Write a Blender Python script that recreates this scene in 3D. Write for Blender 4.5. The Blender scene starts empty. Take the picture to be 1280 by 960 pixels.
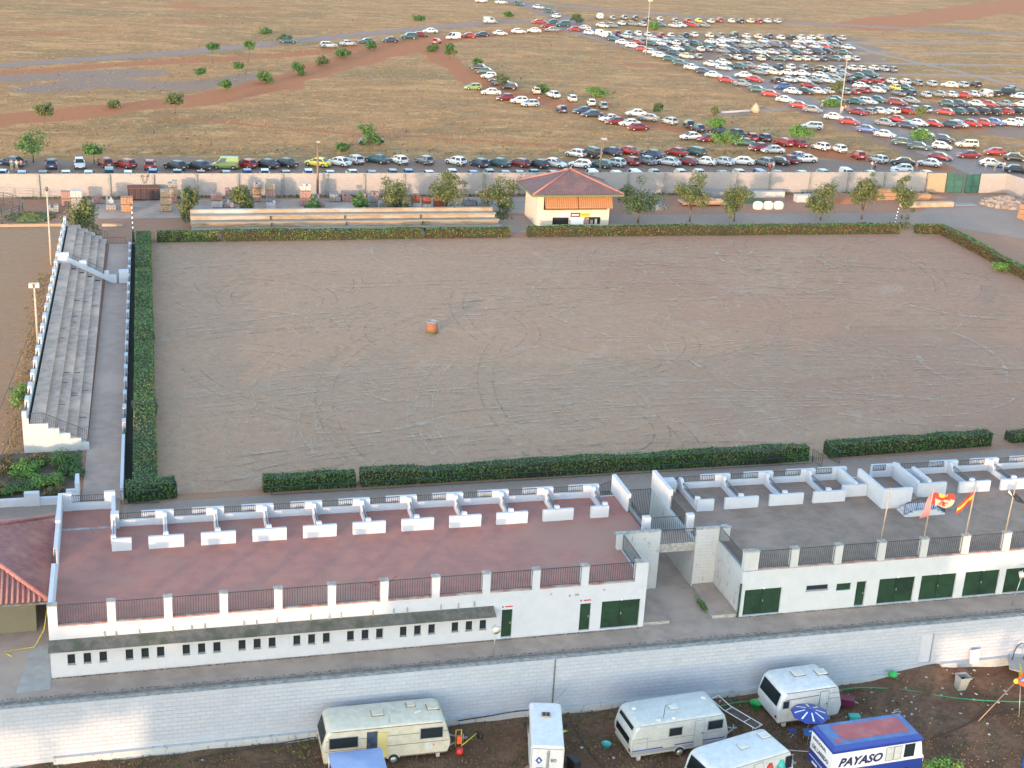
import bpy, math, random
import numpy as np
from mathutils import Vector, Matrix, Quaternion
random.seed(11)
rnd = random.random
def ru(a, b): return a + (b - a) * random.random()
scene = bpy.context.scene
col = scene.collection
R = math.radians

# ------------------------------------------------------------------ materials
def newmat(name):
    m = bpy.data.materials.new(name); m.use_nodes = True
    nt = m.node_tree; nt.nodes.clear()
    out = nt.nodes.new('ShaderNodeOutputMaterial'); b = nt.nodes.new('ShaderNodeBsdfPrincipled')
    nt.links.new(b.outputs[0], out.inputs[0])
    return m, nt, b
def lk(nt, a, b): nt.links.new(a, b)
def pos(nt, scale=(1, 1, 1)):
    g = nt.nodes.new('ShaderNodeNewGeometry'); mp = nt.nodes.new('ShaderNodeMapping')
    mp.inputs['Scale'].default_value = scale
    lk(nt, g.outputs['Position'], mp.inputs['Vector']); return mp.outputs[0]
def noise(nt, vec, scale, detail=4, rough=.55, dist=0.):
    n = nt.nodes.new('ShaderNodeTexNoise'); n.inputs['Scale'].default_value = scale
    n.inputs['Detail'].default_value = detail; n.inputs['Roughness'].default_value = rough
    n.inputs['Distortion'].default_value = dist
    lk(nt, vec, n.inputs['Vector']); return n.outputs['Fac']
def ramp(nt, fac, lo, hi, a=0., b=1.):
    r = nt.nodes.new('ShaderNodeMapRange'); r.interpolation_type = 'SMOOTHSTEP'
    for i, v in ((1, lo), (2, hi), (3, a), (4, b)): r.inputs[i].default_value = v
    lk(nt, fac, r.inputs[0]); return r.outputs[0]
def mixc(nt, fac, c1, c2, mode='MIX'):
    m = nt.nodes.new('ShaderNodeMix'); m.data_type = 'RGBA'; m.blend_type = mode
    if isinstance(fac, (int, float)): m.inputs[0].default_value = fac
    else: lk(nt, fac, m.inputs[0])
    for i, c in ((6, c1), (7, c2)):
        if isinstance(c, tuple): m.inputs[i].default_value = (*c, 1)
        else: lk(nt, c, m.inputs[i])
    return m.outputs[2]
def math_(nt, op, a, b=None):
    m = nt.nodes.new('ShaderNodeMath'); m.operation = op
    for i, v in enumerate((a, b)):
        if v is None: continue
        if isinstance(v, (int, float)): m.inputs[i].default_value = v
        else: lk(nt, v, m.inputs[i])
    return m.outputs[0]
def bump(nt, b, h, strength, dist):
    n = nt.nodes.new('ShaderNodeBump'); n.inputs['Strength'].default_value = strength
    n.inputs['Distance'].default_value = dist; lk(nt, h, n.inputs['Height']); lk(nt, n.outputs[0], b.inputs['Normal'])
def mott(name, c1, c2, scale=1., c3=None, s3=.2, rough=.85, bs=.3, bd=.02, metal=0., lo=.35, hi=.65, stretch=(1, 1, 1)):
    """two tones mottled by noise, an optional third in bigger patches"""
    m, nt, b = newmat(name); p = pos(nt, stretch)
    n1 = noise(nt, p, scale, 6, .65)
    c = mixc(nt, ramp(nt, n1, lo, hi), c1, c2)
    if c3: c = mixc(nt, ramp(nt, noise(nt, p, s3, 4, .6), .48, .68), c, c3)
    lk(nt, c, b.inputs['Base Color']); b.inputs['Roughness'].default_value = rough
    b.inputs['Metallic'].default_value = metal
    if bs: bump(nt, b, n1, bs, bd)
    return m
def plain(name, c, rough=.5, metal=0., coat=0., var=.0):
    m, nt, b = newmat(name); b.inputs['Base Color'].default_value = (*c, 1)
    b.inputs['Roughness'].default_value = rough; b.inputs['Metallic'].default_value = metal
    if coat: b.inputs['Coat Weight'].default_value = coat; b.inputs['Coat Roughness'].default_value = .08
    if var:
        p = pos(nt); c1 = mixc(nt, ramp(nt, noise(nt, p, 2.2, 6, .7), .3, .7), c, tuple(x * (1 - var) for x in c))
        lk(nt, c1, b.inputs['Base Color'])
    return m
MAT = {}
def whitewash(name, base, stain, stain_amt=.5, block=(.5, .25), bstr=.6, dirty=.62):
    m, nt, b = newmat(name)
    g = nt.nodes.new('ShaderNodeNewGeometry'); sp = nt.nodes.new('ShaderNodeSeparateXYZ'); lk(nt, g.outputs['Position'], sp.inputs[0])
    cb = nt.nodes.new('ShaderNodeCombineXYZ'); lk(nt, math_(nt, 'ADD', sp.outputs[0], sp.outputs[1]), cb.inputs[0]); lk(nt, sp.outputs[2], cb.inputs[1])
    br = nt.nodes.new('ShaderNodeTexBrick'); lk(nt, cb.outputs[0], br.inputs['Vector'])
    br.inputs['Scale'].default_value = 1.; br.inputs['Brick Width'].default_value = block[0]; br.inputs['Row Height'].default_value = block[1]
    br.inputs['Mortar Size'].default_value = .012; br.inputs['Mortar Smooth'].default_value = .4
    br.inputs['Color1'].default_value = (1, 1, 1, 1); br.inputs['Color2'].default_value = (.90, .91, .92, 1); br.inputs['Mortar'].default_value = (.78, .79, .80, 1)
    p = pos(nt); ps = pos(nt, (1, 1, .35))
    n1 = noise(nt, p, 1.1, 8, .7); n2 = noise(nt, ps, 2.6, 8, .75)
    c = mixc(nt, ramp(nt, n1, .35, .7), base, tuple(x * .93 for x in base))
    c = mixc(nt, math_(nt, 'MULTIPLY', ramp(nt, n2, dirty, dirty + .1), stain_amt), c, stain)
    c = mixc(nt, bstr, c, br.outputs['Color'], 'MULTIPLY')
    lk(nt, c, b.inputs['Base Color']); b.inputs['Roughness'].default_value = .9
    h = math_(nt, 'ADD', math_(nt, 'MULTIPLY', br.outputs['Fac'], -.6), math_(nt, 'MULTIPLY', n2, .8))
    bump(nt, b, h, .8, .035)
    return m
MAT['white'] = whitewash('whitewashed_plaster', (0.459, 0.483, 0.534), (0.341, 0.319, 0.297), .5, (60, 60), 0., .62)
MAT['white_dirty'] = whitewash('stained_plaster', (.43, .45, .465), (.16, .15, .13), .75, (.5, .25), .3, .56)
MAT['white_block'] = whitewash('whitewashed_blocks', (0.407, 0.439, 0.500), (0.436, 0.404, 0.400), .35, (.55, .28), .75, .66)
MAT['cream_block'] = whitewash('boundary_blocks', (0.353, 0.320, 0.308), (0.327, 0.273, 0.243), .5, (.5, .25), .7, .58)
MAT['stone_block'] = whitewash('bare_brown_blocks', (.42, .30, .19), (.6, .55, .45), .5, (.4, .2), .6, .62)
MAT['cap'] = mott('weathered_cap', (.36, .35, .33), (.20, .20, .19), 3)
MAT['red_floor'] = mott('red_terrace_floor', (0.353, 0.149, 0.114), (0.279, 0.123, 0.102), .8, (0.310, 0.160, 0.121), .18, .8, .15, .01)
MAT['grey_floor'] = mott('grey_terrace_floor', (0.238, 0.169, 0.130), (0.185, 0.130, 0.102), .9, (0.273, 0.196, 0.155), .25, .85, .15, .01)
MAT['concrete'] = mott('path_concrete', (0.356, 0.275, 0.225), (0.276, 0.214, 0.176), .7, (0.380, 0.294, 0.241), .15, .9, .25, .01)
MAT['concrete_dark'] = mott('old_concrete', (.26, .26, .245), (.17, .175, .165), 1.5, (.30, .29, .27), .4)
MAT['kerbdark'] = mott('dark_edge', (.10, .105, .10), (.17, .17, .165), 2.)
MAT['canopy'] = mott('mossy_cement_sheet', (0.072, 0.077, 0.066), (0.122, 0.112, 0.102), 2.2, (0.050, 0.062, 0.043), .6)
MAT['iron'] = plain('black_iron', (.035, .038, .042), .5, .3)
MAT['iron_grey'] = plain('grey_iron', (.10, .105, .11), .5, .4)
MAT['green_door'] = mott('green_paint', (0.006, 0.030, 0.015), (0.009, 0.043, 0.020), 2.5, (0.004, 0.020, 0.011), .8, .5, .1)
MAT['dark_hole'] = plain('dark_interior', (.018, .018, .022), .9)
MAT['glass'] = plain('dark_glass', (.02, .028, .035), .08, 0., .0)
MAT['tile'] = mott('clay_tiles', (.30, .115, .095), (.21, .085, .080), 2.4, (.33, .15, .12), .5, .8, .4, .03)
MAT['tile_ridge'] = mott('ridge_tiles', (0.332, 0.142, 0.124), (0.266, 0.106, 0.096), 3, rough=.75)
MAT['kiosk_tile'] = mott('kiosk_tiles', (0.120, 0.078, 0.086), (0.087, 0.058, 0.066), 2.6, (0.144, 0.085, 0.086), .5, .85, .3, .02)
MAT['kiosk_wall'] = whitewash('kiosk_render', (0.489, 0.442, 0.367), (0.391, 0.331, 0.262), .3, (60, 60), 0., .68)
MAT['dirt_yard'] = mott('yard_dirt', (.150, .105, .075), (.085, .066, .045), .55, (.205, .165, .130), .16, .95, .8, .06)
MAT['hedge_green'] = mott('hedge_leaf', (0.049, 0.121, 0.023), (0.097, 0.187, 0.037), 1.4, (0.138, 0.154, 0.037), .35, .7, 0)
MAT['hedge_dry'] = mott('hedge_leaf_dry', (.066, .055, .018), (.092, .060, .021), 1.1, (.100, .050, .021), .28, .8, 0)
MAT['hedge_core'] = plain('hedge_inside', (.022, .026, .012), .9)
MAT['hedge_twig'] = plain('hedge_twigs', (.075, .052, .03), .9)
MAT['leaf_olive'] = mott('leaf_olive', (.095, .120, .038), (.060, .085, .025), .9, (.135, .140, .050), .5, .6, 0)
MAT['leaf_green'] = mott('leaf_green', (.040, .110, .022), (.065, .145, .030), .8, (.030, .085, .02), .5, .6, 0)
MAT['leaf_dark'] = mott('leaf_dark', (.035, .075, .030), (.060, .100, .035), .8, (.02, .05, .02), .5, .6, 0)
MAT['leaf_bright'] = mott('leaf_bright', (.085, .200, .030), (.050, .140, .022), .9, (.13, .20, .04), .7, .6, 0)
MAT['leaf_autumn'] = mott('leaf_autumn', (.10, .09, .03), (.17, .10, .035), 1.1, (.06, .09, .02), .6, .6, 0)
MAT['bark'] = mott('bark', (.15, .11, .08), (.09, .065, .05), 3)
MAT['pole_wood'] = mott('pole_wood', (.20, .135, .09), (.13, .09, .065), 3, stretch=(1, 1, .2))
MAT['pole_pale'] = mott('pale_pole', (.42, .36, .31), (.34, .29, .25), 2)
MAT['galv'] = plain('galvanised', (.42, .42, .43), .45, .6, 0, .2)
MAT['caravan_cream'] = plain('cream_caravan', (.60, .56, .45), .4, 0, .2, .20)
MAT['caravan_white'] = plain('white_caravan', (.60, .62, .62), .4, 0, .2, .20)
MAT['caravan_grey'] = plain('pale_grey_caravan', (.50, .52, .50), .4, 0, .2, .18)
MAT['trim_brown'] = plain('brown_trim', (.14, .085, .065), .5)
MAT['trim_grey'] = plain('grey_trim', (.26, .27, .28), .5)
MAT['stripe_blue'] = plain('blue_stripe', (.03, .06, .33), .4)
MAT['blue'] = plain('blue_paint', (.025, .055, .30), .4, 0, .2, .15)
MAT['blue_roof'] = mott('faded_blue_roof', (.085, .165, .36), (.065, .125, .29), 1.6, (.12, .2, .38), .6, .5, .05)
MAT['red_roof'] = mott('faded_red_roof', (.40, .095, .10), (.32, .085, .09), 1.6, (.42, .14, .13), .6, .6, .05)
MAT['cloth_blue'] = plain('pale_blue_cloth', (.27, .35, .56), .85, 0, 0, .1)
MAT['tyre'] = plain('tyre_rubber', (.022, .022, .022), .85)
MAT['rim'] = plain('wheel_rim', (.42, .43, .44), .35, .6)
MAT['black'] = plain('black_plastic', (.02, .02, .022), .5)
MAT['white_paint'] = plain('white_paint', (.80, .80, .80), .4)
MAT['red'] = plain('red_paint', (.45, .03, .025), .4)
MAT['orange'] = plain('orange_cloth', (.75, .12, .03), .7)
MAT['yellow'] = plain('yellow_paint', (.65, .50, .04), .45)
MAT['plate'] = plain('number_plate', (.72, .72, .70), .4)
MAT['headlamp'] = plain('headlamp_glass', (.55, .58, .62), .12)
MAT['taillamp'] = plain('tail_lamp', (.35, .015, .012), .2)
MAT['bumper'] = plain('grey_bumper', (.06, .062, .065), .6)
MAT['skin'] = plain('skin', (.48, .28, .19), .6)
MAT['hair'] = plain('dark_hair', (.03, .02, .015), .6)
MAT['wood'] = mott('weathered_planks', (0.262, 0.181, 0.119), (0.323, 0.263, 0.202), .6, (0.384, 0.362, 0.342), .13, .85, .2, .01, stretch=(1, 1, 4))
MAT['wood_pale'] = mott('pale_timber', (0.413, 0.317, 0.225), (0.315, 0.230, 0.158), .8)
MAT['brick_red'] = mott('red_bricks', (0.288, 0.087, 0.048), (0.224, 0.068, 0.044), 4)
MAT['brick_orange'] = mott('orange_blocks', (0.368, 0.205, 0.112), (0.288, 0.160, 0.096), 4)
MAT['brick_tan'] = mott('tan_blocks', (0.336, 0.251, 0.176), (0.272, 0.198, 0.144), 4)
MAT['brick_pink'] = mott('pink_blocks', (0.336, 0.190, 0.168), (0.272, 0.167, 0.152), 4)
MAT['block_grey'] = mott('grey_blocks', (0.264, 0.251, 0.252), (0.200, 0.194, 0.200), 4)
MAT['block_white'] = mott('white_blocks', (0.496, 0.456, 0.440), (0.400, 0.365, 0.360), 4)
MAT['rust'] = mott('rust', (.17, .07, .04), (.10, .05, .04), 3)
MAT['navy'] = mott('navy_container', (.030, .034, .060), (.055, .035, .042), 2.5)
MAT['stone'] = mott('field_stone', (0.320, 0.258, 0.208), (0.224, 0.175, 0.152), 2)
MAT['stone_grey'] = mott('grey_rubble', (.24, .24, .245), (.14, .14, .15), 4)
MAT['gate_teal'] = mott('teal_gate_paint', (.022, .085, .075), (.03, .11, .085), 1.5, (.018, .06, .06), .6, .5, .1)
MAT['gate_green'] = plain('green_plastic', (.03, .30, .22), .5)
MAT['grey_plastic'] = plain('grey_plastic', (.27, .28, .27), .6, 0, 0, .1)
MAT['teal_plastic'] = plain('turquoise_plastic', (.05, .38, .34), .45)
MAT['green_plastic'] = plain('bright_green_plastic', (.03, .36, .08), .45)
MAT['pipe_blue'] = plain('pale_blue_pipe', (.40, .50, .56), .5)
MAT['cable'] = plain('black_cable', (.02, .02, .02), .7)
MAT['hose'] = plain('green_hose', (.02, .26, .13), .5)
MAT['litter'] = plain('white_litter', (.36, .36, .36), .7)
PAINT = dict(w=(.54, .54, .53), s=(.38, .41, .43), g=(.16, .175, .185), d=(.030, .045, .085), k=(.018, .021, .026), r=(.29, .022, .020),
             m=(.17, .018, .025), b=(.05, .10, .28), t=(.022, .075, .085), y=(.62, .50, .05), c=(.55, .48, .36), n=(.19, .26, .08))
PN = dict(w='white', s='silver', g='grey', d='dark_blue', k='black', r='red', m='maroon', b='blue', t='dark_teal', y='yellow', c='beige', n='light_green')
for k, c in PAINT.items():
    MAT['car_' + k] = plain('car_paint_' + PN[k], c, .45, .30 if k == 's' else .05, .12)

# ------------------------------------------------------------------ mesh builder
class MB:
    def __init__(s, tf=None): s.v = []; s.f = []; s.mi = []; s.mats = []; s.tf = tf; s.sm = []
    def m(s, k):
        if k not in s.mats: s.mats.append(k)
        return s.mats.index(k)
    def add(s, vs, fs, mat, smooth=False):
        n = len(s.v); mi = s.m(mat)
        if s.tf: vs = [s.tf(*v) for v in vs]
        s.v += [tuple(v) for v in vs]
        for f in fs: s.f.append([n + i for i in f]); s.mi.append(mi); s.sm.append(smooth)
    def box(s, x0, x1, y0, y1, z0, z1, mat, top=None):
        vs = [(x0, y0, z0), (x1, y0, z0), (x1, y1, z0), (x0, y1, z0), (x0, y0, z1), (x1, y0, z1), (x1, y1, z1), (x0, y1, z1)]
        s.add(vs, [(0, 3, 2, 1), (0, 1, 5, 4), (1, 2, 6, 5), (2, 3, 7, 6), (3, 0, 4, 7)], mat)
        s.add(vs, [(4, 5, 6, 7)], top or mat)
    def obox(s, c, size, rz, mat, rx=0, ry=0):
        """box centred at c (bottom at c.z) turned by rz"""
        M_ = Matrix.Rotation(rz, 3, 'Z') @ Matrix.Rotation(ry, 3, 'Y') @ Matrix.Rotation(rx, 3, 'X'); a, b, h = size[0] / 2, size[1] / 2, size[2]
        vs = [Vector(c) + M_ @ Vector(v) for v in ((-a, -b, 0), (a, -b, 0), (a, b, 0), (-a, b, 0), (-a, -b, h), (a, -b, h), (a, b, h), (-a, b, h))]
        s.add(vs, [(0, 3, 2, 1), (0, 1, 5, 4), (1, 2, 6, 5), (2, 3, 7, 6), (3, 0, 4, 7), (4, 5, 6, 7)], mat)
    def quad(s, a, b, c, d, mat): s.add([a, b, c, d], [(0, 1, 2, 3)], mat)
    def poly(s, pts, mat): s.add(pts, [tuple(range(len(pts)))], mat)
    def prism(s, pts, z0, z1, mat, top=None):
        n = len(pts); vs = [(x, y, z0) for x, y in pts] + [(x, y, z1) for x, y in pts]
        s.add(vs, [(i, (i + 1) % n, n + (i + 1) % n, n + i) for i in range(n)] + [tuple(range(n))[::-1]], mat)
        s.add(vs, [tuple(range(n, 2 * n))], top or mat)
    def prism_y(s, pts, y0, y1, mat):
        n = len(pts); vs = [(x, y0, z) for x, z in pts] + [(x, y1, z) for x, z in pts]
        s.add(vs, [((i + 1) % n, i, n + i, n + (i + 1) % n) for i in range(n)] + [tuple(range(n)), tuple(range(n, 2 * n))[::-1]], mat)
    def prism_x(s, pts, x0, x1, mat):
        n = len(pts); vs = [(x0, y, z) for y, z in pts] + [(x1, y, z) for y, z in pts]
        s.add(vs, [(i, (i + 1) % n, n + (i + 1) % n, n + i) for i in range(n)] + [tuple(range(n))[::-1], tuple(range(n, 2 * n))], mat)
    def bar(s, a, b, t, mat, t2=None):
        a = Vector(a); b = Vector(b); d = (b - a)
        if d.length < 1e-6: return
        d.normalize(); u = d.cross(Vector((0, 0, 1)))
        if u.length < 1e-3: u = Vector((1, 0, 0))
        u.normalize(); w = u.cross(d); t2 = t2 or t; u = u * t / 2; w = w * t2 / 2
        vs = [a - u - w, a + u - w, a + u + w, a - u + w, b - u - w, b + u - w, b + u + w, b - u + w]
        s.add(vs, [(0, 1, 2, 3), (7, 6, 5, 4), (0, 4, 5, 1), (1, 5, 6, 2), (2, 6, 7, 3), (3, 7, 4, 0)], mat)
    def tube(s, pts, rad, mat, n=8, smooth=True, cap=True):
        pts = [Vector(p) for p in pts]; k = len(pts)
        if isinstance(rad, (int, float)): rad = [rad] * k
        vs = []; ref = None
        for i, p in enumerate(pts):
            d = (pts[min(i + 1, k - 1)] - pts[max(i - 1, 0)]).normalized()
            if ref is None: ref = d.orthogonal().normalized()
            u = (ref - d * ref.dot(d)).normalized(); ref = u; w = d.cross(u)
            for j in range(n):
                a = 2 * math.pi * j / n; vs.append(p + (u * math.cos(a) + w * math.sin(a)) * rad[i])
        fs = [(i * n + j, i * n + (j + 1) % n, (i + 1) * n + (j + 1) % n, (i + 1) * n + j) for i in range(k - 1) for j in range(n)]
        if cap: fs += [tuple(range(n))[::-1], tuple(range((k - 1) * n, k * n))]
        s.add(vs, fs, mat, smooth)
    def lathe(s, c, prof, mat, n=16, smooth=True):
        vs = []; k = len(prof)
        for r, z in prof:
            for j in range(n):
                a = 2 * math.pi * j / n; vs.append((c[0] + r * math.cos(a), c[1] + r * math.sin(a), c[2] + z))
        fs = [(i * n + j, i * n + (j + 1) % n, (i + 1) * n + (j + 1) % n, (i + 1) * n + j) for i in range(k - 1) for j in range(n)]
        fs += [tuple(range(n))[::-1], tuple(range((k - 1) * n, k * n))]
        s.add(vs, fs, mat, smooth)
    def build(s, name, parent=None, base=None):
        me = bpy.data.meshes.new(name)
        if parent is not None: org = Vector(parent['_w'])
        elif base is not None: org = Vector(base)
        else:
            xs = [v[0] for v in s.v]; ys = [v[1] for v in s.v]; zs = [v[2] for v in s.v]
            org = Vector(((min(xs) + max(xs)) / 2, (min(ys) + max(ys)) / 2, min(zs)))
        me.from_pydata([(v[0] - org[0], v[1] - org[1], v[2] - org[2]) for v in s.v], [], s.f)
        for k in s.mats: me.materials.append(MAT[k])
        me.polygons.foreach_set('material_index', s.mi); me.polygons.foreach_set('use_smooth', s.sm); me.update()
        o = bpy.data.objects.new(name, me); col.objects.link(o)
        if parent is not None: o.parent = parent; o['_w'] = tuple(org)
        else: o.location = org; o['_w'] = tuple(org)
        return o
def tag(o, label=None, cat=None, group=None, kind=None):
    if label: o['label'] = label
    if cat: o['category'] = cat
    if group: o['group'] = group
    if kind: o['kind'] = kind
    return o
def thing(name, label, cat, loc, group=None, rz=0):
    o = bpy.data.objects.new(name, None); o.empty_display_size = .3; col.objects.link(o)
    o.location = loc; o.rotation_euler = (0, 0, rz); o['_w'] = tuple(loc)
    return tag(o, label, cat, group)
def clone(o, loc=None, rz=None, scale=None, label=None, group=None, parent=None, mat0=None):
    c = o.copy(); col.objects.link(c)
    if parent is not None: c.parent = parent
    if loc is not None: c.location = loc
    if rz is not None: c.rotation_euler = (0, 0, rz)
    if scale is not None: c.scale = scale if hasattr(scale, '__len__') else (scale,) * 3
    if label: c['label'] = label
    if group: c['group'] = group
    for ch in o.children: clone(ch, parent=c)
    return c
def struct(o): o['kind'] = 'structure'; return o
def railing(mb, a, b, z0, z1, mat='iron', sp=.15, t=.022):
    """vertical bar railing between two ground points"""
    ax, ay = a; bx, by = b; L = math.hypot(bx - ax, by - ay)
    zz0 = z0 if hasattr(z0, '__len__') else (z0, z0); zz1 = z1 if hasattr(z1, '__len__') else (z1, z1)
    mb.bar((ax, ay, zz1[0]), (bx, by, zz1[1]), .05, mat, .04); mb.bar((ax, ay, zz0[0] + .06), (bx, by, zz0[1] + .06), .035, mat, .03)
    n = max(2, int(L / sp))
    for i in range(n + 1):
        f = i / n; x = ax + (bx - ax) * f; y = ay + (by - ay) * f
        mb.bar((x, y, zz0[0] + (zz0[1] - zz0[0]) * f + .05), (x, y, zz1[0] + (zz1[1] - zz1[0]) * f), t if 0 < i < n else .04, mat)
def holed_wall(mb, x0, x1, z0, z1, y, th, holes, mat, reveal=None):
    """wall facing -Y with real openings (hx0,hx1,hz0,hz1)"""
    xs = sorted({x0, x1, *[h[0] for h in holes], *[h[1] for h in holes]}); zs = sorted({z0, z1, *[h[2] for h in holes], *[h[3] for h in holes]})
    def inh(i, j):
        if i < 0 or j < 0 or i >= len(xs) - 1 or j >= len(zs) - 1: return None
        cx = (xs[i] + xs[i + 1]) / 2; cz = (zs[j] + zs[j + 1]) / 2
        return any(h[0] < cx < h[1] and h[2] < cz < h[3] for h in holes)
    rv = reveal or mat
    for i in range(len(xs) - 1):
        for j in range(len(zs) - 1):
            if inh(i, j): continue
            a, b, c, d = xs[i], xs[i + 1], zs[j], zs[j + 1]
            mb.quad((a, y, c), (b, y, c), (b, y, d), (a, y, d), mat)
            mb.quad((b, y + th, c), (a, y + th, c), (a, y + th, d), (b, y + th, d), mat)
            if inh(i - 1, j) is not False: mb.quad((a, y + th, c), (a, y, c), (a, y, d), (a, y + th, d), rv)
            if inh(i + 1, j) is not False: mb.quad((b, y, c), (b, y + th, c), (b, y + th, d), (b, y, d), rv)
            if inh(i, j - 1) is not False: mb.quad((a, y + th, c), (b, y + th, c), (b, y, c), (a, y, c), rv)
            if inh(i, j + 1) is not False: mb.quad((a, y, d), (b, y, d), (b, y + th, d), (a, y + th, d), rv)
def lay_text(txt, size, origin, ux, uz, mat, name, parent, shear=0., extr=.004, bold=0.):
    """letters as a thin raised mesh, laid along ux with up uz"""
    cu = bpy.data.curves.new('lettering', 'FONT'); cu.body = txt; cu.size = size; cu.extrude = extr; cu.shear = shear; cu.offset = bold; cu.resolution_u = 3
    ob = bpy.data.objects.new('lettering', cu); col.objects.link(ob)
    dg = bpy.context.evaluated_depsgraph_get(); me = bpy.data.meshes.new_from_object(ob.evaluated_get(dg)); bpy.data.objects.remove(ob)
    ux = Vector(ux).normalized(); uz = Vector(uz).normalized(); un = ux.cross(uz); o = Vector(origin); w = Vector(parent['_w'])
    for v in me.vertices: v.co = o + ux * v.co.x + uz * v.co.y + un * (v.co.z + extr) - w
    me.materials.clear(); me.materials.append(MAT[mat])
    t = bpy.data.objects.new(name, me); col.objects.link(t); t.parent = parent; t['_w'] = tuple(w); return t

# ------------------------------------------------------------------ the setting: ground sheets
def dirt_mat(name, c1, c2, c3, c4, sc=1., tracks=0., rough=.95):
    m, nt, b = newmat(name); p = pos(nt)
    n1 = noise(nt, p, .07 * sc, 5, .6, .6); n2 = noise(nt, p, .9 * sc, 8, .72, .3); n3 = noise(nt, p, 7., 4, .7)
    c = mixc(nt, ramp(nt, n1, .38, .62), c1, c2)
    c = mixc(nt, ramp(nt, n2, .40, .68, 0, .75), c, c3)
    c = mixc(nt, ramp(nt, noise(nt, p, .22 * sc, 7, .7, 1.2), .56, .72, 0, .8), c, c4)
    c = mixc(nt, ramp(nt, n3, .30, .70, 0, .45), c, tuple(x * .55 for x in c1)); c = mixc(nt, ramp(nt, noise(nt, p, 2.6, 8, .85), .56, .68, 0, .5), c, tuple(min(.9, x * 1.55) for x in c1))
    if tracks:
        for k, (rx, sx) in enumerate(((.35, .5), (-.8, .4), (1.5, .6))):
            mp = nt.nodes.new('ShaderNodeMapping'); mp.inputs['Rotation'].default_value = (0, 0, rx); mp.inputs['Scale'].default_value = (.05, sx * 2.2, 1)
            g = nt.nodes.new('ShaderNodeNewGeometry'); lk(nt, g.outputs['Position'], mp.inputs['Vector'])
            c = mixc(nt, ramp(nt, noise(nt, mp.outputs[0], 1.6, 5, .7, .35), .60, .74, 0, tracks), c, (c3, c4, tuple(min(1, x * 1.35) for x in c1))[k])
    lk(nt, c, b.inputs['Base Color']); b.inputs['Roughness'].default_value = rough
    h = math_(nt, 'ADD', n2, math_(nt, 'MULTIPLY', n3, .5)); bump(nt, b, h, .7, .05)
    MAT[name] = m
dirt_mat('arena_dirt', (0.354, 0.220, 0.142), (0.386, 0.231, 0.142), (0.302, 0.188, 0.123), (0.442, 0.295, 0.202), 1., .18)
def arena_tint():
    m = MAT['arena_dirt']; nt = m.node_tree; b = nt.nodes['Principled BSDF']; src_ = b.inputs['Base Color'].links[0].from_socket
    g = nt.nodes.new('ShaderNodeNewGeometry'); sp = nt.nodes.new('ShaderNodeSeparateXYZ'); lk(nt, g.outputs['Position'], sp.inputs[0])
    f = math_(nt, 'ADD', ramp(nt, sp.outputs[0], 25., 95., 0., .34), noise(nt, pos(nt), .05, 5, .65, .8))
    c = mixc(nt, ramp(nt, f, .52, .86, 0, .62), src_, (0.281, 0.144, 0.092))
    c = mixc(nt, ramp(nt, noise(nt, pos(nt), .11, 6, .7, 1.5), .56, .70, 0, .5), c, (0.353, 0.269, 0.215))
    c = mixc(nt, ramp(nt, noise(nt, pos(nt), .35, 7, .75, 1.0), .55, .72, 0, .45), c, (0.155, 0.098, 0.070))
    fx = noise(nt, pos(nt, (1, .8, 1)), 1.5, 9, .86, .4)
    c = mixc(nt, ramp(nt, fx, .50, .66, 0, .55), c, (.150, .100, .075)); c = mixc(nt, ramp(nt, fx, .46, .33, 0, .55), c, (.44, .35, .28))
    lk(nt, c, b.inputs['Base Color'])
arena_tint()
dirt_mat('service_dirt', (0.349, 0.173, 0.102), (0.321, 0.169, 0.106), (0.274, 0.136, 0.082), (0.398, 0.206, 0.123), 1.3, .4)
dirt_mat('left_dirt', (0.314, 0.187, 0.106), (0.336, 0.182, 0.093), (0.250, 0.151, 0.088), (0.360, 0.218, 0.122), 1.2, .3)
dirt_mat('far_red_dirt', (.30, .135, .075), (.27, .12, .07), (.24, .105, .065), (.34, .18, .11), 1.5, .2)
dirt_mat('lane_gravel', (0.215, 0.153, 0.124), (0.235, 0.167, 0.132), (0.175, 0.126, 0.104), (0.260, 0.189, 0.152), 1.5, .4)
dirt_mat('grey_gravel', (0.308, 0.228, 0.183), (0.278, 0.203, 0.166), (0.246, 0.184, 0.150), (0.345, 0.258, 0.208), 1.6, .3)
dirt_mat('far_asphalt', (0.262, 0.170, 0.141), (0.236, 0.158, 0.134), (0.202, 0.136, 0.119), (0.286, 0.189, 0.155), 1.5, .2)

def seg_dist(X, Y, pts):
    d = np.full(X.shape, 1e9)
    for (ax, ay), (bx, by) in zip(pts, pts[1:]):
        vx, vy = bx - ax, by - ay; t = np.clip(((X - ax) * vx + (Y - ay) * vy) / (vx * vx + vy * vy), 0, 1)
        d = np.minimum(d, np.hypot(X - ax - t * vx, Y - ay - t * vy))
    return d
RED_TRACK = [(-29.79, 259.92), (-22.59, 267.89), (-14.72, 273.94), (-4.93, 281.32), (5.50, 286.44), (15.09, 294.66), (27.63, 310.04), (43.04, 337.43), (61.15, 367.42), (80.87, 392.85), (101.93, 414.45), (124.88, 426.49)]
RED_STRIP = [(-32.85, 322.04), (-17.09, 328.33), (-3.75, 338.37), (12.44, 346.80), (31.93, 357.56), (53.65, 372.42), (76.25, 392.09)]
BEND_TRACK = [(79.47, 385.90), (77.12, 349.34), (76.26, 323.50), (78.04, 307.56), (85.63, 295.33), (91.58, 279.92), (98.61, 270.17), (104.98, 260.02), (112.34, 249.63), (119.65, 240.53), (129.73, 234.72), (140.82, 228.32)]
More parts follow.
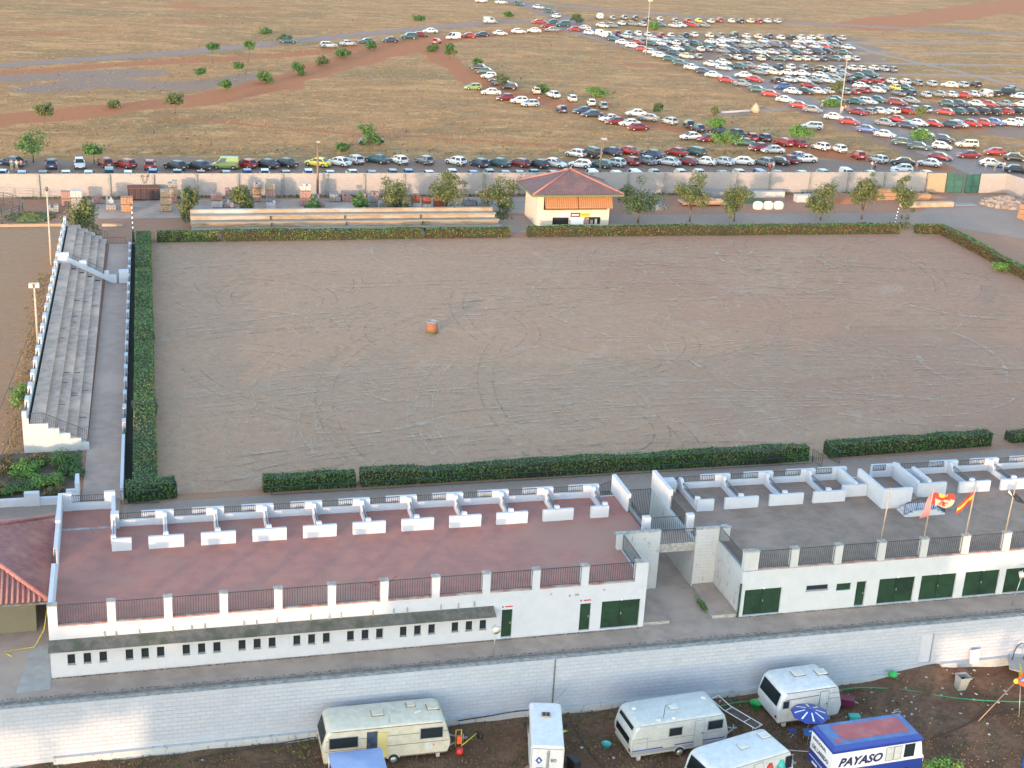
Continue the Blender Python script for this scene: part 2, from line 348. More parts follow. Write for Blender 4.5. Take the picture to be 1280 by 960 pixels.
THIN_TRACK = [(3.71, 272.28), (13.71, 269.38), (24.86, 263.28), (37.24, 257.34), (49.99, 254.57), (66.58, 248.83), (83.04, 243.13)]
UP_RED = [(-39.20, 392.03), (-19.73, 389.01), (0.11, 413.62), (18.02, 430.81), (36.07, 428.68)]
RIGHT_RED = [(246.59, 458.67), (294.25, 498.52), (343.15, 538.54), (442.68, 627.74)]
def field_sheet():
    x = np.arange(-150, 470, 1.6); y = np.concatenate([np.arange(207.9, 420, 1.4), np.arange(420, 760, 2.2)])
    XX, YY = np.meshgrid(x, y); n = XX.size
    rs = np.random.RandomState(3)
    def lown(s):  # smooth value noise for edges
        gx = rs.rand(int(640 / s) + 3, int(640 / s) + 3); fx = (XX + 160) / s; fy = (YY - 200) / s
        i = fx.astype(int); j = fy.astype(int); u = fx - i; v = fy - j; u = u * u * (3 - 2 * u); v = v * v * (3 - 2 * v)
        return (gx[j, i] * (1 - u) + gx[j, i + 1] * u) * (1 - v) + (gx[j + 1, i] * (1 - u) + gx[j + 1, i + 1] * u) * v
    wob = (lown(11) - .5) * 4 + (lown(4) - .5) * 2.2
    def band(pts, w, soft=1.6): return np.clip(1 - (seg_dist(XX, YY, pts) + wob * min(1, w / 4) - w) / soft, 0, 1)
    red = np.maximum.reduce([band(RED_TRACK, 4.6), band(RED_STRIP, 2.4), band(BEND_TRACK, 3.0), band(THIN_TRACK, .8) * .7, band(UP_RED, 5, 5) * .75 * lown(9), band(RIGHT_RED, 9, 9) * .8])
    red = np.maximum(red, np.clip((lown(22) - .80) * 7, 0, 1) * .6)
    bare = np.zeros_like(XX)
    bare = np.maximum(bare, np.clip((236 + wob * 1.2 - YY) / 4, 0, 1) * np.clip((175 - XX) / 10, 0, 1))          # parking strip behind the wall
    lot = np.clip((XX - 139 - wob * .4) / 2, 0, 1) * np.clip((XX * 0 + 428 + wob - YY) / 3, 0, 1)
    xr = np.interp(YY, [205, 240, 262, 285, 300, 330, 380, 430], [150, 152, 220, 220, 178, 195, 215, 236])
    lot *= np.clip((xr + wob * 2 - XX) / 6, 0, 1)
    rowg = np.abs(((YY + XX * .03) % 27) - 13.5)
    bare = np.maximum(bare, lot * np.clip(.62 + .6 * (rowg / 13.5 - .35) + (lown(6) - .5) * .8, 0, 1))
    lanex = np.interp(YY, [205, 235, 256, 290, 336, 376, 408, 433], [148, 149, 150, 147.5, 147.5, 142, 137, 132])
    road = np.clip(1 - (np.abs(XX - lanex) - 4.4 + wob * .3) / 1.5, 0, 1) * (YY < 440)
    for pts in ([(220.30, 436.00), (215.86, 409.22), (213.57, 385.43), (218.74, 354.07), (222.15, 321.24)], [(217.39, 413.29), (289.39, 422.92)], [(204.31, 387.58), (269.72, 393.17)], [(190.10, 364.46), (252.53, 367.18)], [(191.37, 343.92), (237.39, 344.28)],
                [(121.34, 281.37), (143.21, 290.53)]):
        road = np.maximum(road, band(pts, 1.0, 1.8) * .75)
    for pts in ([(-18.99, 302.05), (-6.84, 312.44), (10.93, 308.63), (27.10, 323.52)], [(-26.06, 316.07), (-11.91, 321.92), (3.06, 325.77)]):
        bare = np.maximum(bare, band(pts, 4, 5) * .8)
    zz = (lown(40) - .5) * .5 + (lown(13) - .5) * .16
    zz *= np.clip((YY - 236) / 20, 0, 1); zz *= 1 - np.clip(np.maximum(road, bare * .8), 0, 1) * .7
    ROADS = [[(-45.21, 320.76), (-27.37, 334.35), (-10.84, 345.17), (7.24, 357.01), (31.64, 376.83), (60.29, 403.28), (93.36, 430.40), (118.43, 450.34), (132.71, 444.63), (135.77, 424.55)], [(120.45, 557.69), (132.13, 527.34), (138.07, 498.36), (138.30, 459.12), (136.58, 424.70)], [(134.75, 513.78), (164.12, 491.81), (194.20, 476.20), (214.99, 468.63), (242.43, 462.49), (275.57, 455.07), (316.42, 444.47)]]
    for pts in ROADS: zz *= np.clip((seg_dist(XX, YY, pts) - 7) / 12, 0, 1)
    zz = np.clip(zz, -.12, .25)
    vs = np.stack([XX.ravel(), YY.ravel(), zz.ravel()], 1)
    r, c = XX.shape; idx = np.arange(n).reshape(r, c)
    f = np.stack([idx[:-1, :-1].ravel(), idx[:-1, 1:].ravel(), idx[1:, 1:].ravel(), idx[1:, :-1].ravel()], 1)
    me = bpy.data.meshes.new('field'); me.vertices.add(n); me.vertices.foreach_set('co', vs.ravel())
    me.loops.add(f.size); me.loops.foreach_set('vertex_index', f.ravel()); me.polygons.add(len(f)); me.polygons.foreach_set('loop_start', np.arange(0, f.size, 4)); me.update(calc_edges=True)
    me.polygons.foreach_set('use_smooth', np.ones(len(f), bool))
    for nm, a in (('red', red), ('bare', bare), ('road', road)):
        at = me.attributes.new(nm, 'FLOAT', 'POINT'); at.data.foreach_set('value', a.ravel().astype(np.float32))
    o = bpy.data.objects.new('field', me); col.objects.link(o); me.materials.append(MAT['field']); struct(o)
def field_mat():
    m, nt, b = newmat('dry_grass_field'); p = pos(nt); ps = pos(nt, (.45, 1, 1))
    big = noise(nt, ps, .035, 5, .6, .4); mid = noise(nt, ps, .16, 7, .68, .5); fine = noise(nt, p, 1.3, 6, .75); vfine = noise(nt, p, 4.5, 3, .7)
    c = mixc(nt, ramp(nt, mid, .40, .60), (0.366, 0.165, 0.052), (0.242, 0.116, 0.035))
    c = mixc(nt, ramp(nt, big, .48, .60, 0, .8), c, (0.188, 0.106, 0.032))
    c = mixc(nt, ramp(nt, noise(nt, ps, .085, 6, .65, .8), .53, .66, 0, .85), c, (0.458, 0.221, 0.078))
    c = mixc(nt, ramp(nt, noise(nt, ps, .045, 6, .7, .9), .56, .68, 0, .7), c, (0.303, 0.116, 0.045))
    c = mixc(nt, ramp(nt, noise(nt, ps, .22, 7, .75, .6), .52, .64, 0, .65), c, (0.517, 0.308, 0.120))
    spk = noise(nt, p, .55, 8, .85, .3)
    c = mixc(nt, ramp(nt, fine, .42, .64, 0, .45), c, (0.101, 0.060, 0.020))
    c = mixc(nt, ramp(nt, spk, .54, .66, 0, .5), c, (0.120, 0.079, 0.026))
    c = mixc(nt, ramp(nt, spk, .47, .36, 0, .8), c, (0.640, 0.347, 0.125))
    c = mixc(nt, ramp(nt, vfine, .50, .70, 0, .5), c, (0.572, 0.311, 0.118))
    def at(n):
        a = nt.nodes.new('ShaderNodeAttribute'); a.attribute_name = n
        return ramp(nt, math_(nt, 'ADD', a.outputs['Fac'], math_(nt, 'MULTIPLY', math_(nt, 'SUBTRACT', noise(nt, p, .8, 6, .7), .5), .9)), .34, .66)
    red = mixc(nt, ramp(nt, fine, .35, .65), (.300, .088, .024), (.350, .120, .040))
    bare = mixc(nt, ramp(nt, fine, .35, .65), (.185, .112, .082), (.245, .155, .115))
    rd = mixc(nt, ramp(nt, fine, .35, .65), (.235, .172, .148), (.285, .210, .178))
    c = mixc(nt, at('bare'), c, bare); c = mixc(nt, at('red'), c, red); c = mixc(nt, at('road'), c, rd)
    lk(nt, c, b.inputs['Base Color']); b.inputs['Roughness'].default_value = .95
    bump(nt, b, math_(nt, 'ADD', fine, vfine), .8, .12); MAT['field'] = m
field_mat(); field_sheet()
def sheet(name, pts, z, mat, sub=0):
    mb = MB(); mb.poly([(x, y, z) for x, y in pts], mat); return struct(mb.build(name, base=(0, 0, 0)))
def frame_sheet():  # the far field and everything round it, one big ring of ground below the detailed sheets
    mb = MB(); xs = [-4000, -150.01, 469, 4500]; ys = [207.9, 758, 6000]
    for i in range(3):
        for j in range(2):
            if i == 1 and j == 0: continue
            mb.poly([(xs[i], ys[j], -.02), (xs[i + 1], ys[j], -.02), (xs[i + 1], ys[j + 1], -.02), (xs[i], ys[j + 1], -.02)], 'field')
    struct(mb.build('far_field', base=(0, 0, 0)))
frame_sheet()
def ribbon(name, pts, w, z, mat, step=2.5, jit=.25, seed=1):
    """road strip with slightly ragged edges"""
    rr = random.Random(seed); P_ = []
    for (ax, ay), (bx, by) in zip(pts, pts[1:]):
        n = max(1, int(math.hypot(bx - ax, by - ay) / step)); P_ += [(ax + (bx - ax) * i / n, ay + (by - ay) * i / n) for i in range(n)]
    P_.append(pts[-1])
    for _ in range(6): P_ = [P_[0]] + [((a[0] + 2 * b_[0] + c[0]) / 4, (a[1] + 2 * b_[1] + c[1]) / 4) for a, b_, c in zip(P_, P_[1:], P_[2:])] + [P_[-1]]
    vs = []
    for i, p in enumerate(P_):
        a = P_[max(i - 1, 0)]; b_ = P_[min(i + 1, len(P_) - 1)]; d = Vector((b_[0] - a[0], b_[1] - a[1])).normalized(); nx, ny = -d.y, d.x
        wi = w[0] + (w[1] - w[0]) * i / (len(P_) - 1) if hasattr(w, '__len__') else w
        for s_ in (-1, 1):
            q = wi / 2 + rr.uniform(-jit, jit); vs.append((p[0] + nx * q * s_, p[1] + ny * q * s_, z))
    mb = MB(); mb.add(vs, [(2 * i, 2 * i + 2, 2 * i + 3, 2 * i + 1)[::-1] for i in range(len(P_) - 1)], mat)
    o = mb.build(name, base=(0, 0, 0)); return struct(o)
ribbon('paved_road', [(-45.21, 320.76), (-27.37, 334.35), (-10.84, 345.17), (7.24, 357.01), (31.64, 376.83), (60.29, 403.28), (93.36, 430.40), (118.43, 450.34), (132.71, 444.63), (135.77, 424.55)], (6, 8), .03, 'far_asphalt')
ribbon('upper_road', [(120.45, 557.69), (132.13, 527.34), (138.07, 498.36), (138.30, 459.12), (136.58, 424.70)], 9, .036, 'far_asphalt', seed=2)
ribbon('right_road', [(134.75, 513.78), (164.12, 491.81), (194.20, 476.20), (214.99, 468.63), (242.43, 462.49), (275.57, 455.07), (316.42, 444.47)], 7.5, .033, 'far_asphalt', seed=3)

# inner compound
sheet('compound_ground', [(-160, 92.5), (200, 92.5), (200, 207.9), (-160, 207.9)], 0, 'service_dirt')
sheet('arena_ground', [(.2, 104.6), (60, 104.8), (120, 105.8), (111.8, 152), (113.8, 181.4), (1.2, 181.4), (.6, 140)], .010, 'arena_dirt')
sheet('left_dirt_field', [(-160, 103), (-10.2, 103), (-8.9, 190.5), (-160, 190.5)], .006, 'left_dirt')
sheet('gravel_path', [(-2, 92.5), (120, 92.9), (120, 104.4), (60, 104.0), (-1.8, 103.4)], .012, 'grey_gravel')
sheet('forecourt', [(-160, 76.4), (200, 76.4), (200, 92.5), (-160, 92.5)], -.004, 'concrete')
sheet('left_lane', [(-160, 97.5), (-2, 97.5), (-2, 105.6), (-160, 101.5)], .014, 'grey_gravel')
sheet('service_road', [(8, 184.2), (60, 184.5), (118, 184.5), (150, 150), (165, 175), (137, 205), (129, 205), (118, 193.5), (8, 194)], .008, 'grey_gravel')
sheet('storage_slab', [(-6, 194.5), (60, 195), (60, 205.4), (-7, 205.4)], .012, 'concrete')
def kerb(name, x0, x1, y0, y1, z0, z1, mat): mb = MB(); mb.box(x0, x1, y0, y1, z0, z1, mat); return struct(mb.build(name))
kerb('forecourt_kerb', -60, 110, 76.42, 76.66, 0, .10, 'kerbdark')

def track_marks():
    """wheel ruts scribed by horses and carts over the arena: pairs of thin broken bands"""
    m, nt, b = newmat('rut_marks'); p = pos(nt)
    b.inputs['Base Color'].default_value = (.48, .375, .285, 1); b.inputs['Roughness'].default_value = .95
    tr = nt.nodes.new('ShaderNodeBsdfTransparent'); mx = nt.nodes.new('ShaderNodeMixShader')
    lk(nt, ramp(nt, noise(nt, p, .55, 7, .75, .5), 0.41, .66, 0, .72), mx.inputs[0]); lk(nt, tr.outputs[0], mx.inputs[1]); lk(nt, b.outputs[0], mx.inputs[2])
    lk(nt, mx.outputs[0], [n for n in nt.nodes if n.type == 'OUTPUT_MATERIAL'][0].inputs[0]); MAT['ruts'] = m
    m2 = m.copy(); m2.name = 'rut_marks_dark'; m2.node_tree.nodes['Principled BSDF'].inputs['Base Color'].default_value = (.19, .135, .105, 1); MAT['ruts_dark'] = m2
    rr = random.Random(8); mb = MB(); z = .016
    def arc(cx, cy, r, a0, a1, w, mat, ecc=1., rot=0.):
        n = max(6, int(abs(a1 - a0) * r / 1.2)); vs = []
        for i in range(n + 1):
            a = a0 + (a1 - a0) * i / n
            for q in (r - w / 2, r + w / 2):
                lx = q * math.cos(a); ly = q * math.sin(a) * ecc
                x = cx + lx * math.cos(rot) - ly * math.sin(rot); y = cy + lx * math.sin(rot) + ly * math.cos(rot)
                vs.append((x, y, z))
        ok = [k for k in range(n) if all(3 < vs[j][0] < 110 and 106 < vs[j][1] < 180 for j in (2 * k, 2 * k + 3))]
        if not ok: return
        mb.add(vs, [(2 * i, 2 * i + 1, 2 * i + 3, 2 * i + 2) for i in ok], mat)
    for cx, cy, r, k in ((14, 158, 9, 8), (12, 122, 11, 8), (30, 142, 13, 7), (34, 112, 16, 6), (60, 150, 14, 6), (92, 128, 22, 8), (80, 165, 16, 6), (100, 165, 12, 5), (50, 120, 18, 6)):
        for i in range(k * 4):
            rad = r * ru(.4, 2.0); a0 = rr.uniform(0, 6.28); e = rr.uniform(.6, 1.5); rot = rr.uniform(0, 3)
            mt = 'ruts' if rr.random() < .82 else 'ruts_dark'; ox, oy = rr.uniform(-5, 5), rr.uniform(-5, 5); da = rr.uniform(.5, 2.2); w = rr.uniform(.08, .16)
            for dr in (0, 1.5): arc(cx + ox, cy + oy, rad + dr, a0, a0 + da, w, mt, e, rot)
            z += .0002
    for i in range(26):   # broader pale sweeps
        rad = rr.uniform(8, 26); a0 = rr.uniform(0, 6.28); arc(rr.choice((14, 14, 40, 70, 95)) + rr.uniform(-8, 8), rr.uniform(112, 175), rad, a0, a0 + rr.uniform(.5, 1.8), rr.uniform(.3, .7), 'ruts', rr.uniform(.6, 1.3), rr.uniform(0, 3)); z += .0002
    for i in range(110):   # long sweeping lines across the sand
        rad = rr.uniform(60, 160); a0 = rr.uniform(1.2, 1.9); cx = rr.uniform(20, 95); cy = rr.uniform(108, 178) - rad
        for dr in (0, 1.6): arc(cx, cy, rad + dr, a0 - .22, a0 + .12, rr.uniform(.1, .2), 'ruts' if i % 6 else 'ruts_dark')
        z += .0002
    tag(mb.build('wheel_ruts', base=(0, 0, 0)), 'pale curving wheel ruts scratched across the arena dirt', 'ruts', kind='stuff')
track_marks()

# lower caravan yard, 4 m below the terrace level
def yard():
    x = np.arange(-60, 120, .8); y = np.concatenate([np.arange(-60, 50, 6), np.arange(50, 76.35, .7), [76.35]])
    XX, YY = np.meshgrid(x, y); z = -4 + .05 * np.sin(XX * .7 + YY * .4) + .04 * np.sin(XX * 1.9 - YY * 1.3)
    z += .75 * np.exp(-(((XX - 52.6) / 3.2) ** 2 + ((YY - 76.3) / 1.7) ** 2))
    z += .25 * np.clip((XX - 46) / 12, 0, 1) * np.clip((YY - 68) / 8, 0, 1)
    vs = np.stack([XX.ravel(), YY.ravel(), z.ravel()], 1); r, c = XX.shape; idx = np.arange(XX.size).reshape(r, c)
    f = np.stack([idx[:-1, :-1].ravel(), idx[:-1, 1:].ravel(), idx[1:, 1:].ravel(), idx[1:, :-1].ravel()], 1)
    me = bpy.data.meshes.new('yard_ground'); me.from_pydata(vs.tolist(), [], f.tolist()); me.materials.append(MAT['yard'])
    me.polygons.foreach_set('use_smooth', [True] * len(f)); o = bpy.data.objects.new('yard_ground', me); col.objects.link(o); struct(o)
    mb = MB(); mb.poly([(-2000, -1500, -4.3), (2000, -1500, -4.3), (2000, 76.3, -4.3), (-2000, 76.3, -4.3)], 'yard'); struct(mb.build('lower_ground', base=(0, 0, 0)))
def yard_mat():
    m, nt, b = newmat('trodden_yard'); p = pos(nt)
    n1 = noise(nt, p, .35, 7, .7, .6); n2 = noise(nt, p, 2.2, 8, .75); n3 = noise(nt, p, 9, 4, .7)
    c = mixc(nt, ramp(nt, n1, .42, .58), (0.117, 0.056, 0.031), (0.164, 0.090, 0.054))
    c = mixc(nt, ramp(nt, noise(nt, p, .6, 7, .75, .8), .50, .64, 0, .8), c, (0.067, 0.048, 0.018))
    c = mixc(nt, ramp(nt, n2, .45, .70, 0, .7), c, (0.056, 0.029, 0.016))
    c = mixc(nt, ramp(nt, n3, .60, .74, 0, .6), c, (0.281, 0.162, 0.097))
    c = mixc(nt, ramp(nt, noise(nt, p, .25, 5, .6, .4), .60, .72, 0, .6), c, (0.127, 0.040, 0.022))
    lk(nt, c, b.inputs['Base Color']); b.inputs['Roughness'].default_value = .95
    bump(nt, b, math_(nt, 'ADD', n2, math_(nt, 'MULTIPLY', n3, .6)), .9, .09); MAT['yard'] = m
yard_mat(); yard()

# ------------------------------------------------------------------ the two white terrace buildings
MAT['white_block2'] = whitewash('stained_whitewash', (.46, .49, .52), (.20, .19, .17), .45, (60, 60), 0., .635)
MAT['white_dirty2'] = whitewash('worn_whitewash', (.44, .455, .46), (.22, .20, .17), .6, (60, 60), 0., .58)
FZ = 3.45
def window(parent, x0, x1, z0, z1, y):
    mb = MB(); t = .035
    for a in ((x0, x1, z0, z0 + t), (x0, x1, z1 - t, z1), (x0, x0 + t, z0 + t, z1 - t), (x1 - t, x1, z0 + t, z1 - t)): mb.box(a[0], a[1], y + .12, y + .16, a[2], a[3], 'black')
    w = mb.build('window', parent)
    g_ = MB(); g_.box(x0 + t, x1 - t, y + .135, y + .145, z0 + t, z1 - t, 'glass'); g_.build('pane', w)
    s = MB(); s.box(x0 - .03, x1 + .03, y - .05, y + .12, z0 - .05, z0 - .002, 'cap'); s.build('sill', w)
def door(parent, x0, x1, z0, z1, y, name='door'):
    mb = MB(); mb.box(x0, x1, y + .14, y + .19, z0, z1, 'green_door')
    if name == 'garage_door':
        xm = (x0 + x1) / 2; mb.box(xm - .012, xm + .012, y + .13, y + .142, z0, z1, 'black')
        for k in range(1, 4): mb.box(x0 + .02, x1 - .02, y + .128, y + .14, z0 + (z1 - z0) * k / 4 - .015, z0 + (z1 - z0) * k / 4 + .015, 'green_door')
        for xx in (x0 + .02, xm - .05, xm + .02, x1 - .05): mb.box(xx, xx + .03, y + .12, y + .14, z0, z1, 'green_door')
    d = mb.build(name, parent); h = MB()
    h.box(x1 - .14, x1 - .08, y + .08, y + .14, z0 + (z1 - z0) * .45, z0 + (z1 - z0) * .52, 'galv') if name == 'door' else h.box((x0 + x1) / 2 + .04, (x0 + x1) / 2 + .1, y + .08, y + .125, z0 + .95, z0 + 1.1, 'galv')
    h.build('handle', d)
    if name == 'garage_door':
        l = MB(); l.lathe(((x0 + x1) / 2, y - .06, z1 + .02), [(.03, 0), (.05, .03), (.04, .1)], 'white_paint', 8); l.build('lamp', d)
def low_wall(mb, x0, x1, y0, y1, z0, z1, mat='white', cap=True):
    mb.box(x0, x1, y0, y1, z0, z1, mat)
def booth(parent, xd, xa, xb, yf, yr, fh=.88):
    """a front wall with a divider running back from it, and an iron rail on the divider"""
    mb = MB(); mb.box(xa, xb, yf, yf + .24, FZ, FZ + fh, 'white')
    mb.box(xd - .13, xd + .13, yf + .243, yr, FZ, FZ + .42, 'white')
    mb.prism_x([(yr - .9, FZ + .42), (yr, FZ + .42), (yr, FZ + 1.0), (yr - .35, FZ + 1.0)], xd - .13, xd + .13, 'white')
    mb.box(xd - .17, xd + .17, yf + .243, yf + .52, FZ + .42, FZ + fh + .14, 'white')
    b = mb.build('booth_wall', parent); r = MB(); railing(r, (xd, yf + .55), (xd, yr - .7), FZ + .42, FZ + .86, 'iron_grey', .13, .018); r.build('railing', b)
def rear_parapet(parent, xs, x0, x1, y, h=.5):
    mb = MB(); mb.box(x0, x1, y, y + .22, FZ, FZ + h, 'white')
    for x in xs:
        pm = MB(); pm.box(x - .62, x + .62, y - .04, y + .30, FZ, FZ + 1.0, 'white'); pm.box(x - 1.55, x - .3, y + .303, y + .75, FZ - .3, FZ + .80, 'white'); pm.build('parapet_pier', parent)
    w = mb.build('rear_parapet', parent)
    ed = [x0] + [v for x in xs for v in (x - .62, x + .62)] + [x1]
    for a, b in zip(ed[::2], ed[1::2]):
        if b - a > .5:
            r = MB(); railing(r, (a, y + .1), (b, y + .1), FZ + h, FZ + .98, 'iron', .14, .028); r.build('railing', w)
def front_parapet(parent, posts, y, ztop=4.95, mat='white', first=None):
    mb = MB()
    for (a, b) in posts:
        pm = MB(); pm.box(a, b, y - .003, y + .40, FZ + .08, ztop - .07, mat); pm.box(a - .03, b + .03, y - .03, y + .43, ztop - .07, ztop, 'cap', 'cap'); pm.build('parapet_post', parent)
    for (a, b), (c, d) in zip(posts, posts[1:]): mb.box(b, c, y - .002, y + .32, FZ + .03, FZ + .13, 'red_sill')
    w = parent; mb.build('parapet_sill', parent)
    for (a, b), (c, d) in zip(posts, posts[1:]):
        r = MB(); railing(r, (b, y + .15), (c, y + .15), FZ + .13, ztop - .08, 'iron', .15, .024); r.build('railing', w)
MAT['red_sill'] = mott('red_sill', (.26, .12, .10), (.36, .30, .27), 1.5)

# ---- left building, red terrace
T1 = thing('terrace_building', 'long white building under a red roof terrace with a row of small square windows', 'building', (13, 86, 0))
HW = []; YF = 79.0
for k in range(8):
    for i in range(3): HW.append((-5.02 + 3.4 * k + .93 * i, -5.02 + 3.4 * k + .93 * i + .44, .86, 1.55))
D1 = (22.1, 22.82, .12, 2.18); D2 = (27.45, 28.2, .12, 2.15); GA = (28.95, 31.65, .12, 2.18)
LOWW = (7.9, 8.3, .55, .95)
mb = MB(); holed_wall(mb, -6, 32, -.02, FZ + .08, YF, .28, HW + [D1, D2, GA], 'white')
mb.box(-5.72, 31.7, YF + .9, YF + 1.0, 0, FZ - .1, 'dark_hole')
mb.box(-6.0, -5.72, YF + .283, 92.3, -.02, FZ, 'white'); mb.box(31.72, 32, YF + .283, 84.05, -.02, FZ + .02, 'white_dirty')
mb.box(-6.0, 34.35, 92.3, 92.52, -.02, FZ - .003, 'white'); mb.box(32.0, 34.75, 84.05, 84.33, -.02, 4.45, 'white_dirty'); mb.box(34.45, 34.75, 84.333, 92.3, -.02, FZ + .02, 'white_dirty')
mb.box(-6, -2.4, 92.523, 95.6, -.02, FZ - .003, 'white')
mb.build('wall', T1)
mb = MB(); mb.poly([(-5.72, YF + .28, FZ), (31.72, YF + .28, FZ), (31.72, 84.3, FZ), (34.45, 84.33, FZ), (34.45, 92.35, FZ), (-2.3, 92.35, FZ), (-2.3, 95.5, FZ), (-5.72, 95.5, FZ)], 'red_floor')
mb.poly([(-5.72, 92.2, FZ + .004), (-2.2, 92.2, FZ + .004), (-2.2, 92.5, FZ + .004), (-5.72, 92.5, FZ + .004)], 'cap'); mb.build('terrace_floor', T1)
cn = MB(); cn.add([(-6.05, YF - .003, 2.62), (21.5, YF - .003, 2.55), (21.55, YF - .75, 2.18), (-6.08, YF - .75, 2.22), (-6.05, YF - .003, 2.55), (21.5, YF - .003, 2.48), (21.55, YF - .75, 2.11), (-6.08, YF - .75, 2.15)],
    [(0, 3, 2, 1), (4, 5, 6, 7), (3, 7, 6, 2), (0, 4, 7, 3), (1, 2, 6, 5)], 'canopy')
cn = cn.build('canopy', T1)
for k in range(24):
    x = -3.0 + 1.05 * k + ru(-.2, .2)
    if k % 4 != 3: pg = MB(); pg.box(x - .035, x + .035, YF - .06, YF - .004, 2.52, 2.95 + ru(-.06, .08), 'cap'); pg.build('pipe_stub', cn)
for h in HW: window(T1, *h, YF)
door(T1, *D1, YF); door(T1, *D2, YF); door(T1, *GA, YF, 'garage_door')
sg = MB(); [sg.box(a, a + .5, YF - .02, YF - .003, 2.36, 2.44, 'red') for a in (22.3, 27.65)]; [sg.box(a, a + .08, YF - .022, YF - .003, 2.34, 2.46, 'black') for a in (22.1, 27.42)]; sg.build('door_sign', T1)
vt = MB(); [vt.box(a, a + .14, YF - .012, YF - .003, z, z + .16, 'cap') for a, z in ((25.3, 3.0), (26.6, 2.75), (27.0, 2.8), (27.15, 2.78), (28.95, 3.0))]; vt.build('vent', T1)
front_parapet(T1, [(-6, -5.45)] + [(-2.58 + 3.33 * k, -2.58 + 3.33 * k + .5) for k in range(10)] + [(31.15, 32.0)], YF)
mb = MB()
mb.box(-6.0, -5.75, 79.45, 84.9, FZ, 4.75, 'white'); mb.box(-6.0, -5.75, 87.4, 92.0, FZ, 4.55, 'white'); mb.box(-6.0, -5.73, 92.003, 95.6, FZ, 4.75, 'white'); mb.box(-6.03, -5.7, 91.2, 92.0, 4.553, 4.75, 'white')
mb.box(-5.73, -5.1, 95.3, 95.62, FZ, 4.75, 'white'); mb.box(-5.1, -2.9, 95.35, 95.6, FZ, FZ + .55, 'white'); mb.box(-2.9, -2.15, 95.3, 95.62, FZ, 4.75, 'white'); mb.box(-2.4, -2.15, 92.6, 95.3, FZ, 4.5, 'white')
mb.box(-2.45, -1.9, 92.0, 92.6, FZ, 4.55, 'white')
sp = mb.build('side_parapet', T1)
r = MB(); railing(r, (-5.9, 84.9), (-5.9, 87.4), FZ, 4.5, 'iron'); r.build('railing', sp)
r = MB(); railing(r, (-5.1, 95.48), (-2.9, 95.48), FZ + .55, 4.55, 'iron', .14, .03); r.build('railing', sp)
rear_parapet(T1, [1.15 + 3.435 * k for k in range(9)] + [32.2], -1.9, 32.9, 92.3)
booth(T1, -2.25, -2.38, -1.09, 88.6, 92.3); booth(T1, 32.3, 31.15, 32.5, 88.85, 92.3)
for k in range(9): booth(T1, 1.15 + 3.435 * k, .0 + 3.44 * k, 2.32 + 3.435 * k, 88.6 + .025 * k, 92.3)
mb = MB(); mb.box(34.12, 34.42, 89.6, 93.2, FZ, 4.85, 'white'); mb.build('passage_parapet', T1); mb = MB(); mb.box(34.05, 34.6, 85.75, 86.15, FZ - .2, 4.75, 'white'); mb.build('passage_post', T1); mb = MB(); mb.box(31.45, 32.0, 83.7, 84.047, FZ, 4.5, 'white_dirty'); mb.box(31.4, 34.78, 84.0, 84.38, 4.453, 4.53, 'cap')
pp = mb.build('passage_parapet', T1)
r = MB(); railing(r, (34.3, 86.15), (34.3, 89.6), FZ, 4.5); r.build('railing', pp); r = MB(); railing(r, (31.85, 79.45), (31.85, 83.7), FZ, 4.6); r.build('railing', pp)
stn = MB()
for (sx, sy, a_, l_) in ((14.5, 81.6, .6, 1.6), (14.9, 81.2, 1.4, 1.3), (14.2, 81.3, 2.4, 1.1), (15.3, 81.8, .9, 1.5), (13.9, 81.7, 0., .9)):
    stn.obox((sx, sy, FZ + .005), (l_, .10, .002), a_, 'stain_red')
MAT['stain_red'] = mott('wine_stain', (.19, .07, .075), (.24, .10, .09), 4); stn.build('floor_stain', T1)

# ---- right building, grey terrace
T2 = thing('terrace_building', 'long white building under a grey roof terrace with a row of green garage doors', 'building', (60, 86, 0))
Y2 = 79.2; XE = 92.0
gar = [(39.3, 42.05), (49.5, 52.3), (52.8, 55.6), (56.3, 59.1), (59.6, 62.4), (63.0, 65.8), (66.4, 69.2)]
G2 = [(a, b, .06, 2.05) for a, b in gar]; SL = (43.9, 45.55, 1.6, 2.0); WN = (46.2, 47.3, 1.4, 1.97); D3 = (47.75, 48.5, .06, 2.0)
mb = MB(); holed_wall(mb, 39.0, XE, -.02, FZ + .03, Y2, .28, G2 + [SL, WN, D3], 'white_block2')
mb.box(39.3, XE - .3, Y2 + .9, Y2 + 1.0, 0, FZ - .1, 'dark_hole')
mb.box(39.0, 39.28, Y2 + .283, 83.85, -.02, FZ + .1, 'white_dirty'); mb.box(37.35, 39.9, 83.85, 84.13, -.02, 4.5, 'white_dirty'); mb.box(37.32, 39.95, 83.82, 84.16, 4.503, 4.58, 'cap')
mb.box(37.35, 37.63, 84.133, 92.8, -.02, FZ + .02, 'white_dirty'); mb.box(37.35, XE, 92.803, 93.02, -.02, FZ - .003, 'white'); mb.box(XE - .28, XE, Y2 + .283, 92.8, -.02, FZ, 'white')
mb.build('wall', T2)
mb = MB(); mb.poly([(39.28, Y2 + .28, FZ), (XE, Y2 + .28, FZ), (XE, 92.9, FZ), (37.63, 92.9, FZ), (37.63, 84.13, FZ), (39.28, 84.13, FZ)], 'grey_floor')
for x in (45.5, 53.2, 60.9, 68.6): mb.poly([(x, Y2 + .35, FZ + .004), (x + .04, Y2 + .35, FZ + .004), (x + .04, 88.3, FZ + .004), (x, 88.3, FZ + .004)], 'kerbdark')
mb.build('terrace_floor', T2)
for h in G2: door(T2, *h, Y2, 'garage_door')
door(T2, *D3, Y2); window(T2, *SL, Y2)
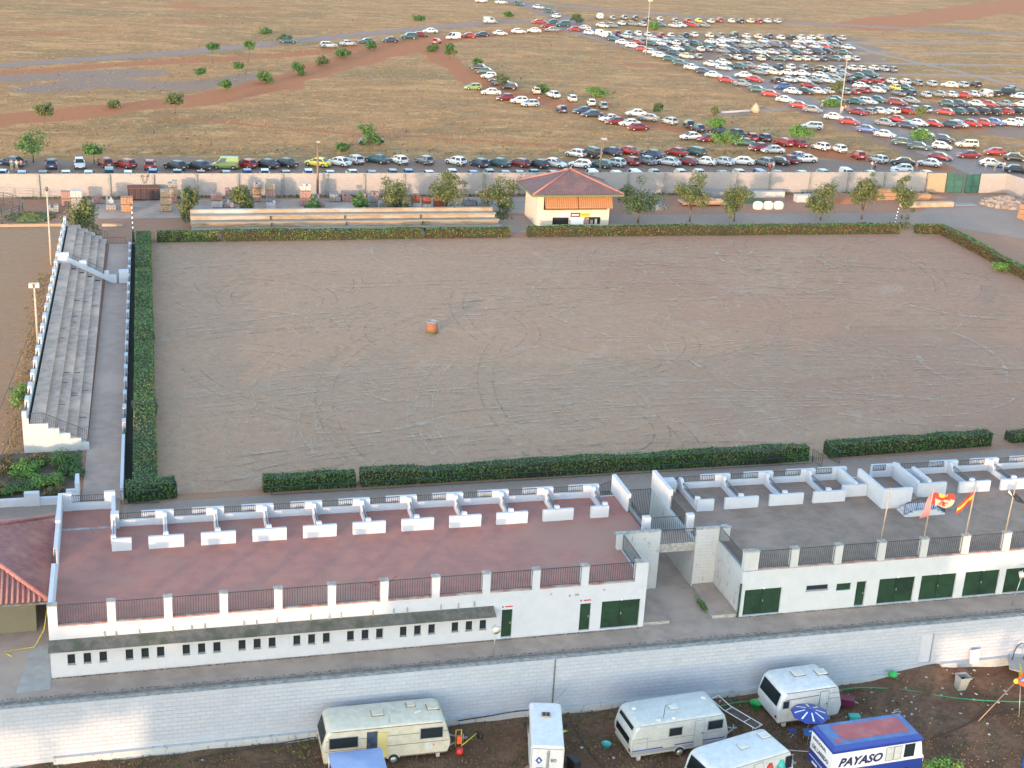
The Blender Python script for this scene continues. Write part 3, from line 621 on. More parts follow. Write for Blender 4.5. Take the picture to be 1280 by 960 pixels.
mb = MB(); mb.box(WN[0], WN[1], Y2 + .1, Y2 + .14, WN[2], WN[3], 'green_door'); mb.build('shutter', T2)
mb = MB(); mb.box(38.86, 38.98, Y2 - .12, Y2 - .01, .05, 2.6, 'gate_dark'); MAT['gate_dark'] = plain('dark_green_post', (.02, .06, .045), .5); mb.build('gate_post', T2)
front_parapet(T2, [(39.0, 40.05)] + [(42.45 + 3.3 * k, 42.45 + 3.3 * k + .55) for k in range(15)], Y2, 4.98, 'white_dirty2')
xs2 = [43.0, 46.6, 50.2]; xr = [62.6, 66.3, 70.0, 73.7, 77.4, 81.1]
rear_parapet(T2, xs2 + [52.9], 39.2, 53.2, 92.8); rear_parapet(T2, [57.6] + [x + .2 for x in xr], 55.9, XE, 92.8)
booth(T2, 39.5, 39.38, 40.7, 88.8, 92.8); booth(T2, 43.0, 41.62, 44.3, 88.85, 92.8); booth(T2, 46.6, 45.26, 48.0, 88.9, 92.8); booth(T2, 50.2, 48.85, 51.5, 88.9, 92.8)
for x in xr: booth(T2, x, x - 1.25, x + 1.45, 89.0, 92.8)
mb = MB()
mb.box(52.7, 52.95, 89.843, 92.7, FZ, FZ + 1.05, 'white'); mb.box(51.6, 53.67, 89.6, 89.84, FZ, FZ + .95, 'white'); mb.build('booth_wall', T2)
mb = MB(); mb.box(53.7, 53.95, 87.45, 91.4, FZ, FZ + 1.5, 'white'); mb.box(53.7, 56.1, 87.2, 87.44, FZ, FZ + 1.5, 'white'); mb.box(53.66, 56.14, 87.16, 87.48, FZ + 1.503, FZ + 1.56, 'white')
mb.build('booth_wall', T2); mb = MB(); mb.box(57.5, 57.75, 89.0, 92.75, FZ, FZ + 1.25, 'white'); mb.box(57.5, 60.0, 88.75, 88.99, FZ, FZ + 1.1, 'white'); mb.box(58.5, 58.75, 89.0, 91.6, FZ, FZ + 1.3, 'white')
mb.build('booth_wall', T2)
st = MB()
for k in range(3): st.box(54.8 + .32 * k, 58.1 - .32 * k, 85.6, 86.9, FZ + .15 * k, FZ + .15 * (k + 1) - .003, 'white')
st.box(55.8, 57.1, 86.9, 88.7, FZ, FZ + .44, 'grey_floor'); st = st.build('rostrum', T2)
r = MB()
railing(r, (54.75, 85.75), (55.75, 85.75), (FZ + .1, FZ + .45), (FZ + 1.0, FZ + 1.4)); railing(r, (55.75, 85.75), (57.15, 85.75), FZ + .45, FZ + 1.4); railing(r, (57.15, 85.75), (58.15, 85.75), (FZ + .45, FZ + .1), (FZ + 1.4, FZ + 1.0)); railing(r, (58.15, 85.75), (58.15, 86.9), FZ + .1, FZ + 1.0)
r.build('railing', st)
mb = MB(); mb.box(37.38, 37.68, 89.6, 93.3, FZ, 4.95, 'white'); mb.build('passage_parapet', T2); mb = MB(); mb.box(37.36, 37.9, 85.75, 86.15, FZ - .2, 4.75, 'white'); mb.build('passage_post', T2); mb = MB(); mb.box(39.45, 39.87, 84.13, 84.5, FZ, 4.45, 'white'); mb.build('passage_post', T2)
mb = MB(); mb.prism_x([(92.2, FZ), (93.02, FZ), (93.02, FZ + .95), (92.2, FZ + .95)], 37.7, 39.0, 'white')
pp = mb.build('passage_parapet', T2)
r = MB(); railing(r, (37.6, 86.15), (37.6, 89.6), FZ, 4.5); r.build('railing', pp); r = MB(); railing(r, (39.12, 79.6), (39.12, 83.85), FZ + .1, 4.6); r.build('railing', pp)


# ------------------------------------------------------------------ footbridge, passage, retaining wall and neighbours
BR = thing('footbridge', 'short railed footbridge joining the red terrace to the grey terrace above the passage', 'bridge', (36, 85, 2.8))
mb = MB(); mb.box(34.753, 37.347, 84.05, 86.1, 2.95, FZ - .002, 'white_dirty', 'concrete'); mb.box(34.753, 37.347, 83.98, 84.047, 2.85, FZ + .05, 'cap'); mb.build('deck', BR)
r = MB(); railing(r, (34.76, 84.1), (37.34, 84.1), FZ - .2, 4.52, 'iron', .13, .026); r.build('railing', BR)
r = MB(); railing(r, (34.62, 86.0), (37.35, 86.0), FZ, 4.6, 'iron', .15, .026); r.build('railing', BR)
def slab(name, pts, h, label):
    mb = MB(); mb.prism(pts, -.003, h, 'cap', 'concrete'); return tag(mb.build(name), label, 'ramp')
slab('side_ramp', [(32.05, 79.15), (33.95, 79.15), (33.5, 84.0), (32.05, 84.0)], .22, 'low grey concrete ramp at the foot of the red terrace building beside the passage')
slab('side_ramp', [(37.15, 79.3), (38.95, 79.25), (38.95, 83.8), (37.38, 83.8)], .24, 'low grey concrete ramp with weedy edge at the left end of the grey terrace building')
GT = thing('passage_gate', 'black iron gate and flared railings closing the passage beside the arena', 'gate', (36, 94.5, 0))
for a, b in (((34.45, 93.3), (33.0, 95.4)), ((37.6, 93.4), (39.2, 95.5))): r = MB(); railing(r, a, b, (1.8, .1), (4.4, 2.6), 'iron', .14, .03); r.build('side_railing', GT)
r = MB(); railing(r, (32.9, 95.6), (39.3, 95.6), .1, 2.3, 'iron', .14, .03); r.build('gate_leaf', GT)

RW = thing('retaining_wall', 'long whitewashed block retaining wall above the caravan yard', 'wall', (20, 76.3, -4))
mb = MB(); mb.box(-70, 51.5, 76.0, 76.35, -4.3, .0, 'white_block'); mb.box(52.45, 110, 76.0, 76.35, -4.3, .0, 'white_block'); mb.box(51.5, 52.45, 76.0, 76.35, -4.3, -3.0, 'white_block'); mb.box(51.5, 52.45, 76.0, 76.35, -.75, 0, 'white_block'); mb.build('wall', RW)
mb = MB(); mb.box(-70, 110, 75.97, 76.38, .003, .05, 'white_block', 'cap'); mb.build('coping', RW)
mb = MB(); mb.box(-6, 50.9, 75.72, 75.997, -4.3, -3.52, 'white_dirty'); mb.box(53.2, 110, 75.68, 75.997, -4.3, -3.05, 'white_dirty'); mb.build('footing', RW)
mb = MB(); mb.box(51.55, 52.4, 76.1, 76.14, -3.0, -.78, 'white'); mb.build('blocked_door', RW)
mb = MB(); mb.box(24.95, 25.05, 75.97, 75.998, -3.5, 0, 'kerbdark'); mb.build('joint', RW)
mb = MB(); mb.obox((55.6, 75.45, -3.1), (.75, .05, 1.05), .05, 'white', rx=-.12); tag(mb.build('loose_panel'), 'small white panel leaning on the foot of the retaining wall near the bin', 'panel')

# left neighbour with clay tile hip roof
NB = thing('tiled_building', 'low building with a dark red clay tile hip roof left of the terraces', 'building', (-12, 90, 0))
ex, sy, ny, wx = -6.25, 84.0, 96.5, -18.5; ze, zt = 2.6, 4.9; ax1, ay = -12.4, 90.2
mb = MB(); mb.box(wx + .5, ex - .9, sy + .9, ny - .9, 0, ze - .15, 'dull_render'); MAT['dull_render'] = whitewash('dull_olive_render', (.16, .155, .11), (.10, .09, .07), .5, (60, 60), 0, .6); mb.build('wall', NB)
mb = MB(); A = (ex, sy, ze); B = (ex, ny, ze); Cc = (wx, ny, ze); D = (wx, sy, ze); AP = (ax1, ay, zt); AQ = (ax1 - 1.5, ay, zt)
mb.add([A, B, Cc, D, AP, AQ], [(0, 1, 4), (1, 2, 5, 4), (2, 3, 5), (3, 0, 4, 5), (3, 2, 1, 0)], 'tile'); rf = mb.build('roof', NB)
rd = MB()
for a, b in ((A, AP), (B, AP), (AP, AQ), (D, AQ)): rd.tube([Vector(a) + Vector((0, 0, .05)), Vector(b) + Vector((0, 0, .05))], .16, 'tile_ridge', 8)
rd.build('ridge', rf)
tl = MB()   # rows of barrel tiles on the near slope
for k in range(34):
    x = ex - .2 - k * .33
    if x > ax1: f_ = (ex - x) / (ex - ax1)
    else: f_ = 1 - max(0, (ax1 - 1.5 - x)) / (ax1 - 1.5 - wx)
    f_ = min(1, max(0, f_)); tl.tube([(x, sy - .05, ze + .03), (x, sy + (ay - sy) * f_, ze + (zt - ze) * f_ + .03)], .085, 'tile_ridge' if k % 9 == 4 else 'tile_pink', 6)
MAT['tile_pink'] = mott('weathered_pantiles', (0.331, 0.180, 0.164), (0.259, 0.135, 0.121), 2.2)
tl.build('pantile', rf)
g_ = MB(); g_.bar((wx, sy - .1, ze - .08), (ex, sy - .1, ze - .08), .12, 'kerbdark'); g_.build('gutter', NB)
h = MB(); h.tube([(-6.4, 84.2, 1.9), (-6.6, 83.4, .9), (-7.2, 82.8, .05), (-9, 82.5, .03), (-8.5, 81.9, .03)], .03, 'yellow', 6); tag(h.build('yellow_cable'), 'thin yellow cable looped on the ground below the clay tile roof', 'cable')
mb = MB(); mb.poly([(-8.0, 77.6, .006), (-6.05, 77.8, .006), (-6.05, 83.0, .006), (-7.4, 83, .006)], 'pad'); MAT['pad'] = mott('pale_pad', (.36, .34, .31), (.30, .28, .26), 1.2); struct(mb.build('concrete_pad', base=(0, 0, 0)))
mb = MB()
for i in range(16): mb.box(-10.3 + i * .28, -10.22 + i * .28, 97.4, 98.3, .005, .35, 'iron_grey')
mb.bar((-10.5, 97.9, .35), (-5.9, 97.9, .35), .05, 'iron_grey'); tag(mb.build('low_rack'), 'low grey metal rack behind the clay tile roof', 'rack')

# stepped white wall and planted bed by the grandstand
WS = MB(); sk = lambda x, y, z: (x + (y - 105) * .0144, y, z)
WS.box(-30, -5.9, 104.0, 104.3, 0, .62, 'white'); WS.box(-9.0, -7.9, 103.93, 104.37, .0, 1.1, 'white'); WS.box(-14.5, -13.4, 103.93, 104.37, 0, 1.1, 'white'); WS.box(-5.95, -5.0, 104.0, 104.3, 0, 1.15, 'white'); WS.box(-5.3, -5.0, 104.303, 106.2, 0, 1.55, 'white')
tag(WS.build('stepped_wall'), 'low white stepped wall in front of the green shrub bed', 'wall')

# grandstand, in a frame that leans a little like the real one
SK = lambda x, y, z: (x + (y - 106) * .0144, y, z)
GS = thing('grandstand', 'long grey concrete grandstand of five steps with a white end wall', 'grandstand', (-7, 147, 0))
Y0, Y1s = 114.5, 181.0
steps = [(-4.85, .15), (-5.68, .62), (-6.52, 1.10), (-7.36, 1.57), (-8.2, 2.05)]
mb = MB(SK)
rr = random.Random(4)
for i, (x, z) in enumerate(steps):
    x0 = x - .84 if i < 4 else -9.2
    y = Y0 + .3
    while y < Y1s - .1:
        y2 = min(y + 6.65, Y1s)
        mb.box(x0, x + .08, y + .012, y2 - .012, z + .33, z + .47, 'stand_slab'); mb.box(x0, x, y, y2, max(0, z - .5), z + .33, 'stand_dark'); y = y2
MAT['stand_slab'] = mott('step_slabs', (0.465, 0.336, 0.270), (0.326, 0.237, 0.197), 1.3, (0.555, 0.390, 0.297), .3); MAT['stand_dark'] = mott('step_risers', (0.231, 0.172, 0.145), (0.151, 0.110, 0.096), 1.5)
mb.build('step', GS)
mb = MB(SK)
prof = [(-9.75, 0), (-4.6, 0), (-4.6, .65), (-5.2, .65), (-5.2, 1.1), (-6.05, 1.1), (-6.05, 1.58), (-6.9, 1.58), (-6.9, 2.06), (-7.75, 2.06), (-7.75, 2.52), (-9.25, 2.52), (-9.25, 3.05), (-9.75, 3.05)]
mb.prism_y(prof, Y0, Y0 + .28, 'white_dirty2'); mb.box(-9.75, -9.4, Y0, Y0 + .3, 3.053, 3.65, 'white'); mb.box(-9.72, -9.45, Y0 + .283, Y1s, 0, 2.85, 'white_dirty2'); mb.prism_y([(x, z - .02) for x, z in prof], Y1s, Y1s + .25, 'white_dirty2')
mb.build('end_wall', GS)
mb = MB(SK); y = Y0 + 3
k = 0
while y < Y1s: mb = MB(SK); mb.box(-9.75, -9.42, y, y + 1.1, 2.853, 3.55, 'white'); mb.build('parapet_block', GS); y += 3.32
bw = GS
r = MB(SK); railing(r, (-9.58, Y0 + .3), (-9.58, Y1s), 2.86, 3.35, 'iron', .3, .03); r.build('railing', bw)
r = MB(SK); railing(r, (-9.2, Y0 + .12), (-8.1, Y0 + .12), 2.55, 3.45); railing(r, (-8.1, Y0 + .12), (-4.75, Y0 + .12), (2.55, .75), (3.45, 1.75)); r.build('railing', GS)
r = MB(SK); railing(r, (-9.2, Y1s), (-8.3, Y1s), 2.6, 3.4, 'iron', .3); railing(r, (-8.3, Y1s), (-4.6, Y1s), (2.6, .7), (3.4, 1.6), 'iron', .3); railing(r, (-4.6, Y1s), (-2.4, Y1s), .1, .9, 'iron', .3); r.build('railing', GS)
mb = MB(SK); yw = 163.6
mb.prism_y([(-9.6, 2.5), (-8.3, 2.5), (-3.6, 0), (-3.2, 0), (-3.2, 1.0), (-4.0, 1.0), (-4.0, 1.5), (-4.5, 1.5), (-4.5, 1.05), (-6.4, 2.1), (-6.4, 2.75), (-7.2, 2.75), (-7.2, 2.5), (-8.3, 3.1), (-8.3, 3.7), (-9.6, 3.7)], yw, yw + .35, 'white')
dv = mb.build('stair_wall', GS)
r = MB(SK); railing(r, (-8.3, yw + .17), (-7.2, yw + .17), (3.1, 2.6), (3.6, 3.05), 'iron', .16); railing(r, (-6.4, yw + .17), (-4.5, yw + .17), (2.1, 1.1), (2.7, 1.7), 'iron', .16); r.build('railing', dv)
mb = MB(SK)
for i in range(4): mb.box(-5.5 - .84 * i, -5.0 - .84 * i, yw - 1.0, yw - .65, .62 + .475 * i, .66 + .475 * i, 'stain_dark')
for _ in range(16):
    i = rr.randrange(4); y = rr.uniform(Y0 + 3, yw - 3); mb.box(-5.6 - .84 * i, -5.05 - .84 * i, y, y + .10, .622 + .475 * i, .64 + .475 * i, 'stain_dark')
MAT['stain_dark'] = plain('dark_gap', (.05, .05, .055), .9); mb.build('expansion_gap', GS)
# promenade between grandstand and arena
mb = MB(SK); mb.poly([(-4.85, 104.4, .05), (-1.95, 104.4, .05), (-1.95, 181, .05), (-4.4, 181, .05)], 'promenade'); MAT['promenade'] = mott('promenade_concrete', (0.369, 0.259, 0.208), (0.305, 0.215, 0.176), .8, (0.402, 0.284, 0.228), .12); struct(mb.build('promenade', base=(0, 0, 0)))
PW = thing('promenade_wall', 'low white wall with green railings along the promenade beside the arena hedge', 'wall', (-1.9, 140, 0))
mb = MB(SK); mb.box(-1.95, -1.7, 104.2, 115.2, 0, 1.0, 'white'); mb.build('wall', PW)
mb = MB(SK); y = 118.0
while y < 181: mb = MB(SK); mb.box(-1.98, -1.66, y, y + 1.0, 0, .95, 'white'); mb.build('pier', PW); y += 3.5
mb = MB(SK); mb.box(-1.9, -1.72, 115.2, 181, 0, .3, 'concrete_dark'); mb.build('kerb', PW)
r = MB(SK); railing(r, (-1.82, 115.2), (-1.82, 181), .3, .85, 'gate_dark', .2, .035); r.build('railing', PW)
mb = MB(SK); mb.poly([(-1.68, 104.4, .013), (-.2, 104.4, .013), (-.2, 181, .013), (-1.68, 181, .013)], 'gap_shade'); MAT['gap_shade'] = plain('painted_gap_shade', (.028, .03, .022), .95); struct(mb.build('gap_shade_strip', base=(0, 0, 0)))  # near-black sheet paints the shade in the gap between wall and hedge
tk = thing('ticket_booth', 'small white box with a dark blue door on the promenade beside the arena', 'booth', (-1.9, 164, 0))
mb = MB(); mb.box(-2.1, -1.0, 163.4, 164.8, 0, 1.35, 'white'); mb.build('body', tk); mb = MB(); mb.box(-2.14, -2.103, 163.5, 164.6, .05, 1.25, 'navy_paint'); MAT['navy_paint'] = plain('navy_paint', (.02, .025, .09), .5); mb.build('door', tk)

# ------------------------------------------------------------------ boundary wall, gate, kiosk, bleachers
BW = thing('boundary_wall', 'long cream painted block boundary wall between the storage yard and the car park', 'wall', (50, 207.5, 0))
mb = MB()
for a, b in ((-140, 126.6),): mb.box(a, b, 207.5, 207.75, -.1, 3.22, 'cream_block')
mb.box(135.95, 140.9, 206.4, 206.65, -.1, 3.22, 'cream_block'); mb.prism([(140.9, 206.4), (141.1, 206.55), (143.5, 190), (143.3, 189.9)], -.1, 3.2, 'cream_block')
mb.prism([(143.3, 189.9), (143.5, 190), (147, 150), (146.8, 150)], -.1, 3.2, 'cream_block')
mb.build('wall', BW)
mb = MB(); mb.box(-140, 126.6, 207.45, 207.8, 3.222, 3.3, 'cap'); mb.build('coping', BW)
mb = MB(); mb.box(126.603, 129.9, 206.9, 207.3, -.1, 3.22, 'stone_block'); mb.build('patch_wall', BW)
for x in [-61.2, -55.1, -49, -43, -37, -31, -25, -19.1, -13.0, -3.4, 2.66, 8.7, 14.6, 21.05, 27.6, 33.1, 39.1, 45.3, 51.4, 57.0, 62.4, 68.5, 74.6, 80.7, 86.8, 92.9, 98.6, 105.6, 112.4, 119.0]:
    m_ = MB(); m_.box(x - .16, x + .16, 207.28, 207.497, 0, 3.2, 'concrete_dark'); m_.build('pilaster', BW)
GA_ = thing('yard_gate', 'dark green double metal gate in the boundary wall', 'gate', (133, 206.6, 0))
for s, (a, b, ya, yb) in enumerate(((129.95, 132.7, 206.9, 206.3), (133.2, 135.9, 206.3, 206.5))):
    m_ = MB(); L = math.hypot(b - a, yb - ya); an = math.atan2(yb - ya, b - a); m_.obox(((a + b) / 2, (ya + yb) / 2, .05), (L, .05, 3.1), an, 'gate_teal')
    for q in (.05, 1.05, 2.1, 3.05): m_.obox(((a + b) / 2, (ya + yb) / 2 - .05, q), (L, .06, .06), an, 'gate_dark')
    for q in (0, .5, 1): m_.obox((a + (b - a) * q, ya + (yb - ya) * q - .06, .05), (.08, .06, 3.1), an, 'gate_dark')
    m_.build('gate_leaf', GA_)
m_ = MB(); m_.box(129.9, 130.0, 206.8, 207.0, 0, 3.3, 'gate_dark'); m_.box(135.88, 135.98, 206.4, 206.6, 0, 3.3, 'gate_dark'); m_.build('gate_frame', GA_)

KX0, KX1, KY0, KY1 = 54.4, 65.0, 187.7, 194.2
K = thing('kiosk', 'cream kiosk with a pyramid tile roof and orange striped awning beside the arena', 'kiosk', (59.7, 190.9, 0))
mb = MB(); holed_wall(mb, KX0, KX1, 0, 2.3, KY0, .22, [(56.7, 59.1, .15, 1.22), (61.4, 63.8, .15, 1.22)], 'kiosk_wall')
mb.box(KX0, KX0 + .22, KY0 + .223, KY1, 0, 4.7, 'kiosk_wall'); mb.box(KX1 - .22, KX1, KY0 + .223, KY1, 0, 4.7, 'kiosk_wall'); mb.box(KX0 + .223, KX1 - .223, KY1 - .22, KY1, 0, 4.7, 'kiosk_wall')
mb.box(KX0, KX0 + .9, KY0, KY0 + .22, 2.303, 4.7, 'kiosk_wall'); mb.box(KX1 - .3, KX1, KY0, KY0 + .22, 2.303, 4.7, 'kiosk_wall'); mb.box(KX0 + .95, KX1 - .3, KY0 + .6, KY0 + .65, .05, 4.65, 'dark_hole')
mb.build('wall', K)
mb = MB(); e0 = (53.3, 186.5); e1 = (66.6, 195.6); ap = (59.9, 191.0, 7.35); zz = 4.72
vs = [(e0[0], e0[1], zz), (e1[0], e0[1], zz), (e1[0], e1[1], zz), (e0[0], e1[1], zz), ap]
mb.add(vs, [(0, 1, 4), (1, 2, 4), (2, 3, 4), (3, 0, 4), (3, 2, 1, 0)], 'kiosk_tile'); rf = mb.build('roof', K)
mb = MB()
for v in vs[:4]: mb.tube([Vector(v) + Vector((0, 0, .06)), Vector(ap) + Vector((0, 0, .06))], .13, 'tile_ridge', 8)
mb.lathe((ap[0], ap[1], ap[2]), [(.22, 0), (.2, .2), (.06, .42)], 'tile_ridge', 10); mb.build('ridge', rf)
mb = MB(); mb.box(e0[0], e1[0], e0[1] - .05, e0[1] + .05, zz - .28, zz - .04, 'fascia_green'); mb.box(e0[0] - .04, e0[0] + .04, e0[1] + .06, e1[1], zz - .28, zz - .04, 'fascia_green'); mb.box(e1[0] - .04, e1[0] + .04, e0[1] + .06, e1[1], zz - .28, zz - .04, 'fascia_green')
MAT['fascia_green'] = plain('fascia_green', (.11, .14, .06), .7); mb.build('fascia', rf)
def awning_mat():
    m, nt, b = newmat('striped_awning'); g = nt.nodes.new('ShaderNodeNewGeometry'); sp_ = nt.nodes.new('ShaderNodeSeparateXYZ'); lk(nt, g.outputs['Position'], sp_.inputs[0])
    s_ = math_(nt, 'GREATER_THAN', math_(nt, 'SINE', math_(nt, 'MULTIPLY', sp_.outputs[0], 20.)), 0.)
    lk(nt, mixc(nt, s_, (.25, .095, .03), (.31, .16, .08)), b.inputs['Base Color']); b.inputs['Roughness'].default_value = .9; MAT['awning'] = m
awning_mat()
for a, b in ((55.35, 60.1), (60.2, 65.2)):
    m_ = MB(); n = 24
    vs = []
    for i in range(n + 1):
        x = a + (b - a) * i / n; q = .03 * math.sin(i * 1.7)
        vs += [(x, KY0 - .08, 4.42), (x, KY0 - .75, 2.85 + q), (x, KY0 - .76, 2.60 + .05 * (i % 2)), (x, KY0 - .05, 4.40), (x, KY0 - .71, 2.83 + q)]
    fs = []
    for i in range(n): o_ = 5 * i; fs += [(o_, o_ + 1, o_ + 6, o_ + 5), (o_ + 1, o_ + 2, o_ + 7, o_ + 6), (o_ + 3, o_ + 8, o_ + 9, o_ + 4)]
    m_.add(vs, fs, 'awning'); aw = m_.build('awning', K)
    m2 = MB(); m2.bar((a, KY0 - .78, 2.84), (b, KY0 - .78, 2.84), .05, 'galv'); [m2.bar((x, KY0 - .02, 3.2), (x, KY0 - .74, 2.84), .035, 'galv') for x in (a + .1, b - .1)]; m2.build('awning_arm', aw)
for i, (a, b, m0, m1) in enumerate(((57.85, 59.25, 'white_paint', 'red'), (59.27, 60.7, 'sign_maroon', 'white_paint'), (60.72, 62.15, 'sign_yellow', 'fascia_green'))):
    MAT['sign_maroon'] = MAT.get('sign_maroon') or plain('maroon_sign', (.12, .02, .05), .5); MAT['sign_yellow'] = MAT.get('sign_yellow') or plain('yellow_sign', (.50, .44, .02), .5)
    m_ = MB(); m_.box(a, b, KY0 - .06, KY0 - .003, 1.28, 1.86, m0); s_ = m_.build('sign_board', K)
    m_ = MB()   # the blurred lettering of the photo: a worn band of small marks
    x = a + .2
    while x < b - .25: w = ru(.05, .1); m_.box(x, x + w, KY0 - .068, KY0 - .062, 1.48, 1.66, m1); x += w + .035
    m_.build('lettering_band', s_)
m_ = MB(); m_.box(59.35, 61.2, KY0 - .10, KY0 - .003, .2, 1.15, 'white_paint'); m_.build('counter_front', K)
m_ = MB(); m_.box(61.5, 62.1, KY0 + .05, KY0 + .3, .16, 1.1, 'brick_pink'); m_.box(62.3, 62.7, KY0 + .05, KY0 + .3, .16, .8, 'block_grey'); m_.box(63.0, 63.3, KY0 + .05, KY0 + .3, .16, .9, 'block_white'); m_.build('counter_goods', K)

BL = thing('bleachers', 'low three step bleacher with tan brick risers behind the far arena hedge', 'bleachers', (28, 188, 0))
rr = random.Random(2)
for i in range(3):
    y = 185.8 + 1.5 * i; z = .55 * i
    m_ = MB()
    m_.box(7.1, 48.9 - .15 * i, y + .05, y + 1.5, 0 if i == 0 else z - .05, z + .52, 'wood'); m_.build('riser', BL)
    m_ = MB(); m_.box(7.0, 49.0 - .15 * i, y - .28, y + .40, z + .523, z + .64, 'plank_grey'); MAT['plank_grey'] = MAT.get('plank_grey') or mott('plank_grey', (.27, .24, .20), (.22, .20, .17), 1.5); m_.build('seat', BL)
m_ = MB(); m_.box(7.1, 48.6, 190.3, 190.9, 0, 2.1, 'wood'); m_.build('riser', BL)
m_ = MB()
for x in (17.5, 27.5, 37.5): m_.box(x - .03, x + .03, 185.45, 190.25, .02, .03, 'stain_dark')
for i in range(3):
    for x in (17.5, 27.5, 38.0): m_.box(x - .03, x + .03, 185.5 + 1.5 * i, 185.84 + 1.5 * i, .55 * i, .55 * i + .50, 'stain_dark')
m_.build('joint', BL)

# corral on the far left
CR = thing('corral', 'round iron tube corral with a stone edge at the far left of the storage yard', 'corral', (-25, 198, 0))
mb = MB()
for z in (.5, 1.0, 1.45, 1.8):
    pts = [(-26 + 11.5 * math.cos(a), 197 + 8.2 * math.sin(a), z) for a in np.linspace(-2.6, 1.5, 44)]
    for a, b in zip(pts, pts[1:]): mb.bar(a, b, .07, 'iron_grey')
mb.build('rail', CR); mb = MB()
for a in np.linspace(-2.6, 1.5, 22): mb.bar((-26 + 11.5 * math.cos(a), 197 + 8.2 * math.sin(a), 0), (-26 + 11.5 * math.cos(a), 197 + 8.2 * math.sin(a), 1.85), .09, 'iron')
mb.build('post', CR)
mb = MB(); pts = [(-26 + 8.2 * math.cos(a), 199.5 + 5.0 * math.sin(a)) for a in np.linspace(-1.6, 1.4, 24)]
for a, b in zip(pts, pts[1:]): mb.bar((*a, .15), (*b, .15), .35, 'cap', .3)
mb.build('stone_edge', CR)
struct(sheet('corral_sand', [(-26 + 10.8 * math.cos(a), 197 + 7.6 * math.sin(a)) for a in np.linspace(0, 6.28, 40, endpoint=False)], .013, 'left_dirt'))
mb = MB(); mb.box(-40, -8.5, 190.5, 190.75, 0, .35, 'brick_tan'); mb.box(-4.3, -1.6, 190.2, 190.45, 0, .35, 'wood'); tag(mb.build('low_brick_edge'), 'low tan brick edging along the track beyond the left dirt field', 'kerb')

# ------------------------------------------------------------------ hedges
def leaf_cloud(mb, n, fn, size, mat, rr):
    """n small leaf-sized faces; fn() gives a position and an outward normal"""
    vs = []; fs = []
    for i in range(n):
        p, nv = fn(rr); s_ = size * rr.uniform(.6, 1.4)
        nv = (Vector(nv) + Vector((rr.gauss(0, .55), rr.gauss(0, .55), rr.gauss(0, .55)))).normalized()
        u = nv.orthogonal().normalized(); u.rotate(Quaternion(nv, rr.uniform(0, 6.28))); w = nv.cross(u); p = Vector(p)
        k = len(vs); vs += [p - u * s_ * .5, p + w * s_ * .32, p + u * s_ * .5, p - w * s_ * .32]; fs.append((k, k + 1, k + 2, k + 3))
    mb.add(vs, fs, mat)
def hedge(name, label, p0, p1, w, h, dry=0., dens=42, lsize=.17, seed=1, brk=0.):
    """clipped hedge between two ground points (front edge line), thickness w behind it"""
    rr = random.Random(seed); a = Vector((*p0, 0)); b = Vector((*p1, 0)); d = b - a; L = d.length; d.normalize(); nrm = Vector((d.y, -d.x, 0))   # front normal
    t = thing(name, label, 'hedge', ((a + b) / 2 - nrm * w / 2)[:2] + (0,)) if False else thing(name, label, 'hedge', tuple((a + b) / 2 - nrm * w / 2))
    bulge = [(rr.uniform(0, L), rr.uniform(.6, 2.2), rr.uniform(-.16, .14)) for _ in range(int(L / 1.3))]
    bt = [(rr.uniform(0, L), rr.uniform(.8, 3), rr.uniform(-.13, .10)) for _ in range(int(L / 1.5))]
    def off(s, arr): return sum(m * math.exp(-((s - c) / q) ** 2) for c, q, m in arr if abs(s - c) < 3 * q)
    N = max(4, int(L / .5)); vs = []
    for i in range(N + 1):
        s = L * i / N; o = off(s, bulge); ht = h + off(s, bt) - .06; c = a + d * s
        for (q, z) in ((.04 - o * .4, 0), (.06 - o, ht * .6), (.10 - o, ht), (w - .08 + o, ht), (w - .04, ht * .5), (w - .04, 0)): vs.append(tuple(c - nrm * q + Vector((0, 0, z))))
    cm = MB(); cm.add(vs, [(6 * i + j, 6 * i + 6 + j, 6 * i + 7 + j, 6 * i + 1 + j) for i in range(N) for j in range(5)] + [(0, 1, 2, 3, 4, 5), tuple(range(6 * N, 6 * N + 6))[::-1]], 'hedge_core'); cm.build('branches', t)
    def face(kind):
        def fn(rr):
            while 1:
                s = rr.uniform(0, L); o = off(s, bulge); ht = h + off(s, bt); c = a + d * s
                if kind == 'f':
                    z = rr.uniform(.0, ht)
                    if brk and z < .45 and rr.random() < .45: continue
                    return c + nrm * (o * (z / h) + rr.gauss(0, .035)) + Vector((0, 0, z)), nrm
                if kind == 't': q = rr.uniform(0, w); return c - nrm * q + nrm * 0 + Vector((0, 0, ht + rr.gauss(0, .04))), (0, 0, 1)
                if kind == 'b': return c - nrm * w + Vector((0, 0, rr.uniform(0, ht))), -nrm
                e = rr.choice((0, 1)); return a + d * (L * e) - nrm * rr.uniform(0, w) + d * (rr.gauss(0, .03)) + Vector((0, 0, rr.uniform(0, h))), d * (1 if e else -1)
        return fn
    fo = MB(); nf = int(L * h * dens * 1.6)
    leaf_cloud(fo, int(nf * dry), face('f'), lsize, 'hedge_dry', rr); leaf_cloud(fo, int(nf * (1 - dry)), face('f'), lsize, 'hedge_green', rr)
    leaf_cloud(fo, int(L * w * dens * 1.1), face('t'), lsize, 'hedge_green', rr); leaf_cloud(fo, int(nf * .3), face('b'), lsize, 'hedge_green', rr); leaf_cloud(fo, int(h * w * 2 * dens), face('e'), lsize, 'hedge_green', rr)
    fo.build('foliage', t); return t
hedge('hedge', 'clipped dark green hedge, shortest piece at the left of the near arena side', (9.0, 104.0), (16.3, 103.95), 1.3, 1.25, .05, 55, .15, 1)
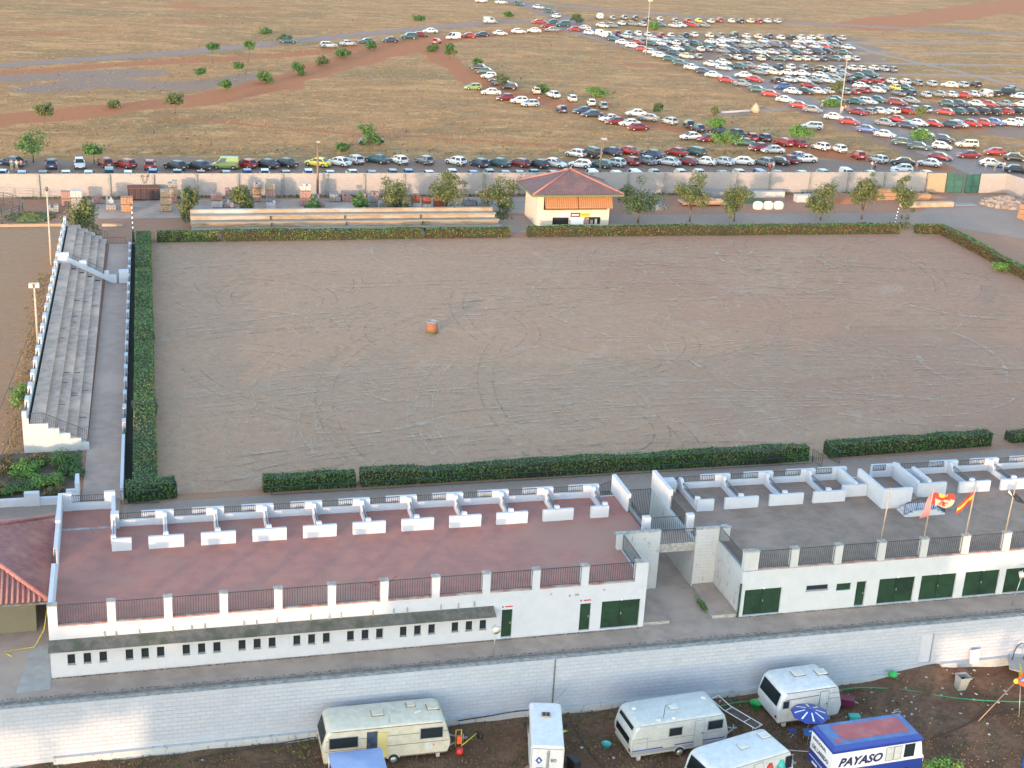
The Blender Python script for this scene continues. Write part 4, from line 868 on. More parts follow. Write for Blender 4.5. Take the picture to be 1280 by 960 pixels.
hedge('hedge', 'long clipped dark green hedge along the middle of the near arena side', (16.8, 103.95), (56.2, 103.95), 1.35, 1.3, .05, 50, .15, 2)
hedge('hedge', 'clipped dark green hedge right of the gap on the near arena side', (58.4, 104.4), (74.9, 105.0), 1.35, 1.25, .08, 50, .15, 3)
hedge('hedge', 'small ragged green bush hedge at the right edge of the near arena side', (77.2, 105.3), (82, 105.5), 1.2, 1.0, .1, 45, .17, 4)
hedge('hedge', 'far arena hedge, dark green piece at its left end', (2.6, 181.7), (10.3, 181.7), 1.25, 1.35, .25, 34, .2, 5)
hedge('hedge', 'far arena hedge, brown faced piece in front of the left half of the bleachers', (10.8, 181.7), (36.9, 181.65), 1.25, 1.35, .65, 34, .2, 6)
hedge('hedge', 'far arena hedge, brown faced piece in front of the right half of the bleachers', (37.5, 181.7), (49.0, 181.6), 1.25, 1.35, .75, 34, .2, 7, 1)
hedge('hedge', 'long straight far arena hedge in front of the kiosk, reddish brown at its foot', (51.6, 181.7), (107.2, 180.6), 1.3, 1.35, .85, 34, .2, 8, 1)
hedge('hedge', 'short far arena hedge piece right of the striped post', (110.0, 180.4), (113.5, 180.2), 1.3, 1.35, .9, 36, .2, 9, 1)
hedge('hedge', 'right arena hedge running toward the camera with an orange brown side', (113.4, 180.0), (111.6, 150.5), -1.3, 1.35, .9, 36, .2, 10, 1) if False else None
def side_hedge(label, x0, y0, x1, y1, w, h, dry, seed, dens=40, ls=.18):  # front (arena) side faces -X
    return hedge('hedge', label, (x0, y0), (x1, y1), w, h, dry, dens, ls, seed)
side_hedge('right arena hedge running toward the camera with an orange brown side', 113.5, 181.5, 111.4, 148, 1.3, 1.35, .92, 10)
# left hedge: front normal must face +X, so it runs toward +Y
hedge('hedge', 'long thick dark green hedge along the left side of the arena beside the promenade', (.75, 104.8), (1.75, 182.6), 1.75, 1.35, .05, 52, .16, 11)
hedge('hedge', 'stub of dark green hedge turning into the arena at its near left corner', (-1.4, 103.5), (2.3, 103.9), 1.5, 1.3, .05, 52, .16, 12)
mb = MB(); railing(mb, (9.5, 103.3), (56.2, 103.4), .05, .75, 'gate_dark', 3.0, .03); tag(mb.build('wire_fence'), 'thin dark green wire fence in front of the near arena hedge', 'fence')
for a, b, lb in (((-1.9, 103.2), (.9, 103.1), 'short dark gate rail beside the hedge stub at the near left arena corner'), ((56.4, 103.9), (56.7, 102.6), 'dark green gate leaf at the left of the gap in the near arena hedge'), ((58.2, 104.3), (58.6, 103.0), 'dark green gate leaf at the right of the gap in the near arena hedge'),
                 ((-.2, 182.4), (2.2, 182.2), 'grey wire gate beside the far left arena hedge')):
    mb = MB(); railing(mb, a, b, .05, 1.2, 'gate_dark', .25, .03); tag(mb.build('arena_gate'), lb, 'gate')

# ------------------------------------------------------------------ trees
def tree_thing(name, label, cat, loc, h, cw, trunk_h, leaf, seed, nl=1100, ls=.28, stake=False, squash=.8, group=None, gap=.35, lean=0.):
    """tapered trunk with limbs; crown = leaf clumps hung on the limbs, so the outline is uneven"""
    rr = random.Random(seed); x, y, z = loc; t = thing(name, label, cat, loc, group)
    tm = MB(); top = Vector((x + lean, y, z + trunk_h)); r0 = .035 * h / 2 + .03
    tm.tube([(x, y, z - .05), (x + lean * .4 + rr.gauss(0, .04), y + rr.gauss(0, .04), z + trunk_h * .5), top], [r0, r0 * .8, r0 * .6], 'bark', 7)
    cl = []; nb = rr.randint(6, 9); ch = h - trunk_h
    for i in range(nb):
        a = 6.283 * i / nb + rr.uniform(-.5, .5); q = rr.uniform(.35, .95); zz_ = rr.uniform(.15, .85)
        rad = cw / 2 * q * math.sqrt(max(.15, 1 - (2 * zz_ - 1) ** 2)) ; e = Vector((x + lean + rad * math.cos(a), y + rad * math.sin(a), z + trunk_h + ch * zz_))
        mid = top.lerp(e, .5) + Vector((0, 0, -.08 * ch)); tm.tube([top, mid, e], [r0 * .45, r0 * .3, r0 * .12], 'bark', 5)
        cl.append((e, rr.uniform(.45, .8))); cl.append((mid.lerp(e, .6), rr.uniform(.4, .7)))
        for _ in range(2):
            e2 = e + Vector((rr.gauss(0, cw * .13), rr.gauss(0, cw * .13), rr.gauss(0, ch * .13))); tm.tube([e, e2], [r0 * .12, r0 * .05], 'bark', 4); cl.append((e2, rr.uniform(.25, .5)))
    e = Vector((x + lean, y, z + h - .12 * ch)); tm.tube([top, e], [r0 * .5, r0 * .1], 'bark', 5); cl.append((e, .45)); cl.append((top.lerp(e, .5), .8))
    tm.build('trunk', t)
    fo = MB(); R_ = cw * .33; tot = sum(s for _, s in cl)
    for c, s in cl:
        def fn(rr, c=c, s=s):
            v = Vector((rr.gauss(0, 1), rr.gauss(0, 1), rr.gauss(0, squash))); v.normalize(); q = R_ * s * 1.25 * rr.uniform(.25, 1) ** .6
            return c + v * q, (v + Vector((0, 0, .3)))
        leaf_cloud(fo, int(nl * s / tot), fn, ls, leaf, rr)
    fo.build('crown', t)
    if stake: s_ = MB(); s_.bar((x + .25, y, z), (x + .2, y, z + trunk_h), .05, 'pole_wood'); s_.build('stake', t)
    return t
GT_ = 'young trees along the yard behind the far hedge'
for (x, y, h, cw, th, lf, sd, lb) in (
    (-6.2, 184.5, 4.6, 3.6, 1.3, 'leaf_olive', 21, 'small olive green tree at the far end of the grandstand'),
    (7.0, 193.5, 4.7, 2.8, .6, 'leaf_olive', 22, 'slim dusty green tree at the left end of the bleachers'),
    (14.6, 197.0, 3.9, 3.4, .4, 'leaf_olive', 23, 'bushy olive tree behind the bleachers by a tall block stack'),
    (24.0, 195.5, 2.9, 2.4, .4, 'leaf_green', 24, 'little round green shrub tree just behind the bleachers below a pink stack'),
    (30.6, 195.5, 3.2, 2.0, .5, 'leaf_green', 25, 'narrow little green tree behind the middle of the bleachers'),
    (36.0, 196.5, 4.6, 4.4, .7, 'leaf_olive', 26, 'wide olive tree behind the bleachers left of the tallest one'),
    (43.3, 196.5, 6.0, 5.2, .9, 'leaf_olive', 27, 'tallest and fullest olive tree behind the bleachers'),
    (51.2, 196.5, 5.4, 5.0, .8, 'leaf_olive', 28, 'broad olive tree between the bleachers and the kiosk'),
    (69.9, 188.8, 7.0, 4.9, 2.2, 'leaf_dark', 29, 'dark green round tree just right of the kiosk'),
    (78.0, 189.3, 6.6, 4.2, 2.6, 'leaf_olive', 30, 'olive round tree second to the right of the kiosk'),
    (84.9, 189.2, 5.2, 4.0, 2.0, 'leaf_olive', 31, 'thin young tree in front of the rusty wreck'),
    (98.9, 189.4, 5.6, 4.6, 1.9, 'leaf_olive', 32, 'wide straggly young tree behind the hedge right of the white sacks'),
    (105.8, 189.6, 6.4, 3.6, 1.9, 'leaf_olive', 33, 'tall narrow young tree in front of the red earth mound'),
    (112.6, 189.8, 6.8, 3.2, 2.3, 'leaf_olive', 34, 'tall young tree by the black and white post near the green gate')):
    tree_thing('young_tree', lb, 'tree', (x, y, 0), h, cw, th * .7, lf, sd, 3600, .26, False, .8, GT_)
FT = [((-15.00, 231.25), 5.0, 5.0, 1.7, 'leaf_green', 'biggest round green tree in the field at the far left'), ((-5.88, 230.03), 3.6, 3.2, 1.9, 'leaf_green', 'small flat topped tree above the red cars at far left'),
  ((-14.89, 259.65), 5.2, 3.6, 2.6, 'leaf_olive', 'leaning thin tree below the left end of the red dirt track'), ((-3.18, 282.31), 1.2, 2.6, .3, 'leaf_olive', 'low green bush on the red dirt track'),
  ((8.05, 276.74), 4.2, 3.4, 1.8, 'leaf_olive', 'thin tree where the red dirt track forks'), ((19.12, 303.00), 2.6, 2.6, .8, 'leaf_green', 'small green bush above the red track beside white rubble'),
  ((14.77, 316.61), 3.0, 2.6, 1.6, 'leaf_green', 'tiny flat tree left of the white rubble'), ((23.40, 325.50), 3.4, 2.2, 1.8, 'leaf_green', 'tiny round tree below the paved road'),
  ((18.87, 343.65), 5.2, 3.6, 3.8, 'leaf_green', 'small tree on a bare stem, left one by the paved road'), ((27.15, 345.98), 5.6, 3.4, 3.6, 'leaf_green', 'small leaning tree on a bare stem, right one by the paved road'),
  ((28.38, 314.50), 2.8, 4.2, .5, 'leaf_green', 'wide green bush on the upper edge of the red track'), ((36.97, 328.08), 2.8, 4.4, .4, 'leaf_green', 'dense green bush above the red track, second from the fork'),
  ((44.09, 342.73), 2.6, 3.8, .4, 'leaf_olive', 'olive bush beside the rubble above the red track'), ((51.10, 357.28), 2.4, 4.4, .4, 'leaf_green', 'flat green bush below the parked estate car'),
  ((60.46, 373.42), 2.6, 3.2, .4, 'leaf_green', 'green bush in front of the dark cars on the far road'), ((77.02, 372.73), 1.8, 3.6, .3, 'leaf_green', 'low green bush at the top of the car street'),
  ((78.36, 357.96), 4.0, 3.4, 1.4, 'leaf_green', 'loose green tree right of the car street top'), ((38.99, 239.85), 5.6, 3.6, 1.2, 'leaf_green', 'green tree in front of the lone black car'),
  ((82.29, 344.49), 2.4, 2.6, .6, 'leaf_green', 'small bush above the first cars of the street'), ((81.06, 314.54), 3.4, 3.2, .8, 'leaf_olive', 'small tree hiding a dark hatchback on the car street'),
  ((99.29, 301.50), 2.2, 4.6, .5, 'leaf_bright', 'flat bright green bush alone in the dry grass'), ((87.98, 305.02), 2.4, 3.0, .5, 'leaf_green', 'bush touching the beige hatchback'),
  ((106.86, 282.59), 2.0, 2.4, .4, 'leaf_dark', 'small dark shrub above the white saloon'), ((110.57, 259.33), 3.0, 3.8, 1.4, 'leaf_bright', 'bright green tree between dark cars on the bend'),
  ((104.00, 238.94), 4.6, 5.4, 2.0, 'leaf_bright', 'wide bright green tree above the front rows'), ((123.02, 249.82), 3.6, 5.0, 1.6, 'leaf_bright', 'bright green tree leaning over maroon cars'),
  ((161.32, 309.28), 3.2, 3.6, .9, 'leaf_olive', 'olive tree inside the car lot beside the lamp mast'), ((151.74, 292.06), 1.8, 5.0, .3, 'leaf_bright', 'low green bush in the lane by the white pickup'),
  ((149.86, 250.29), 3.0, 4.4, .7, 'leaf_bright', 'green bush in the lane between white hatchbacks'), ((138.66, 445.86), 3.6, 4.4, .8, 'leaf_dark', 'dark bush on the verge at the road junction'),
  ((160.91, 435.40), 2.6, 4.6, .6, 'leaf_bright', 'green bush between the top rows of the lot'), ((165.50, 277.54), 2.8, 2.8, 1.2, 'leaf_olive', 'thin tree between rows in the right of the lot'),
  ((87.09, 443.62), 1.6, 3.6, .3, 'leaf_green', 'small bush beyond the paved road'), ((36.65, 402.57), 1.8, 4.2, .3, 'leaf_green', 'small bush left of the roadside post'),
  ((39.77, 384.48), 2.2, 3.6, .4, 'leaf_dark', 'bush in front of the teal car on the road'), ((117.93, 278.33), 2.2, 2.0, .5, 'leaf_olive', 'little shrub at the end of the white pipe'),
  ((34.52, 241.18), 1.3, 2.6, .3, 'leaf_green', 'low bush above the white saloon in the front row'), ((120.36, 462.02), 1.8, 3.4, .3, 'leaf_green', 'bush at the top edge beside the road')]
for i, (p, h, cw, th, lf, lb) in enumerate(FT):
    tree_thing('field_tree' if h > 2.9 else 'field_bush', lb, 'tree' if h > 2.9 else 'bush', (p[0], p[1], 0), h * (.86 if i not in (0, 16) else 1), cw * (.92 if i else 1.05), th * .92, lf, 60 + i, 1500, .30, False, .7, 'scattered trees in the dry field', lean=.5 if 'leaning' in lb else 0)

# grass tufts and dry weeds over the field: nobody could count them
def tufts(name, n, area, zfn, mat, hmin, hmax, label, seed, wide=1., base=(0, 0, 0)):
    rr = random.Random(seed); vs = []; fs = []
    for _ in range(n):
        x, y = area(rr); z = zfn(x, y)
        for k in range(3):
            a = rr.uniform(0, 6.28); h = rr.uniform(hmin, hmax); w = h * .55 * wide; dx, dy = math.cos(a) * w, math.sin(a) * w; lx, ly = rr.gauss(0, h * .3), rr.gauss(0, h * .3)
            i = len(vs); vs += [(x - dx, y - dy, z - .03), (x + dx, y + dy, z - .03), (x + lx + dx * .5, y + ly, z + h), (x + lx - dx * .7, y + ly, z + h * .8)]; fs.append((i, i + 1, i + 2, i + 3))
    mb = MB(); mb.add(vs, fs, mat); return tag(mb.build(name, base=base), label, name.replace('_', ' '), kind='stuff')
MAT['straw'] = mott('dry_straw', (.27, .175, .085), (.21, .14, .068), .5, (.33, .225, .115), .1, .95, 0)
MAT['weed'] = mott('green_weed', (.07, .10, .03), (.11, .12, .045), .6, rough=.95, bs=0)
MAT['drybrush'] = mott('dark_brush', (.14, .115, .055), (.20, .15, .08), .4, rough=.95, bs=0)
def in_field(rr):
    while 1:
        y = 238 + (rr.random() ** 1.4) * 260; x = -75 + rr.random() * (y * .78 + 150)
        if x < 70 and seg_near((x, y), RED_TRACK, 7): continue
        if seg_near((x, y), BEND_TRACK, 6): continue
        if x > 136 and y < 440 and x < np.interp(y, [205, 240, 262, 285, 300, 330, 380, 430], [150, 152, 220, 220, 178, 195, 215, 236]) + 4: continue
        return x, y
def seg_near(p, pts, d):
    for (ax, ay), (bx, by) in zip(pts, pts[1:]):
        vx, vy = bx - ax, by - ay; t = max(0, min(1, ((p[0] - ax) * vx + (p[1] - ay) * vy) / (vx * vx + vy * vy)))
        if math.hypot(p[0] - ax - t * vx, p[1] - ay - t * vy) < d: return True
    return False
tufts('dry_grass', 12000, in_field, lambda x, y: 0, 'straw', .07, .20, 'knee high dry straw coloured grass over the field', 5, 1.3)
tufts('brush', 2200, in_field, lambda x, y: 0, 'drybrush', .12, .34, 'darker low brush scattered through the dry field', 6, 1.3)

# ------------------------------------------------------------------ stacks of building blocks on pallets
SG = 'stacks of building blocks along the boundary wall'
def stack(p, w, tiers, mats, label, d=None, rz=0., h=.95, seed=1):
    rr = random.Random(seed); d = d or w * .9; t = thing('block_stack', label, 'block stack', (p[0], p[1], 0), SG)
    z = 0.
    for k in range(tiers):
        mb = MB(); c = (p[0] + rr.uniform(-.08, .08), p[1], z)
        for q in (-.42, 0, .42): mb.obox((c[0], c[1] + d * q, z), (w, .1, .1), rz, 'pole_wood')
        for q in np.linspace(-.45, .45, 5): mb.obox((c[0] + w * q * math.cos(rz), c[1] + w * q * math.sin(rz), z + .1), (.1, d, .03), rz, 'pole_wood')
        mb.build('pallet', t); mb = MB(); hh = h * rr.uniform(.85, 1.05); nb = 4; nr = 3
        mt = mats[k % len(mats)]
        for i in range(nb):
            for j in range(nr):
                if k == tiers - 1 and j == nr - 1 and rr.random() < .3: continue
                wi = w / nb; ox = (i - (nb - 1) / 2) * wi
                mb.obox((c[0] + ox * math.cos(rz) - rr.uniform(-.02, .02), c[1] + ox * math.sin(rz) + rr.uniform(-.02, .02), z + .133 + j * hh / nr), (wi - .03, d * .97, hh / nr - .02), rz, mt)
        mb.build('block_pack', t); z += .14 + hh
    return t
STK = [((-7.6, 198.4), 1.5, 3, ['block_grey', 'block_grey', 'block_white'], 'tall grey three tier block stack next to the far left lamp pole'),
 ((-10.6, 198.2), 1.3, 1, ['block_grey'], 'low pale block pile left of the tall grey stack'), ((-9.2, 202.0), 1.2, 2, ['brick_pink'], 'pink brick stack behind the tall grey stack'),
 ((-5.0, 203.5), 1.3, 1, ['brick_pink'], 'low pink block stack alone against the wall at left'), ((-3.3, 203.0), 1.0, 1, ['block_white'], 'small white and grey block pile beside the low pink stack'),
 ((-3.2, 199.6), 1.3, 1, ['block_grey'], 'low grey pack left of the orange stack'), ((-1.1, 198.6), 1.6, 2, ['brick_orange'], 'bright orange two tier block stack left of the navy container'),
 ((4.2, 198.6), 1.5, 3, ['brick_tan'], 'tallest tan three tier stack right of the navy container'), ((5.2, 204.0), 1.3, 3, ['brick_pink', 'brick_tan', 'block_grey'], 'grey topped stack against the wall behind the tan stack'),
 ((6.9, 203.0), 1.2, 1, ['block_grey'], 'low grey block pack against the wall right of the tan stack'), ((6.7, 197.6), 1.4, 1, ['brick_tan'], 'low tan stack with grey rubble on top'),
 ((11.2, 200.5), 1.4, 2, ['block_white', 'brick_pink'], 'pink topped stack behind the slim tree'), ((12.9, 200.6), 1.5, 1, ['block_grey'], 'grey block pack right of the slim tree'), ((13.2, 203.4), 1.2, 2, ['block_grey', 'brick_pink'], 'small two tier stack with pink top near the wall'),
 ((17.1, 204.0), 1.2, 3, ['brick_tan', 'brick_orange', 'block_grey'], 'left one of the two tall stacks behind the bushy tree'), ((18.8, 203.0), 1.3, 3, ['block_grey', 'brick_pink', 'brick_tan'], 'right one of the two tall stacks behind the bushy tree'),
 ((18.6, 199.5), 1.3, 1, ['block_white'], 'white block pile in front of the two tall stacks'), ((23.7, 201.6), 1.5, 3, ['brick_pink', 'brick_pink', 'block_white'], 'tall pink stack with a white top pack beside the utility pole'),
 ((25.6, 199.8), 1.3, 1, ['brick_pink'], 'low rosy pack right of the tall white topped stack'), ((25.2, 203.2), 1.3, 1, ['block_grey'], 'grey slab pile at the foot of the utility pole'),
 ((28.2, 203.8), 1.5, 1, ['block_grey'], 'dark grey crate of blocks just right of the utility pole'), ((30.0, 204.0), 1.4, 1, ['brick_pink'], 'low beige and white pack against the wall'),
 ((32.3, 204.2), .9, 1, ['brick_tan'], 'small tan pile between two little trees'), ((34.2, 204.6), 1.1, 1, ['brick_pink'], 'single pink block pack by the pilaster'),
 ((33.0, 198.6), 1.3, 2, ['block_grey'], 'plain grey two tier stack left of the wide olive tree'), ((34.7, 198.3), 1.3, 1, ['block_grey'], 'low grey pack in the middle of three grey stacks'), ((36.4, 198.6), 1.4, 2, ['block_grey', 'brick_tan'], 'grey stack with a tan top pack'),
 ((39.2, 198.4), 1.2, 2, ['block_white', 'brick_red'], 'white pack with red bricks on top, left one of a pair'), ((40.8, 198.2), 1.2, 2, ['block_white', 'brick_red'], 'white pack with red bricks on top, right one of a pair'), ((42.6, 198.4), 1.4, 2, ['brick_red'], 'all red brick stack left of the tallest tree'),
 ((47.6, 200.6), 1.8, 1, ['block_grey'], 'flat grey stone pile behind the bleacher end'), ((49.6, 200.2), 1.9, 1, ['block_grey'], 'flat grey stone block by the broad tree'),
 ((67.6, 200.0), 1.7, 1, ['block_grey'], 'grey block pack right behind the kiosk')]
for i, (p, w, n, m_, lb) in enumerate(STK): stack(p, w, n, m_, lb, seed=i, h=.9 if n > 1 else 1.0)
t = thing('container', 'long low navy and rust metal container hung against the cream wall', 'container', (1.2, 205.6, 0))
mb = MB(); mb.box(-.9, 3.4, 204.8, 206.6, .15, 1.75, 'navy'); mb.build('body', t); mb = MB()
for k in range(16): mb.box(-.85 + .28 * k, -.78 + .28 * k, 204.74, 204.797, .2, 1.7, 'rust' if k % 3 else 'iron')
mb.build('rib', t); mb = MB(); mb.box(-.95, 3.45, 204.7, 206.65, 1.753, 1.85, 'rust'); mb.build('lid', t)
mb = MB(); mb.bar((1.0, 207.25, 3.3), (1.3, 207.25, 1.9), .06, 'iron'); mb.bar((2.0, 207.25, 3.3), (1.5, 207.2, 1.95), .06, 'iron'); mb.bar((.9, 207.25, 3.0), (2.1, 207.25, 3.0), .05, 'iron'); tag(mb.build('wall_bracket'), 'thin iron bracket hanging on the cream wall above the navy container', 'bracket')
mb = MB(); mb.bar((36.2, 206.4, 0), (36.2, 206.4, 2.5), .2, 'rust'); tag(mb.build('rusty_post'), 'short rusty post against the cream wall behind grey stacks', 'post')
def rocks(name, label, cat, c, r, h, n, mat, seed, size=(.15, .4)):
    rr = random.Random(seed); mb = MB()
    mb.lathe((*c, -.05), [(r * .92, 0), (r * .7, h * .35), (r * .35, h * .75), (.05, h * .95)], mat, 14)
    for _ in range(n):
        q = rr.random() ** .6; a = rr.uniform(0, 6.283); s = rr.uniform(*size); z = h * (1 - q) * .95
        p = Vector((c[0] + r * q * math.cos(a), c[1] + r * q * math.sin(a) * .8, max(0, z - s * .2)))
        M_ = Matrix.Rotation(rr.uniform(0, 6), 3, 'Z') @ Matrix.Rotation(rr.uniform(-.6, .6), 3, 'X')
        vs = [p + M_ @ Vector((x * s * rr.uniform(.35, .6), y * s * rr.uniform(.35, .6), z2 * s * rr.uniform(.3, .5) + s * .3)) for x in (-1, 1) for y in (-1, 1) for z2 in (-1, 1)]
        mb.add(vs, [(0, 1, 3, 2), (4, 6, 7, 5), (0, 4, 5, 1), (2, 3, 7, 6), (0, 2, 6, 4), (1, 5, 7, 3)], mat)
    return tag(mb.build(name), label, cat)
rocks('rubble_heap', 'conical heap of grey rubble right of the kiosk', 'rubble', (75.2, 198.3), 2.6, 2.3, 260, 'stone_grey', 1, (.15, .35))
rocks('rock_pile', 'spread pile of pale brown rocks by the boundary wall corner', 'rocks', (135.8, 198.0), 4.2, 1.3, 170, 'stone', 2, (.3, .8))
rocks('weed_mound', 'low grey green stony mound beside the corral', 'mound', (-13.6, 195.4), 3.4, .7, 150, 'weed', 3, (.15, .4))
mb = MB()
for k in range(3): mb.obox((134.2 + .1 * k, 188.3, .75 * k), (3.6, 2.6, .72), .15, 'brick_orange')
tag(mb.build('stone_slab_stack'), 'thick orange stone slabs stacked at the right edge of the yard', 'stone slabs')
rr = random.Random(9)
def mound(name, label, c, rx, ry, h, mat):
    vs = []; n = 20; k = 6
    for i in range(k + 1):
        q = 1 - i / k
        for j in range(n): a = 6.283 * j / n; s = 1 + rr.uniform(-.08, .08); vs.append((c[0] + rx * q * s * math.cos(a), c[1] + ry * q * s * math.sin(a), h * (1 - q * q) - .05))
    mb = MB(); mb.add(vs, [(i * n + j, i * n + (j + 1) % n, (i + 1) * n + (j + 1) % n, (i + 1) * n + j) for i in range(k) for j in range(n)], mat, True); return tag(mb.build(name), label, 'mound')
mound('earth_mound', 'red brown earth mound against the wall behind the young trees', (107.5, 201.5), 5.2, 2.6, 1.4, 'far_red_dirt')
mound('earth_mound', 'low grassy mound behind the three white sacks', (91, 202.0), 5.5, 2.2, .6, 'weed'); mound('earth_mound', 'flat brown mound left of the green gate with grey rubble', (124, 202.5), 5.0, 2.0, .8, 'service_dirt')
def slabs(p, size, n, mat, label, rz=0.):
    mb = MB()
    for k in range(n): mb.obox((p[0] + ru(-.15, .15), p[1], k * (size[2] + .05)), size, rz + ru(-.04, .04), mat)
    return tag(mb.build('stone_ledge'), label, 'stone blocks')
slabs((88.5, 204.8), (7.5, 1.1, .9), 1, 'block_grey', 'long grey stone ledge under the wall right of the wreck'); slabs((96.3, 204.6), (7.0, 1.1, .9), 1, 'block_white', 'long cream stone ledge under the wall')
slabs((101.5, 201.3), (2.6, 1.2, 1.1), 1, 'block_white', 'cream block at the left foot of the red earth mound'); slabs((104.2, 203.0), (1.7, 1.1, .8), 1, 'block_grey', 'small pale block alone under the wall')
slabs((117.5, 202.5), (5.2, 1.3, .55), 3, 'brick_orange', 'orange timber and stone slabs piled beside the tall young tree'); slabs((122.2, 200.8), (2.4, 1.3, .6), 2, 'brick_orange', 'short orange topped slab pile right of the tall young tree')
slabs((121.0, 197.2), (9.2, 1.0, .75), 1, 'wood_pale', 'long low pale timber beam along the service road'); mb = MB(); mb.obox((128.0, 198.0, .05), (4.2, 1.6, .12), .1, 'block_grey'); tag(mb.build('flat_slab'), 'thin grey slab lying by the service road before the gate', 'slab')
MAT['sack'] = plain('white_sack', (.68, .64, .56), .85)
for i, x in enumerate((92.0, 93.7, 95.4)):
    mb = MB(); vs = []; n = 10
    for k, (q, z) in enumerate(((.9, 0), (1, .35), (.95, .75), (.6, 1.0), (.1, 1.05))):
        for j in range(n):
            a = 6.283 * j / n; ca, sa = math.cos(a), math.sin(a); e = (abs(ca) ** 4 + abs(sa) ** 4) ** -.25; vs.append((x + .78 * q * ca * e * ru(.96, 1.03), 196.8 + .55 * q * sa * e, z * 1.1))
    mb.add(vs, [(r_ * n + j, r_ * n + (j + 1) % n, (r_ + 1) * n + (j + 1) % n, (r_ + 1) * n + j) for r_ in range(4) for j in range(n)] + [tuple(range(40, 50))], 'sack', True)
    tag(mb.build('big_bag'), ('left', 'middle', 'right')[i] + ' one of three white builder bags in a row', 'bag', 'three white builder bags')
# rusty wreck with timber on a trailer bed
t = thing('wrecked_trailer', 'rusty trailer bed loaded with timber and a black crushed car body', 'trailer', (84.5, 199.5, 0))
mb = MB(); mb.box(80.6, 88.6, 198.6, 201.0, .35, .55, 'wood_pale'); mb.box(80.4, 88.8, 198.5, 198.6, .3, .5, 'brick_orange'); [mb.box(x, x + .3, 198.8, 200.8, 0, .35, 'rust') for x in (81.5, 84.5, 87.5)]; mb.build('bed', t)
mb = MB()
for k in range(7): mb.obox((ru(82, 84.6), 199 + .25 * k, .55 + .14 * (k % 4)), (3.4, .2, .22), ru(-.12, .12), 'brick_orange' if k % 2 else 'wood_pale')
for k in range(5): mb.obox((ru(86, 87.5), 199 + .3 * k, .55 + .1 * (k % 3)), (2.2, .2, .2), ru(-.3, .3), 'wood_pale')
mb.build('timber', t)
mb = MB()
for k, (w, z) in enumerate(((4.0, 1.3), (3.7, 1.6), (3.2, 1.95), (2.2, 2.3))): mb.obox((83.0 - .2 * k, 199.9, z), (w, 1.7 - .1 * k, .22), .08 * (-1) ** k, 'black', ry=.04 * (-1) ** k)
mb.tube([(81.4, 199.2, 2.9), (82.2, 199.0, 3.15), (83.2, 199.1, 3.1), (83.7, 199.4, 2.85), (83.2, 200.2, 2.8), (82, 200.3, 2.85), (81.4, 199.2, 2.9)], .12, 'black', 6)
mb.bar((81.6, 198.5, .9), (84.6, 198.5, 1.6), .12, 'rust'); mb.build('crushed_body', t)
mb = MB(); mb.tube([(88.5, 184.0, .06), (92, 184.25, .06), (96, 184.7, .08), (99.5, 185.1, .06), (103.0, 186.2, .06)], .07, 'pipe_blue', 6); mb.tube([(87, 183.8, .06), (93, 184.6, .06), (97.5, 185.2, .06), (101.8, 186.0, .06)], .06, 'pipe_blue', 6); mb.tube([(97.6, 184.9, .05), (100, 184.9, .05), (102.6, 185.4, .05)], .05, 'gate_green', 6)
tag(mb.build('pipes'), 'pale blue plastic pipes lying behind the long straight hedge', 'pipes')
mb = MB(); a, b = (120.99, 281.83), (129.76, 284.73); mb.bar((*a, .2), (*b, .2), .35, 'block_white'); tag(mb.build('white_beam'), 'long thin white concrete beam lying in the dry grass', 'beam')
mb = MB(); p = (129.51, 283.73); mb.lathe((*p, -.05), [(1.0, 0), (.95, .7), (.55, 1.5), (.1, 2.05)], 'wood_pale', 9); tag(mb.build('standing_stone'), 'pale pointed stone standing at the end of the white beam', 'stone')
# barrel in the middle of the arena
t = thing('brick_drum', 'orange brick drum with a grey top standing alone in the arena', 'drum', (30.35, 142.6, 0))
mb = MB(); mb.lathe((30.35, 142.6, 0), [(.62, 0), (.60, .5), (.615, 1.15)], 'drum_orange', 20); MAT['drum_orange'] = mott('drum_orange', (.27, .115, .055), (.19, .085, .05), 5); mb.build('shell', t)
mb = MB(); mb.lathe((30.35, 142.6, 1.153), [(.64, 0), (.64, .08), (.50, .09), (.48, .03)], 'block_grey', 20); mb.build('rim', t)
mb = MB(); mb.lathe((30.2, 142.1, .02), [(.6, 0), (.45, .08), (.1, .12)], 'weed', 10); mb.build('moss', t)
# striped posts
def striped(x, y, h, hb, label, lean=.0):
    t = thing('striped_post', label, 'post', (x, y, 0)); mb = MB(); n = 11
    for k in range(n): mb.tube([(x + lean * (hb + (h - hb) * k / n), y, hb + (h - hb) * k / n), (x + lean * (hb + (h - hb) * (k + 1) / n), y, hb + (h - hb) * (k + 1) / n)], .06, 'white_paint' if k % 2 else 'black', 8)
    mb.build('pole', t)
    if hb > .2: mb = MB(); mb.box(x - .16, x + .16, y - .16, y + .16, 0, hb, 'gate_dark'); mb.build('base', t)
striped(-.35, 182.1, 4.9, 1.4, 'tall black and white striped post on a dark base at the far left arena corner', -.01); striped(109.5, 186.3, 2.7, .05, 'short black and white striped post right of the long straight hedge', .12)
